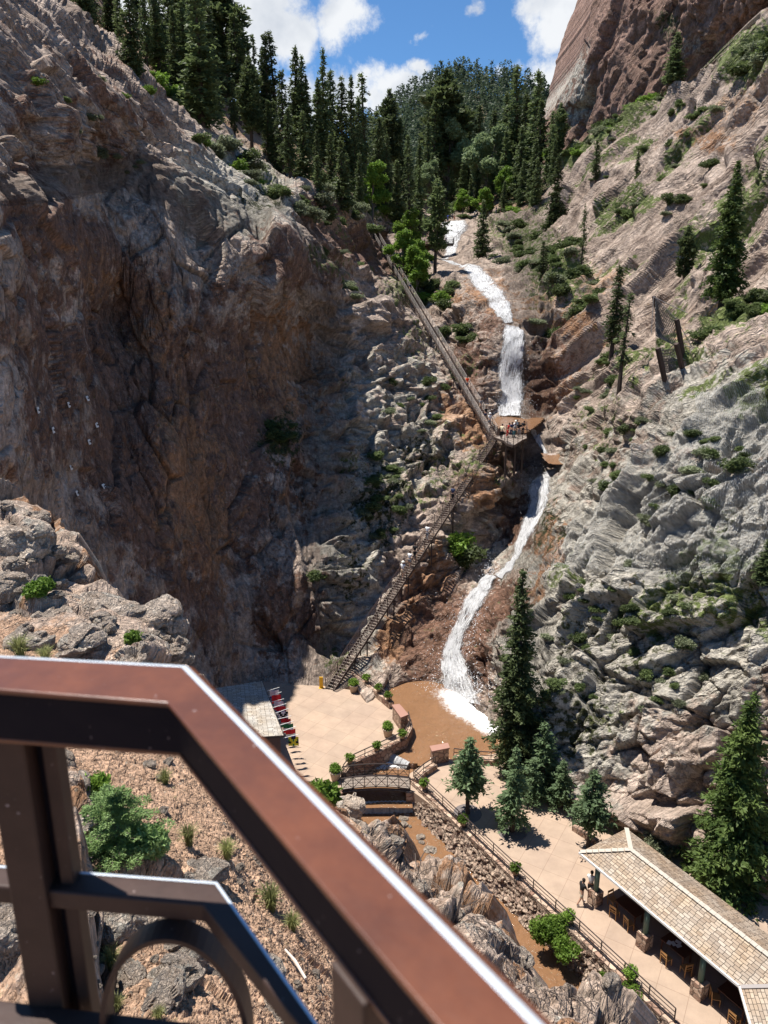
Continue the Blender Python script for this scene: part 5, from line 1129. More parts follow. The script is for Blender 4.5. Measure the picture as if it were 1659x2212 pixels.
# second wing of the roof, lower right
wing = empty('pavilion_wing', (F1.x, F1.y, 0)); tag(wing, 'corner wing of shingle roof running out of frame beyond the pavilion', 'roof wing'); o0w = Vector((F1.x, F1.y, 0))
dW = (g(1628, 2230, ZE)-F1).normalized(); nW = Vector((-dW.y, dW.x, 0)); nW = nW if nW.x > 0 else -nW
def PW_(a, p_, z): return dW*a+nW*p_+Vector((0, 0, z))
roofmesh('roof_slope', [[PW_(-.05, 0, ZE-.01), PW_(7, 0, ZE-.01), PW_(7, 2.6, ZR+.3), PW_(1.2, 2.6, ZR+.3), R1+o0-o0w]], M_shing, wing)
b = MB(); b.bar(PW_(-.1, -.04, ZE-.06), PW_(7, -.04, ZE-.06), .07, .13); b.build('gutter', M_white, wing)
b = MB(); b.bar(PW_(.1, 0, ZE+.04), R1+o0-o0w+Vector((0, 0, .05)), .2, .04); b.build('valley', M_steel, wing)
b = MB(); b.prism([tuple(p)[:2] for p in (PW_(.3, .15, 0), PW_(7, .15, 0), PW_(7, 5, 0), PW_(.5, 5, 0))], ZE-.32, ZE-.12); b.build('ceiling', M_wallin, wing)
for a_ in (1.6, 4.5):
    b = MB(); q = PW_(a_, .5, .48); b.box(q, (.62, .62, .94), math.atan2(dW.y, dW.x)); b.build('column_base', M_stone, wing); b = MB(); b.lathe((q.x, q.y, .95), [(.15, 0), (.15, 1.75)], 14); b.build('column', M_green, wing, True)
# chairs and tables
def chair():
    r = empty('wooden_chair', (0, 0, -500)); b = MB(); b.box((0, 0, .44), (.44, .42, .03)); b.build('seat', M_wood, r)
    for sx in (-1, 1):
        b = MB(); b.bar((sx*.2, -.18, 0), (sx*.2, -.18, .44), .035); b.build('leg', M_wood, r); b = MB(); b.bar((sx*.2, .2, 0), (sx*.2, .25, .92), .035); b.build('leg', M_wood, r)
    b = MB(); b.box((0, .25, .84), (.42, .03, .14)); b.box((0, .235, .62), (.38, .02, .06)); b.build('backrest', M_wood, r); r['category'] = 'chair'; return r
def table():
    r = empty('dining_table', (0, 0, -500)); b = MB(); b.box((0, 0, .74), (1.5, .8, .05)); b.build('tabletop', M_dkwood, r, bevel=.01)
    for sx in (-1, 1):
        for sy in (-1, 1): b = MB(); b.bar((sx*.66, sy*.32, 0), (sx*.66, sy*.32, .72), .06); b.build('leg', M_dkwood, r)
    r['category'] = 'table'; return r
c0 = chair(); t0_ = table(); rzA = math.atan2(dA.y, dA.x); fc = True; ftab = True
for a_, p_, lab in [(2.75, 1.35, 'dark wooden table nearest the pavilion corner'), (5.9, 1.4, 'dark wooden table with papers on it behind the second column'), (9.4, 1.35, 'dark wooden table near the far right end of the pavilion')]:
    q = PV(a_, p_, 0)+o0
    if ftab: t0_.location = q; t0_.rotation_euler = (0, 0, rzA); t0_['label'] = lab; t0_['group'] = 'tables under the pavilion'; ftab = False
    else: copy_tree(t0_, q, rzA, 1, lab, 'tables under the pavilion')
for a_, p_, rz, lab in [(2.35, .62, 3.3, 'wooden chair pushed to the front of the first pavilion table'), (3.35, .66, 2.9, 'wooden chair with a bag at the first pavilion table'), (5.95, .55, 3.05, 'light wooden chair standing out in front of the middle table'), (6.9, .9, 4.4, 'wooden chair at the side of the middle table'),
    (8.75, .75, 2.4, 'wooden chair turned sideways just right of the third column'), (9.95, .55, 3.1, 'light wooden chair in front of the last table'), (10.5, 1.2, 4.5, 'wooden chair in shade at the end of the last table'), (1.7, 1.2, 1.5, 'wooden chair at the left end of the first table')]:
    q = PV(a_, p_, 0)+o0
    if fc: c0.location = q; c0.rotation_euler = (0, 0, rzA+rz); c0['label'] = lab; c0['group'] = 'chairs under the pavilion'; fc = False
    else: copy_tree(c0, q, rzA+rz, 1, lab, 'chairs under the pavilion')
b = MB()
for k, (x, y, r_) in enumerate([(0, 0, .2), (.3, .1, .9), (.22, -.14, 1.9), (-.2, .05, 2.4)]): b.box((x, y, .006+.004*k), (.22, .3, .004), r_)
o = b.build('papers', M_white); q = PV(5.75, 1.3, .77)+o0; o.location = q; tag(o, 'white papers scattered on the middle pavilion table', 'papers')
# ================================================================ small hut with flags
ZH = 3.2
hA, hB, hC, hD = g(566, 1471, ZH+.55), g(612, 1588, ZH), g(560, 1608, ZH), g(480, 1505, ZH+.55)
hut = empty('ticket_hut', ((hA.x+hC.x)/2, (hA.y+hC.y)/2, 0)); tag(hut, 'small hut with pale shingled roof at the left edge of the plaza', 'hut'); hc0 = Vector(hut.location)
q_ = [p-hc0 for p in (hC-Vector((3.2, 0, -.4)), hB, hA, hD-Vector((2.6, 0, -.4)))]
roofmesh('roof', [q_], M_shing2, hut)
b = MB(); b.bar(q_[1]-Vector((0, 0, .1)), q_[2]-Vector((0, 0, .1)), .1, .16); b.bar(q_[0]-Vector((0, 0, .1)), q_[1]-Vector((0, 0, .1)), .1, .16); b.build('fascia', M_railf, hut)
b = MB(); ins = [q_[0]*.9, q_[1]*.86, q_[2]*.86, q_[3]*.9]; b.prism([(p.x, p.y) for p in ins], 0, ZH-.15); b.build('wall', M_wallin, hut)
def flagmesh(n, wdt, hgt, seed):
    rs = R(seed); v = []; f = []; nx, ny = 8, 5
    for j in range(ny):
        for i in range(nx): v.append((wdt*i/(nx-1), .07*sin(i*1.1+seed)*(i/nx), -hgt*j/(ny-1)-.08*wdt*i/(nx-1)))
    for j in range(ny-1):
        for i in range(nx-1): k = j*nx+i; f.append((k, k+1, k+nx+1, k+nx))
    me = bpy.data.meshes.new('cloth'); me.from_pydata(v, [], f); return me, nx, ny
FM = {k: mat('flag_'+k, c, .8) for k, c in dict(white=(.75, .75, .75), red=(.60, .02, .03), green=(.02, .18, .06), black=(.015, .015, .02), yellow=(.75, .60, .04), blue=(.04, .05, .30)).items()}
fl = [('white','white','blue','white flag nearest the cliff on the hut eave'),('red','red','red','plain red flag on the hut eave'),('white','white','red','white flag with a red band on the hut eave'),('red','blue','white','red and dark blue flag on the hut eave'),('white','black','white','black and white striped flag on the hut eave'),
      ('red','white','green','red, white and green flag hanging low on the hut eave'),('green','white','red','white flag with a green base, sixth along the eave'),('red','white','blue','white and purple flag near the front of the eave'),('green','yellow','black','green, yellow and black flag at the hut corner')]
dE = (q_[1]-q_[2])
for i, (a_, b_, c_, lab) in enumerate(fl):
    f = .16+.84*i/8; base = q_[2]+dE*f+hc0-Vector((0, 0, .25)); root = empty('flag', base, radians(12+7*sin(i*2.1))); tag(root, lab, 'flag', 'flags along the hut eave')
    mb = MB(); mb.bar((0, 0, 0), (1.15, 0, .25), .03); mb.build('pole', M_white, root)
    me, nx, ny = flagmesh(0, .75, .75, i); [me.materials.append(FM[k]) for k in (a_, b_, c_)]
    pi_ = [(min(2, j*3//(ny-1)) if i not in (8, 4) else (1 if abs(k-j*1.6) < 1.3 or abs(nx-2-k-j*1.6) < 1.3 else (0 if j % 2 else 2))) for j in range(ny-1) for k in range(nx-1)]
    me.polygons.foreach_set('material_index', pi_); o = bpy.data.objects.new('cloth', me); col.objects.link(o); o.parent = root; o.location = (.35, 0, .08)
# wet floor sign by the stair foot
b = MB(); b.box((0, 0, .55), (.34, .08, 1.1)); b.box((0, 0, .02), (.42, .36, .04)); o = b.build('caution_sign', M_yel, bevel=.01); o.location = g(694, 1486, 0); tag(o, 'upright yellow caution stand at the foot of the stairs', 'sign')
# ================================================================ stairs
M_tread = mat('dark_tread', (.13, .10, .085), .7, vary=.2)
def stair(A, B, label, wdt=1.15, tread=.27, sup=(), posts_every=2.0, name='staircase'):
    """A foot, B head"""
    A, B = Vector(A), Vector(B); root = empty(name, A); tag(root, label, 'staircase'); d = B-A; hd = Vector((d.x, d.y, 0)); ln = hd.length; hd.normalize(); sd_ = Vector((hd.y, -hd.x, 0))
    n = min(200, int(ln/tread)); b = MB()
    for k in range(n):
        f = (k+.5)/n; b.box(d*f, (wdt, d.xy.length/n*.55, .05), math.atan2(sd_.y, sd_.x))
    b.build('treads', M_step if wdt < .9 else M_tread, root)['kind'] = 'stuff'
    for s in (-1, 1):
        o = sd_*s*wdt/2; b = MB(); b.bar(o-Vector((0, 0, .12)), d+o-Vector((0, 0, .12)), .07, .26); b.build('stringer', M_post, root)
        b = MB()
        for z in (1.0, .75, .5, .25): b.tube([o+Vector((0, 0, z)), d+o+Vector((0, 0, z))], .035 if z == 1.0 else .024, 4)
        b.build('handrail', M_steel if wdt > .9 else M_rail, root); m_ = int(d.length/posts_every); b = MB()
        for k in range(m_+1): q = d*(k/m_)+o; b.bar(q-Vector((0, 0, .2)), q+Vector((0, 0, 1.0)), .06)
        b.build('balusters', M_railf, root)
    for f, depth in sup:
        q = d*f
        for s in (-1, 1):
            b = MB(); p = q+sd_*s*wdt*.45; b.bar(p-Vector((0, 0, depth)), p-Vector((0, 0, .1)), .13); b.build('support_post', M_post, root)
        b = MB(); b.bar(q-sd_*wdt*.9-Vector((0, 0, .4)), q+sd_*wdt*.9-Vector((0, 0, .4)), .12); b.bar(q-sd_*2.2-Vector((0, 0, 1.4)), q+sd_*.4-Vector((0, 0, .5)), .06); b.build('cross_beam', M_post, root)
    return root
stair(STL1, STL0, 'lower flight of the steep steel stairway up the sunlit buttress', 0.85, .30, [(.1,3.5),(.16,3.5),(.3,4.2),(.38,3),(.52,3.2),(.66,3.5),(.78,4),(.9,4.5)])
stair(STU1, STU0, 'upper flight of the steep steel stairway above the middle platform', 1.0, .36, [(.08,3.5),(.2,4),(.36,5),(.5,5),(.64,5.5),(.8,5),(.93,5)])
def platform(pts, z, label, hgt=1.05, legs=(), deep=5, th=.2, deckm=None, name='viewing_platform', gaps=(), zabs=True):
    W = [Vector(at(x, y, zof(y, z))) for x, y in pts]; c = sum(W, Vector())/len(W); root = empty(name, c); tag(root, label, 'platform'); Q = [p-c for p in W]
    b = MB(); b.prism([(p.x, p.y) for p in Q], -th, 0); b.build('deck', deckm or M_step, root)
    b = MB()
    for i, p in enumerate(Q):
        q = Q[(i+1) % len(Q)]
        if i in gaps: continue
        for zz_ in (hgt, hgt*.8, hgt*.6, hgt*.4, hgt*.2): b.tube([p+Vector((0, 0, zz_)), q+Vector((0, 0, zz_))], .04 if zz_ == hgt else .022, 4)
        k = max(1, int((q-p).length/1.4))
        for j in range(k+1): s = p.lerp(q, j/k); b.bar(s, s+Vector((0, 0, hgt)), .06)
    b.build('platform_railing', M_rail, root); b = MB()
    for i, p in enumerate(Q): q = Q[(i+1) % len(Q)]; b.bar(p-Vector((0, 0, th*.7)), q-Vector((0, 0, th*.7)), .14, .26)
    b.build('edge_beam', M_post, root)
    for (x, y) in legs:
        p = Vector(at(x, y, zof(y, z)))-c; b = MB(); b.bar(p-Vector((0, 0, deep)), p-Vector((0, 0, .1)), .22); b.build('support_post', M_post, root)
    return root, c
MIDZ = float(proj(STL0)[2]); MZ = float(STL0[2])
mp, mpc = platform([(1068,944),(1093,938),(1122,934),(1137,930),(1138,946),(1128,950),(1109,962),(1096,958),(1090,952)], MZ, 'middle viewing platform on posts beside the stair, full of visitors', 1.1, [(1094,952),(1114,952),(1130,944)], 4.5, gaps=(0, 8))
tp, tpc = platform([(795,503),(812,496),(838,499),(834,511),(806,514)], float(STU0[2]), 'stair head platform at the top of the upper flight', 1.1, [(800,510),(830,508)], 7, gaps=(4,))
ub, ubc = platform([(916,531),(978,529),(980,525),(918,527)], float(at(950, 528, 168)[2]), 'topmost steel footbridge crossing in front of the top fall', 1.2, [], 5, gaps=(), deckm=M_post)
a_, b_ = Vector(at(981, 526, 168)), Vector(at(1013, 492, 180)); railing([a_, b_], 999, 'sloping railing climbing right from the topmost footbridge', 1.2, (1.2, .85, .5, .2), 2.2)
# ================================================================ rockfall fence and nets
def net(name, quad, nx, ny, r, label, sag=.5, cat='net', parent=None, m_=None, jit=.0, P=None):
    A, B, C, D = [np.array(p, float) for p in quad] if P is None else (None,)*4
    b = MB()
    def pt(u, v):
        p = (A*(1-u)+B*u)*(1-v)+(D*(1-u)+C*u)*v; p = p+np.array([0, 1, -.6])*sag*sin(pi*u)*sin(pi*v); return p
    for j in range(ny+1):
        for i in range(nx):
            u0, v0 = (i+.5*(j % 2))/nx, j/ny
            p0 = pt(min(1, u0), v0)
            if j < ny:
                for du in (-.5, .5):
                    u1 = u0+du/nx
                    if -.01 <= u1 <= 1.01: b.bar(p0, pt(min(max(u1, 0), 1), (j+1)/ny), r)
    return b
rf = empty('rockfall_fence', at(1440, 825, 82)); tag(rf, 'steel rockfall fence of two hanging net panels between dark posts', 'fence'); ro = Vector(rf.location)
FZ = float(proj(pick(1450, 800))[2])-1.0
posts = [((1412,640),(1424,690)), ((1462,690),(1476,772)), ((1421,752),(1437,826)), ((1461,742),(1474,797))]
for (x0, y0), (x1, y1) in posts:
    zb_ = float(proj(pick(x1, y1))[2]); b = MB(); b.bar(Vector(at(x1, y1, zb_+.2))-ro, Vector(at(x0, y0, zb_-1.2))-ro, .34, .34); b.build('post', M_post, rf)
nm = mat('net_wire', (.12, .115, .11), .6, metal=.3)
q4 = [np.array(at(x, y, z_-80.4+FZ))-np.array(ro) for x, y, z_ in ((1415,645,80.2),(1461,690,80.2),(1461,748,80.6),(1416,726,80.6))]; net('', q4, 15, 15, .045, '', .9).build('net_panel', nm, rf)
q4 = [np.array(at(x, y, z_-80.4+FZ))-np.array(ro) for x, y, z_ in ((1424,755,80.2),(1460,752,80.2),(1459,816,80.8),(1437,825,80.8))]; net('', q4, 11, 14, .045, '', .6).build('net_panel', nm, rf)
b = MB()
for p, q in (((1412,640),(1462,690)), ((1412,642),(1485,676)), ((1462,690),(1500,760)), ((1421,752),(1510,790)), ((1461,742),(1500,752)), ((1412,640),(1407,720))): b.tube([Vector(at(*p, FZ))-ro, Vector(at(*q, FZ+.3))-ro], .035, 4)
b.build('cable', M_steel, rf)
def draped(name, uvpt, nu_, nv_, r, mtl, label, cat, off, keep=lambda u, v: True, jit=0, seed=0, fun=surf, hexa=False):
    rs = R(seed); b = MB(); G = {}
    for j in range(nv_+1):
        for i in range(nu_+1):
            u = (i+.5*(j % 2))/nu_; v = j/nv_; x, y = uvpt(min(u, 1), v)
            if keep(x, y): p = fun(x+rs.uniform(-jit, jit), y+rs.uniform(-jit, jit)); d = np.array([0, 0, CAMZ])-p; G[i, j] = Vector(p+d/np.linalg.norm(d)*off*rs.uniform(.6, 1.3))
    for (i, j), p in G.items():
        o_ = j % 2
        for q in ((i+o_, j+1), (i-1+o_, j+1)):
            if hexa and (i+j) % 3 == 0 and q[0] == i+o_: continue
            if q in G and (G[q]-p).length < 3: b.bar(p, G[q], r)
        if hexa and (i+1, j) in G and (i+j) % 2 == 0: b.bar(p, G[i+1, j], r)
    o = b.build(name, mtl); tag(o, label, cat); return o
net_m = mat('galvanised_net', (.42, .42, .40), .5, metal=.2)
draped('rockfall_net', lambda u, v: (1100+560*u, 850+390*v), 150, 105, .012, net_m, 'grey wire netting draped over the boulders of the right wall', 'netting', .35, keep=lambda x, y: y > 1230-.95*(x-1130)+0 if x < 1500 else True)
draped('rockfall_net', lambda u, v: (900+330*u+230*(v-.5), 1840+330*v+60*u), 34, 34, .010, mat('rusty_net_wire', (.11, .085, .07), .7, metal=.2), 'tangled hexagonal wire netting over the rocks below the balcony', 'netting', .12, jit=5, seed=4, fun=hsurf, hexa=True,
    keep=lambda x, y: x > np.interp(y, [1700, 1850, 2000, 2150, 2300], [720, 830, 960, 1100, 1210]) and y > np.interp(x, hx, ht)+3)
draped('rockfall_net', lambda u, v: (765+110*u, 1778+90*v), 11, 10, .012, bpy.data.materials['rusty_net_wire'], 'netting on the rock closest to the small weir', 'netting', .12, jit=3, seed=8, fun=hsurf, hexa=True, keep=lambda x, y: y > np.interp(x, hx, ht)+3)
# loose strands of wire
for k, (x, y) in enumerate([(800,1800),(850,1830),(900,1890),(960,1930)]):
    rs = R(k+50); b = MB()
    for _ in range(5):
        p = Vector(hsurf(x, y+6)); pts = [p.copy()]; v = Vector(rs.normal(size=3))*.13; v.z = abs(v.z)+.07
        for s in range(9): p = p+v*.45; v = v+Vector(rs.normal(size=3))*.10-Vector((0, 0, .055)); pts.append(p.copy())
        b.tube(pts, .013, 4)
    o = b.build('loose_wire', bpy.data.materials['rusty_net_wire']); tag(o, 'springy loose wire curling from the netting edge', 'wire', 'loose wires at the netting edge')
# white survey plates on the shaded wall
for k, (zx, zy) in enumerate([(557,927),(434,966),(233,1001),(617,1098),(332,1130),(568,1207),(449,1371),(664,1497),(490,1540)]):
    x, y = zx*.3334, 553+zy*.3334; p = pick(x, y); n_ = Vector(surfn(x, y)); b = MB(); q = n_.to_track_quat('Z', 'Y'); X, Y, Z = [q @ Vector(a) for a in ((1, 0, 0), (0, 1, 0), (0, 0, 1))]
    b.box((0, 0, 0), (.38, .38, .03), ax=(X, Y, Z)); root = b.build('anchor_plate', M_white); root.location = Vector(p)+n_*.14; tag(root, 'small white square anchor plate bolted on the shaded left wall', 'anchor plate', 'anchor plates on the left wall')
    b = MB(); b.tube([Vector((0, 0, 0)), n_*.12], .05, 6); b.tube([Vector((0, 0, 0)), -n_*1.2], .03, 5); b.build('bolt', M_post, root)
# ================================================================ people
def person_parts(pose, seed=0):
    """joint chains for a standing or walking figure 1.75 m tall facing -y"""
    J = {}
    st, ar, bend = pose
    hip = Vector((0, 0, .93)); ch = Vector((0, -bend*.28, 1.30)); nk = Vector((0, -bend*.42, 1.49)); hd = nk+Vector((0, -.03-bend*.05, .13))
    L_ = []
    def skin(verts, edges, rad, name, material, parent, sub=2, root=0):
        me = bpy.data.meshes.new(name); me.from_pydata([tuple(v) for v in verts], edges, []); o = bpy.data.objects.new(name, me); col.objects.link(o)
        o.modifiers.new('s', 'SKIN'); o.modifiers['s'].use_smooth_shade = True
        for i, r in enumerate(rad): me.skin_vertices[0].data[i].radius = (r, r) if not hasattr(r, '__len__') else r
        me.skin_vertices[0].data[root].use_root = True
        sb = o.modifiers.new('u', 'SUBSURF'); sb.levels = 1; sb.render_levels = 1
        dg = bpy.context.evaluated_depsgraph_get(); m2 = bpy.data.meshes.new_from_object(o.evaluated_get(dg)); col.objects.unlink(o); bpy.data.objects.remove(o)
        m2.name = name; m2.materials.clear(); m2.materials.append(material); o2 = bpy.data.objects.new(name, m2); col.objects.link(o2); o2.parent = parent; return o2
    return hip, ch, nk, hd, skin
def person(pose, shirt, legs, hair, skinc=(.42, .24, .16), hat=None, shorts=False, backpack=None):
    st, ar, bend = pose
    root = empty('person', (0, 0, -500)); root['category'] = 'person'
    def M(c, nm):
        k = nm+'_%02d%02d%02d' % tuple(int(x*60) for x in c)
        return bpy.data.materials.get(k) or mat(k, c, .8, vary=.12, scale=8)
    hip, ch, nk, hd, skin = person_parts(pose)
    sm = M(skinc, 'skin')
    V = [hip, Vector((0, -bend*.1, 1.10)), ch, nk, hd-Vector((0, .01, .03)), hd+Vector((0, 0, .07))]; E = [(0, 1), (1, 2), (2, 3), (3, 4), (4, 5)]; Rr = [.11, .10, .13, .05, .085, .075]
    joints = {}
    for s in (-1, 1):
        f = st*s; k = len(V); hp = Vector((s*.10, 0, .88)); kn = Vector((s*.10, -f*.16-.02*abs(f), .49)); an = Vector((s*.10, -f*.30+(.10 if f < 0 else 0), .09+(.05 if f < -.4 else 0))); to = an+Vector((s*.02, -.15, -.055))
        V += [hp, kn, an, to]; E += [(0, k), (k, k+1), (k+1, k+2), (k+2, k+3)]; Rr += [.095, .060, .042, .035]; joints['leg', s] = (hp, kn, an, to)
        k = len(V); sh_ = Vector((s*.19, ch.y, 1.42)); a_ = ar if s == 1 else ar*.6
        el = sh_+Vector((s*.06, f*.12-a_*.14, -.29+a_*.05)); wr = el+Vector((-s*.02*a_*4, f*.05-.08-a_*.2, -.24+a_*.26)); pm = wr+(wr-el).normalized()*.09
        V += [sh_, el, wr, pm]; E += [(2, k), (k, k+1), (k+1, k+2), (k+2, k+3)]; Rr += [.062, .042, .030, .034]; joints['arm', s] = (sh_, el, wr, pm)
        for q in range(4):
            kk = len(V); dirv = (wr-el).normalized(); V.append(pm+dirv*(.075-.008*abs(q-1.5))+Vector((0, (q-1.5)*.019, 0))); E.append((kk-1-q, kk)); Rr.append(.009)
        kk = len(V); V.append(pm+Vector((-s*.02, -.045, -.02))); E.append((kk-5, kk)); Rr.append(.010)
    body = skin(V, E, Rr, 'body', sm, root)
    # shirt
    V = [hip+Vector((0, 0, -.03)), Vector((0, -bend*.1, 1.10)), ch, nk-Vector((0, 0, .06))]; E = [(0, 1), (1, 2), (2, 3)]; Rr = [(.155, .115), (.145, .115), (.175, .135), (.09, .08)]
    for s in (-1, 1):
        sh_, el, wr, pm = joints['arm', s]; k = len(V); V += [sh_, sh_.lerp(el, .75)]; E += [(2, k), (k, k+1)]; Rr += [.085, .068]
    skin(V, E, Rr, 'shirt', M(shirt, 'shirt'), root)
    V = [hip+Vector((0, 0, .04)), hip-Vector((0, 0, .05))]; E = [(0, 1)]; Rr = [(.15, .12), (.16, .125)]
    for s in (-1, 1):
        hp, kn, an, to = joints['leg', s]; k = len(V)
        if shorts: V += [hp-Vector((0, 0, .08)), hp.lerp(kn, .85)]; E += [(1, k), (k, k+1)]; Rr += [.11, .095]
        else: V += [hp-Vector((0, 0, .08)), kn, kn.lerp(an, .92)]; E += [(1, k), (k, k+1), (k+1, k+2)]; Rr += [.11, .082, .066]
    skin(V, E, Rr, 'shorts' if shorts else 'trousers', M(legs, 'cloth'), root)
    for s in (-1, 1):
        hp, kn, an, to = joints['leg', s]; skin([an+Vector((0, .03, -.02)), to+Vector((0, -.02, 0))], [(0, 1)], [.052, .045], 'shoe', M((.10, .09, .09) if not shorts else (.5, .5, .48), 'shoe'), root)
    b = MB(); c = hd+Vector((0, .018, .075)); b.lathe(c, [(.02, -.085), (.085, -.07), (.099, -.01), (.093, .045), (.06, .085), (.01, .10)], 14); b.build('hair', M(hair, 'hair'), root, True)
    b = MB(); f0 = hd+Vector((0, -.082, .03)); b.box(f0+Vector((0, -.008, 0)), (.022, .03, .04)); b.build('nose', sm, root)
    b = MB(); b.box(f0+Vector((-.032, .004, .03)), (.022, .012, .012)); b.box(f0+Vector((.032, .004, .03)), (.022, .012, .012)); b.build('eyes', M((.03, .02, .02), 'eye'), root)
    if hat: b = MB(); b.lathe(c+Vector((0, 0, .01)), [(.17, 0), (.17, .012), (.10, .02), (.10, .09), (.07, .12), (.01, .125)], 16); b.build('hat', M(hat, 'hat'), root, True)
    if backpack: b = MB(); b.box(ch+Vector((0, .2, -.02)), (.28, .16, .42)); b.build('backpack', M(backpack, 'pack'), root, bevel=.04)
    return root
def put(root, loc, rz, label, group=None, s=1.0):
    root.location = loc; root.rotation_euler = (0, 0, rz); root.scale = (s,)*3; root['label'] = label
    if group: root['group'] = group
BLK, WHT, KH, NAV, RED, TEAL, GRY, TAN = (.015, .015, .017), (.78, .78, .78), (.42, .36, .27), (.03, .045, .10), (.55, .02, .02), (.06, .16, .18), (.25, .25, .26), (.55, .42, .30)
HB, HK = (.06, .035, .02), (.015, .012, .01)
put(person((.75, .5, .15), BLK, KH, HK, shorts=True, hat=None), g(1254, 1953, 0), 1.9, 'man in a black shirt and khaki shorts walking past the pavilion')
put(person((.2, .9, .05), WHT, BLK, HK), g(1274, 1936, 0), 2.6, 'person in a white top and black trousers standing by the first green column')
put(person((.1, .7, .1), BLK, BLK, HB), g(994, 1703, 0), .4, 'person in black standing beside the small terrace conifer')
put(person((.1, .5, .1), RED, GRY, HB, shorts=True), g(1001, 1706, 0), 1.4, 'person in red and grey beside the one in black under the conifer')
def on_stair(A, B, x, side=0):
    A, B = Vector(A), Vector(B); k = min(range(201), key=lambda k: abs(proj(A.lerp(B, k/200))[0 if abs(A.x-B.x) > 3 else 1]-x)); return A.lerp(B, k/200)
sg = 'visitors on the stairs'
for x, sh_, lg, sc, lab, hat_ in [(923,WHT,GRY,False,'person in a white shirt climbing high on the lower flight',None),(895,BLK,BLK,False,'person in black and white halfway up the lower flight',None),(884,WHT,GRY,True,'person bending over the rail of the lower flight, below the one in black',None),(869,WHT,TAN,True,'person in a white sun hat on the lower flight',(.8,.78,.7)),
    (978,NAV,BLK,False,'person in dark clothes on the upper half of the lower flight',None)]:
    put(person((.5, .6, .25), sh_, lg, HB, shorts=sc, hat=hat_), on_stair(STL1, STL0, x)+Vector((0, 0, .05)), 2.7, lab, sg)
for x, sh_, lg, sc, lab, hat_ in [(1058,WHT,GRY,True,'man in a white shirt and cap stepping down to the middle platform',(.8,.8,.8)),(1049,BLK,NAV,True,'person in dark blue just above the man in white on the upper flight',None),(1038,GRY,TAN,True,'person in grey low on the upper flight',None),(1008,(.85,.08,.02),GRY,True,'person in a bright orange red shirt on the upper flight',None),
    (886,NAV,TAN,False,'person in a dark shirt high on the upper flight, lowest of a loose group',None),(872,TAN,KH,True,'person in tan clothes high on the upper flight',None),(862,BLK,KH,True,'person in black among the group high on the upper flight',None),(851,(.35,.3,.4),WHT,True,'person in pale shorts near the top of the upper flight',None),(843,BLK,GRY,True,'uppermost climber in black on the upper flight',None)]:
    put(person((.5, .5, .1), sh_, lg, HB, shorts=sc, hat=hat_), on_stair(STU1, STU0, x)+Vector((0, 0, .05)), .5, lab, sg)
pg = 'visitors on the middle platform'
for x, y, sh_, lg, rz, lab, hat_ in [(1083,948,(.7,.6,.4),BLK,2.6,'person in a cream shirt at the stair end of the middle platform',None),(1096,945,RED,RED,1.2,'person in red leaning at the rail of the middle platform',None),(1104,943,NAV,NAV,.3,'person in navy next to the one in red on the middle platform',None),(1110,946,GRY,TEAL,.8,'person in grey and teal at the front of the middle platform',None),
    (1112,939,WHT,BLK,.2,'person in a white hat among the platform crowd',(.8,.78,.7)),(1117,938,(.10,.14,.15),NAV,3.3,'tallest visitor in dark teal at the back of the middle platform',None),(1121,943,BLK,GRY,-.4,'person in black by the right bend of the middle platform',None),(1129,940,BLK,BLK,.6,'person in black with a backpack at the right end of the middle platform',None)]:
    P_ = Vector(at(x, y, zof(y, MZ))); put(person((.15, .8, .35), sh_, lg, HK, hat=hat_, backpack=BLK if x == 1129 else None), P_, rz, lab, pg)
for x, y, sh_, lg, lab in [(806,502,BLK,TAN,'person in black leaning on the rail of the stair head platform'),(816,501,WHT,BLK,'person in a white shirt and dark trousers at the stair head'),(825,502,GRY,KH,'person in grey right of the white shirted one at the stair head')]:
    P_ = Vector(at(x, y, zof(y, float(STU0[2])))); put(person((.2, .6, .2), sh_, lg, HB, hat=(.8,.8,.8) if x == 806 else None), P_, .8, lab, 'visitors at the stair head')
for x, sh_, lg, lab in [(947,BLK,BLK,'person in black on the topmost footbridge, left one'),(952,(.3,.2,.25),BLK,'person on the topmost footbridge beside the one in black'),(963,WHT,GRY,'person in a white top on the right half of the topmost footbridge')]:
    P_ = Vector(at(x, 529, 168)); P_.z = ubc.z; put(person((.1, .5, .1), sh_, lg, HB), P_, .2, lab, 'visitors on the topmost footbridge')
for x, y, sh_, lg, lab in [(945,476,WHT,BLK,'leftmost visitor at the top of the falls'),(953,476,GRY,GRY,'visitor in grey second from the left at the top of the falls'),(968,475,(.03,.08,.4),(.03,.08,.4),'visitor in bright blue at the top of the falls'),(978,472,GRY,BLK,'tall visitor in grey in the middle of the fall top'),(982,473,TAN,(.6,.2,.1),'visitor in orange trousers beside the tall grey one'),
    (1023,460,WHT,NAV,'visitor in white right of the fall top railing'),(1029,458,NAV,BLK,'visitor in navy beside the white one right of the fall top'),(1076,474,NAV,NAV,'visitor in navy standing alone with a companion on the right slab'),(1083,474,BLK,BLK,'visitor in black on the right slab')]:
    put(person((.1, .4, .1), sh_, lg, HK, hat=None), Vector(surf(x, y)), x*.1, lab, 'visitors at the top of the falls')
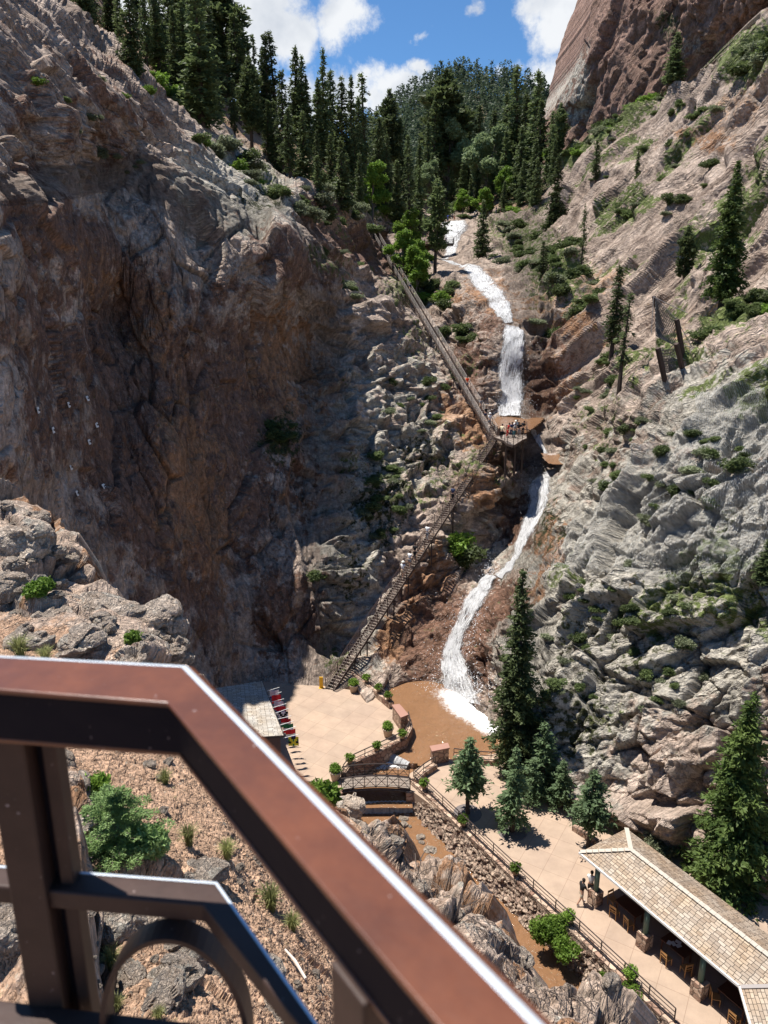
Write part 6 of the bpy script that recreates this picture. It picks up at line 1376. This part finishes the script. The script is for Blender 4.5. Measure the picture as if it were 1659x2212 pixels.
# ================================================================ balcony railing in the foreground
def paint(name, c1, c2, rough=.42, sp=.5):
    m = bpy.data.materials.new(name); m.use_nodes = True; t = m.node_tree; b = t.nodes['Principled BSDF']; tcn = N(t, 'ShaderNodeTexCoord'); n1 = N(t, 'ShaderNodeTexNoise', Scale=14.0, Detail=6.0, Roughness=.7); L(t, tcn.outputs['Object'], n1.inputs['Vector'])
    cr = N(t, 'ShaderNodeValToRGB'); L(t, n1.outputs[0], cr.inputs[0]); cr.color_ramp.elements[0].position = .35; cr.color_ramp.elements[0].color = (*c1, 1); cr.color_ramp.elements[1].position = .65; cr.color_ramp.elements[1].color = (*c2, 1)
    n2 = N(t, 'ShaderNodeTexNoise', Scale=160.0, Detail=3.0); L(t, tcn.outputs['Object'], n2.inputs['Vector']); rr = N(t, 'ShaderNodeMapRange'); L(t, n2.outputs[0], rr.inputs[0]); rr.inputs[1].default_value = .72; rr.inputs[2].default_value = .78
    mm = N(t, 'ShaderNodeMix', _data_type='RGBA'); L(t, rr.outputs[0], mm.inputs[0]); L(t, cr.outputs[0], mm.inputs[6]); mm.inputs[7].default_value = (.35, .27, .25, 1); L(t, mm.outputs[2], b.inputs['Base Color'])
    b.inputs['Roughness'].default_value = rough; b.inputs['Specular IOR Level'].default_value = sp
    bp = N(t, 'ShaderNodeBump', Strength=.25, Distance=.002); n3 = N(t, 'ShaderNodeTexNoise', Scale=60.0, Detail=4.0); L(t, tcn.outputs['Object'], n3.inputs['Vector']); L(t, n3.outputs[0], bp.inputs['Height']); L(t, bp.outputs[0], b.inputs['Normal']); return m
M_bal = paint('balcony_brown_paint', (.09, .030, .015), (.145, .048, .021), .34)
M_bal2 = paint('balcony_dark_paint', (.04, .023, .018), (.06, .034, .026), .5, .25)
bal = empty('balcony_railing', (0, .5, CAMZ-1.3)); tag(bal, 'brown painted steel balcony railing bending across the near foreground', 'railing'); bo = Vector(bal.location)
def hp(dx, dy, h): return Vector(at(dx, dy, zof(dy, CAMZ-h)))-bo
def loft(name, stations, parent, m_, bevel=.003, seg=3):
    v = [p for s in stations for p in s]; n = len(stations[0]); f = [(i*n+k, i*n+(k+1) % n, (i+1)*n+(k+1) % n, (i+1)*n+k) for i in range(len(stations)-1) for k in range(n)]+[tuple(range(n))[::-1], tuple((len(stations)-1)*n+k for k in range(n))]
    b = MB(); b.add(v, f); o = b.build(name, m_, parent, True)
    bm = __import__('bmesh').new(); bm.from_mesh(o.data); __import__('bmesh').ops.recalc_face_normals(bm, faces=bm.faces); bm.to_mesh(o.data); bm.free()
    md = o.modifiers.new('b', 'BEVEL'); md.width = bevel; md.segments = seg; md.limit_method = 'ANGLE'; md.angle_limit = radians(20); md.harden_normals = False
    ws = o.modifiers.new('w', 'WEIGHTED_NORMAL'); return o
H = .32
def lin(p, q, x): return p[1]+(q[1]-p[1])*(x-p[0])/(q[0]-p[0])
eb = (1330, lin((606,1659),(1106,2162),1330)); ec = (1130, lin((553,1746),(946,2212),1130)); ed = (1010, lin((553,1832),(843,2212),1010))
ea = (1370, lin((653,1659),(1106,2092),1370))
S0 = [hp(-70,1414,H), hp(-70,1484,H), hp(-70,1514,H+.008)]; S1 = [hp(397,1439,H), hp(362,1518,H), hp(366,1544,H+.008)]; S2 = [hp(*eb,H), hp(*ec,H), hp(ec[0]-6,ec[1]+14,H+.008)]
def cap(S, outw): b_, c_, c2 = S; dn = Vector((0, 0, -1)); return [c_, b_, b_+outw*.011+dn*.006, b_+outw*.012+dn*.020, c_+dn*.005]
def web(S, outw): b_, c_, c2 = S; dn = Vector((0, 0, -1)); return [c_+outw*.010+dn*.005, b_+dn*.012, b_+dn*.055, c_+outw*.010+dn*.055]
def highlight(S, outw): b_, c_, c2 = S; up = Vector((0, 0, 1)); return [b_-outw*.0032+up*.0006, b_+up*.0002+outw*.001, b_+outw*.0045-up*.0018, b_-up*.002]
o1 = Vector((.04, 1, 0)).normalized(); o2_ = Vector((.805, .593, 0)); om = (o1+o2_).normalized()*1.08
M_web = paint('balcony_shadow_paint', (.006, .005, .010), (.010, .008, .012), .7); M_web.node_tree.nodes['Principled BSDF'].inputs['Specular IOR Level'].default_value = .12; M_highlight = mat('painted_highlight', (.55, .60, .65), .3, metal=.2, vary=.12, scale=40)  # web colour holds the shade under the cap; edge strip is a painted highlight
st3 = ((S0, o1), (S1, om), (S2, o2_))
loft('top_rail', [cap(a, o) for a, o in st3], bal, M_bal, .0018, 3); loft('rail_web', [web(a, o) for a, o in st3], bal, M_web, .001, 2); loft('highlight_strip', [highlight(a, o) for a, o in st3], bal, M_highlight, .0008, 2)
# lip under the top rail
def strip(name, ptsA, ptsB, th, m_):
    st = [[a, b_, b_-Vector((0, 0, th)), a-Vector((0, 0, th))] for a, b_ in zip(ptsA, ptsB)]; return loft(name, st, bal, m_, .0012, 2)
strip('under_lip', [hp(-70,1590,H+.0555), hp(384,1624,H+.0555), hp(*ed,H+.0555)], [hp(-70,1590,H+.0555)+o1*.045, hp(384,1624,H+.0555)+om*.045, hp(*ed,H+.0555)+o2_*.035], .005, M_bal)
# second rail
H2 = .56
e2 = (760, lin((553,1982),(700,2212),760)+14); 
r0 = [hp(-70,1866,H2), hp(-70,1909,H2)]; r1 = [hp(467,1907,H2), hp(437,1954,H2)]; f_ = lambda x: lin((473,1932),(553,2059),x)
r2 = [hp(*e2, H2), hp(700, 2212+70, H2)]
def cl2(S, dpt=.022): a, b_ = S; return [a, b_, b_-Vector((0, 0, dpt)), a-Vector((0, 0, dpt))]
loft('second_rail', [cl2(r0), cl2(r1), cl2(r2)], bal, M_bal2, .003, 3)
H3 = .70
t0r = [hp(-70,2150,H3), hp(-70,2210,H3)]; t1r = [hp(560,2224,H3), hp(530,2290,H3)]
loft('highlight_strip', [[q[0]-o*.0022+Vector((0,0,.0005)), q[0]+o*.0015, q[0]+o*.001-Vector((0,0,.003)), q[0]-Vector((0,0,.002))] for q, o in ((r0, o1), (r1, om), (r2, o2_))], bal, M_highlight, .0006, 2)  # same painted highlight along the second rail
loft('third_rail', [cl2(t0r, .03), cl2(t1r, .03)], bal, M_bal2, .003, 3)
# posts
yw = (hp(98,1952,H2)).y+.004
def vpost(dx0, dx1, dyref, href, z_top, z_bot, dep, nm='post', yoff=0):
    a, b_ = hp(dx0, dyref, href), hp(dx1, dyref, href); w_ = (b_-a).length; c = (a+b_)/2; m = MB(); y = c.y+yoff; zt, zb = CAMZ-z_top-bo.z, CAMZ-z_bot-bo.z
    m.box((c.x, y, (zt+zb)/2), (w_, dep, zt-zb)); o = m.build(nm, M_bal2, bal, bevel=.002); return o
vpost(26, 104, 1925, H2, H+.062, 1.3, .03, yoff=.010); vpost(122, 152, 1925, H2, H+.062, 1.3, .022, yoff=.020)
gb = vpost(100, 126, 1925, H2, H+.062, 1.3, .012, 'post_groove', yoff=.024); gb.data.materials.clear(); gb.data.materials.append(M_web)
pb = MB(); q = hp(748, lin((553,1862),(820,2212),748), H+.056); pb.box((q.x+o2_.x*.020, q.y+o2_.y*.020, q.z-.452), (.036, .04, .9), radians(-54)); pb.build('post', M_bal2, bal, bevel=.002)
# ring between the rails
rc_ = hp(360, 2010, H2+.028); cxr, cyr, czr = rc_.x+.001, rc_.y+.003, rc_.z-.125; ring = []; b = MB(); n = 64; ro_, ri_, wd_ = .0745, .0690, .026
vs = []
for k in range(n):
    a = 2*pi*k/n
    for r_, yy in ((ro_, -wd_/2), (ro_, wd_/2), (ri_, wd_/2), (ri_, -wd_/2)): vs.append((cxr+r_*cos(a), cyr+yy, czr+(r_+.05)*sin(a)))
b.add(vs, [(k*4+j, k*4+(j+1) % 4, ((k+1) % n)*4+(j+1) % 4, ((k+1) % n)*4+j) for k in range(n) for j in range(4)]); b.build('ring', M_bal2, bal, False)
# ================================================================ near slope: rocks, sapling, grass
def rockmesh(seed, sc=(1, .8, .6)):
    bm = __import__('bmesh').new(); __import__('bmesh').ops.create_icosphere(bm, subdivisions=5, radius=1); V = np.array([v.co[:] for v in bm.verts]); h, e, c = facet(V*1.0+.15*np.stack([fbm(V, .7, 3, seed)]*3, -1), 1.1, seed, 1.3)
    h2, e2_, _ = facet(V, .42, seed+5); f = 1+.30*h+.07*h2-.05*np.clip(1-e/.08, 0, 1)+.10*fbm(V, .5, 4, seed+9); V = V*f[:, None]*np.array(sc)
    # squarish
    V = np.sign(V)*np.abs(V)**.86
    for v, p_ in zip(bm.verts, V): v.co = p_
    me = bpy.data.meshes.new('boulder'); bm.to_mesh(me); bm.free(); me.materials.append(boulder_m); return me
boulder_m = rock_material('boulder_stone', (.44, .34, .26), (.60, .51, .42), 2.4, coarse=1.4)
rm = [rockmesh(s, sc) for s, sc in ((1, (1, .8, .6)), (2, (1.1, .7, .5)), (3, (.9, .9, .7)), (4, (1.2, .8, .45)), (5, (.8, .8, .8)), (6, (1, 1, .4)))]
for m__ in rm:
    A = m__.attributes.new('rq', 'FLOAT_VECTOR', 'POINT'); vv_ = np.zeros(len(m__.vertices)*3, np.float32); m__.vertices.foreach_get('co', vv_); A.data.foreach_set('vector', vv_)
    ga = m__.attributes.new('gray', 'FLOAT', 'POINT'); ga.data.foreach_set('value', np.full(len(m__.vertices), .28, np.float32))
rs = R(12)
def rock(k, dx, dy, px, label, group=None, fun=hsurf, sink=.35, P=None):
    p_ = Vector(fun(dx, dy)) if P is None else Vector(P); Z = float(proj(p_)[2]); s = px/FL*Z/2
    o = bpy.data.objects.new('boulder', rm[k]); col.objects.link(o); o.location = p_+Vector((0, 0, s*(.5-sink)*.6)); o.scale = (s, s*rs.uniform(.85, 1.1), s*rs.uniform(.9, 1.15)); o.rotation_euler = (rs.uniform(-.3, .3), rs.uniform(-.3, .3), rs.uniform(0, 6.3)); tag(o, label, 'boulder', group); return o
for k, x, y, px, lab in [(0,55,1185,120,'flat topped pale boulder on the left ledge, uppermost'),(2,60,1260,110,'pale green lichened boulder below the flat topped one'),(3,215,1350,105,'angular tan boulder in the middle of the left ledge'),(1,140,1290,90,'split grey boulder on the left ledge'),(4,325,1390,120,'rounded brown boulder at the end of the left ledge above the rail'),
    (0,250,1365,95,'brown slab rock left of the rounded one'),(3,110,1345,80,'brownish rock beside the grassy tuft on the ledge'),(2,20,1300,90,'pale lichened block at the left frame edge'),(5,170,1405,100,'low flat rock just above the rail'),(1,60,1390,90,'flat rock by the long grass above the rail'),(0,290,1440,90,'reddish rock touching the rail line'),
    (0,150,1710,90,'grey lichened rock upper left behind the post'),(4,135,1650,70,'small grey rock behind the near post'),(1,190,1830,150,'large lichened boulder under the fir sapling'),(5,290,1880,110,'low brown rock right of the sapling boulder'),(3,440,1890,90,'rock under the bend of the second rail'),(2,250,1990,140,'grey angular boulder below the second rail'),
    (0,340,1990,150,'broad pale lichened boulder behind the ring'),(4,395,2065,90,'brown rock inside the ring'),(5,370,2120,120,'layered brown block with a green lichen stripe'),(1,290,2090,80,'small cracked block inside the ring'),(3,350,2170,100,'square brown block low in the ring'),(2,20,2010,170,'mottled grey boulder at the lower left edge'),(0,40,2120,150,'dark lichened boulder behind the near posts'),
    (4,645,1725,60,'grey rock beside the bushes near the bridge'),(1,600,2200,110,'sandy rock at the bottom near the rail post'),(5,560,2100,100,'low sandy rock right of the grass tufts'),(2,320,1660,34,'small stone in the gravel behind the rail')]:
    rock(k, x, y, px, lab)
# big rock by the small weir and boulders along the creek
rock(2, 0, 0, 68, 'big rounded grey boulder beside the footbridge', P=g(752, 1748, .2)); rock(0, 0, 0, 60, 'grey boulder in front of the big rounded one', P=g(735, 1772, .3))
for i in range(14):
    f = rs.rand(); q = cwW[0].lerp(cwW[1], f*2) if f < .5 else cwW[1].lerp(cwW[3], (f-.5)*2); q = q+Vector((-1.25-.5*rs.rand(), -1.0-.4*rs.rand(), -1.5)); s = rs.uniform(.12, .38); o = bpy.data.objects.new('creek_stone', rm[rs.randint(6)]); col.objects.link(o); o.location = q; o.scale = (s, s, s*.8); o.rotation_euler = (0, 0, rs.uniform(0, 6)); tag(o, 'stone in the rubble at the foot of the creek wall', 'stone', 'stones along the creek')
ed_x = [770,800,835,868,905,930,965,1000,1040,1070,1100,1130,1170,1210,1250,1290]
for i, x in enumerate(ed_x):
    y = np.interp(x, hx, ht)+30+rs.uniform(0, 16); rock([0,2,3,4,1,5][i % 6], x, y, rs.uniform(36, 66), 'netted rock along the edge of the near slope', 'netted rocks at the slope edge')
for i in range(70):
    x, y = rs.uniform(130, 700), rs.uniform(1640, 2190); rock(rs.randint(6), x, y, rs.uniform(6, 26), 'small loose stone in the gravel below the balcony', 'loose stones in the gravel')
for i in range(60):
    t_ = rs.rand(); x = rs.uniform(0, 390); y = rs.uniform(np.interp(x, hx, ht)+12, 1440); rock(rs.randint(6), x, y, rs.uniform(18, 60), 'broken rock among the rubble of the left ledge', 'broken rocks of the left ledge')
# sapling
M_sap = leaf_mat('sapling_needles', (.17, .27, .08), (.30, .42, .17), 5, .4)
sap = empty('fir_sapling', hsurf(250, 1845)); tag(sap, 'young light green fir sapling on the gravel slope under the rail', 'tree'); rs2 = R(3); C = []; Sz = []; O = []; tb = MB(); hh = .92
tb.tube([(0, 0, -.1), (0, 0, hh*.5), (.01, 0, hh)], [.018, .012, .003], 6)
for i in range(15):
    z = hh*(.05+.9*i/15); Lb = .62*(1-i/15.5)**.75
    for b__ in range(6):
        az = rs2.uniform(0, 2*pi); l = Lb*rs2.uniform(.7, 1.15); d = np.array([cos(az), sin(az), .22]); sd = np.array([-sin(az), cos(az), 0]); tb.tube([(0, 0, z), tuple(d*l+np.array([0, 0, z]))], [.005, .002], 3, False)
        for j in range(int(l*75)+3):
            q = rs2.rand()**.8; w2_ = l*.32*(1-q*.7)
            for _ in range(4): s_1 = rs2.uniform(-1, 1); C.append(d*l*q+sd*w2_*s_1+np.array([0, 0, z])); Sz.append(.022); O.append(d*.8+sd*s_1*.9)
V_, F_ = clumps(np.array(C), np.array(Sz), rs2, .5, 2, np.array(O)); tb.build('trunk', M_barkg, sap); o = bpy.data.objects.new('needles', trimesh('needles', V_, F_, M_sap)); col.objects.link(o); o.parent = sap
def bush_near(dx, dy, px, n, size, label, m_, seed, fun=hsurf, P=None, cat='bush'):
    p_ = Vector(fun(dx, dy)) if P is None else Vector(P); Z = float(proj(p_)[2]); s = px/FL*Z/2; rs3 = R(seed); cs = [((rs3.uniform(-.6, .6)*s, rs3.uniform(-.5, .5)*s, s*rs3.uniform(.2, .8)), (s*.45,)*3) for _ in range(8)]
    r = empty('bush', p_); tag(r, label, cat); o = bpy.data.objects.new('foliage', blobs_leaves(seed, cs, n, size, m_)); col.objects.link(o); o.parent = r; b = MB()
    for c, _ in cs: b.tube([(0, 0, -.05), c], [size*.12, size*.05], 4, False)
    b.build('stems', M_barkg, r)
bush_near(300, 1850, 120, 3500, .05, 'second low fir clump right of the sapling', M_sap, 61)
bush_near(195, 1715, 70, 1500, .05, 'leafy green bush behind the sapling', M_bright, 62)
bush_near(80, 1325, 62, 1800, .06, 'feathery light green bush on the left ledge', M_bright, 63)
bush_near(282, 1420, 40, 500, .06, 'small leafy plant at the rail above the corner', M_bright, 64)
bush_near(712, 1722, 76, 1500, .14, 'bright leafy bush between the rail and the big boulder', M_bright, 65)
bush_near(0, 0, 90, 2600, .14, 'bright green bush hanging over the creek wall', M_bright, 66, P=g(1185, 2020, -.6)); bush_near(0, 0, 60, 900, .14, 'smaller bush right of the hanging one on the creek bank', M_bright, 67, P=g(1222, 2062, -.4))
bush_near(0, 0, 44, 700, .12, 'low plant in the creek bank stones', M_bright, 68, P=g(1312, 2120, -.6)); bush_near(0, 0, 130, 2600, .13, 'bright bush at the bottom edge by the creek wall', M_bright, 69, P=g(1345, 2200, -1.0)); bush_near(0, 0, 90, 1600, .13, 'bush at the bottom edge beside the netted rocks', M_bright, 70, P=g(1290, 2212, -.5))
M_grass = leaf_mat('grass_blades', (.20, .22, .07), (.36, .36, .15), 8, .4)
def grass(dx, dy, px, n, label, seed):
    p_ = Vector(hsurf(dx, dy)); Z = float(proj(p_)[2]); s = px/FL*Z; rs4 = R(seed); V = []; 
    for i in range(n):
        a = rs4.uniform(0, 2*pi); t_ = rs4.uniform(.1, 1.0); h_ = s*rs4.uniform(.6, 1.1); r0 = s*.12*rs4.rand(); base = np.array([cos(a)*r0, sin(a)*r0, -.02]); out_ = np.array([cos(a), sin(a), 0])*s*.5*t_; sd = np.array([-sin(a), cos(a), 0])*s*.012
        m1 = base+out_*.35+np.array([0, 0, h_*.62]); m2_ = base+out_+np.array([0, 0, h_*(1-.35*t_)]); V += [base-sd, base+sd, m1+sd*.8, base-sd, m1+sd*.8, m1-sd*.8, m1-sd*.8, m1+sd*.8, m2_]
    V = np.array(V); o = bpy.data.objects.new('grass_tuft', trimesh('grass_tuft', V, np.arange(len(V)).reshape(-1, 3), M_grass)); col.objects.link(o); o.location = p_; tag(o, label, 'grass tuft')
for x, y, px, lab in [(405,1830,62,'pale grass tuft right of the sapling'),(488,1858,56,'grass tuft on the gravel, right of the first tuft'),(590,1960,78,'largest pale grass tuft beside the rail'),(630,2010,56,'greener grass tuft below the largest one'),(355,1700,46,'dry grass tuft near the top of the gravel'),(250,2060,66,'grass tuft inside the ring beside the boulders'),(262,2150,50,'thin grass at the left inside the ring'),
    (45,1420,70,'long dark grass at the left end above the rail'),(100,1430,50,'short grass tuft on the ledge above the rail'),(345,2195,40,'grass at the bottom of the ring'),(35,1300,34,'thin grass by the ledge boulders'),(905,1925,40,'grass among the netted rocks')]:
    grass(x, y, px, 190, lab, x)
st_ = MB(); a_, b_ = Vector(hsurf(618, 2058)), Vector(hsurf(655, 2130)); st_.tube([a_+Vector((0, 0, .06)), (a_+b_)/2+Vector((0, 0, .10)), b_+Vector((0, 0, .05))], [.012, .018, .016], 6); tag(st_.build('stick', mat('dead_wood', (.55, .48, .42), .9, vary=.2)), 'bleached dead stick lying on the gravel', 'stick')
# hide nothing: prototypes never planted are removed
dead = [o.name for o in bpy.data.objects if o.parent is None and abs(o.location.z+500) < .01]
for nme in dead:
    o = bpy.data.objects[nme]
    for c in [c.name for c in o.children]: bpy.data.objects.remove(bpy.data.objects[c])
    bpy.data.objects.remove(bpy.data.objects[nme])
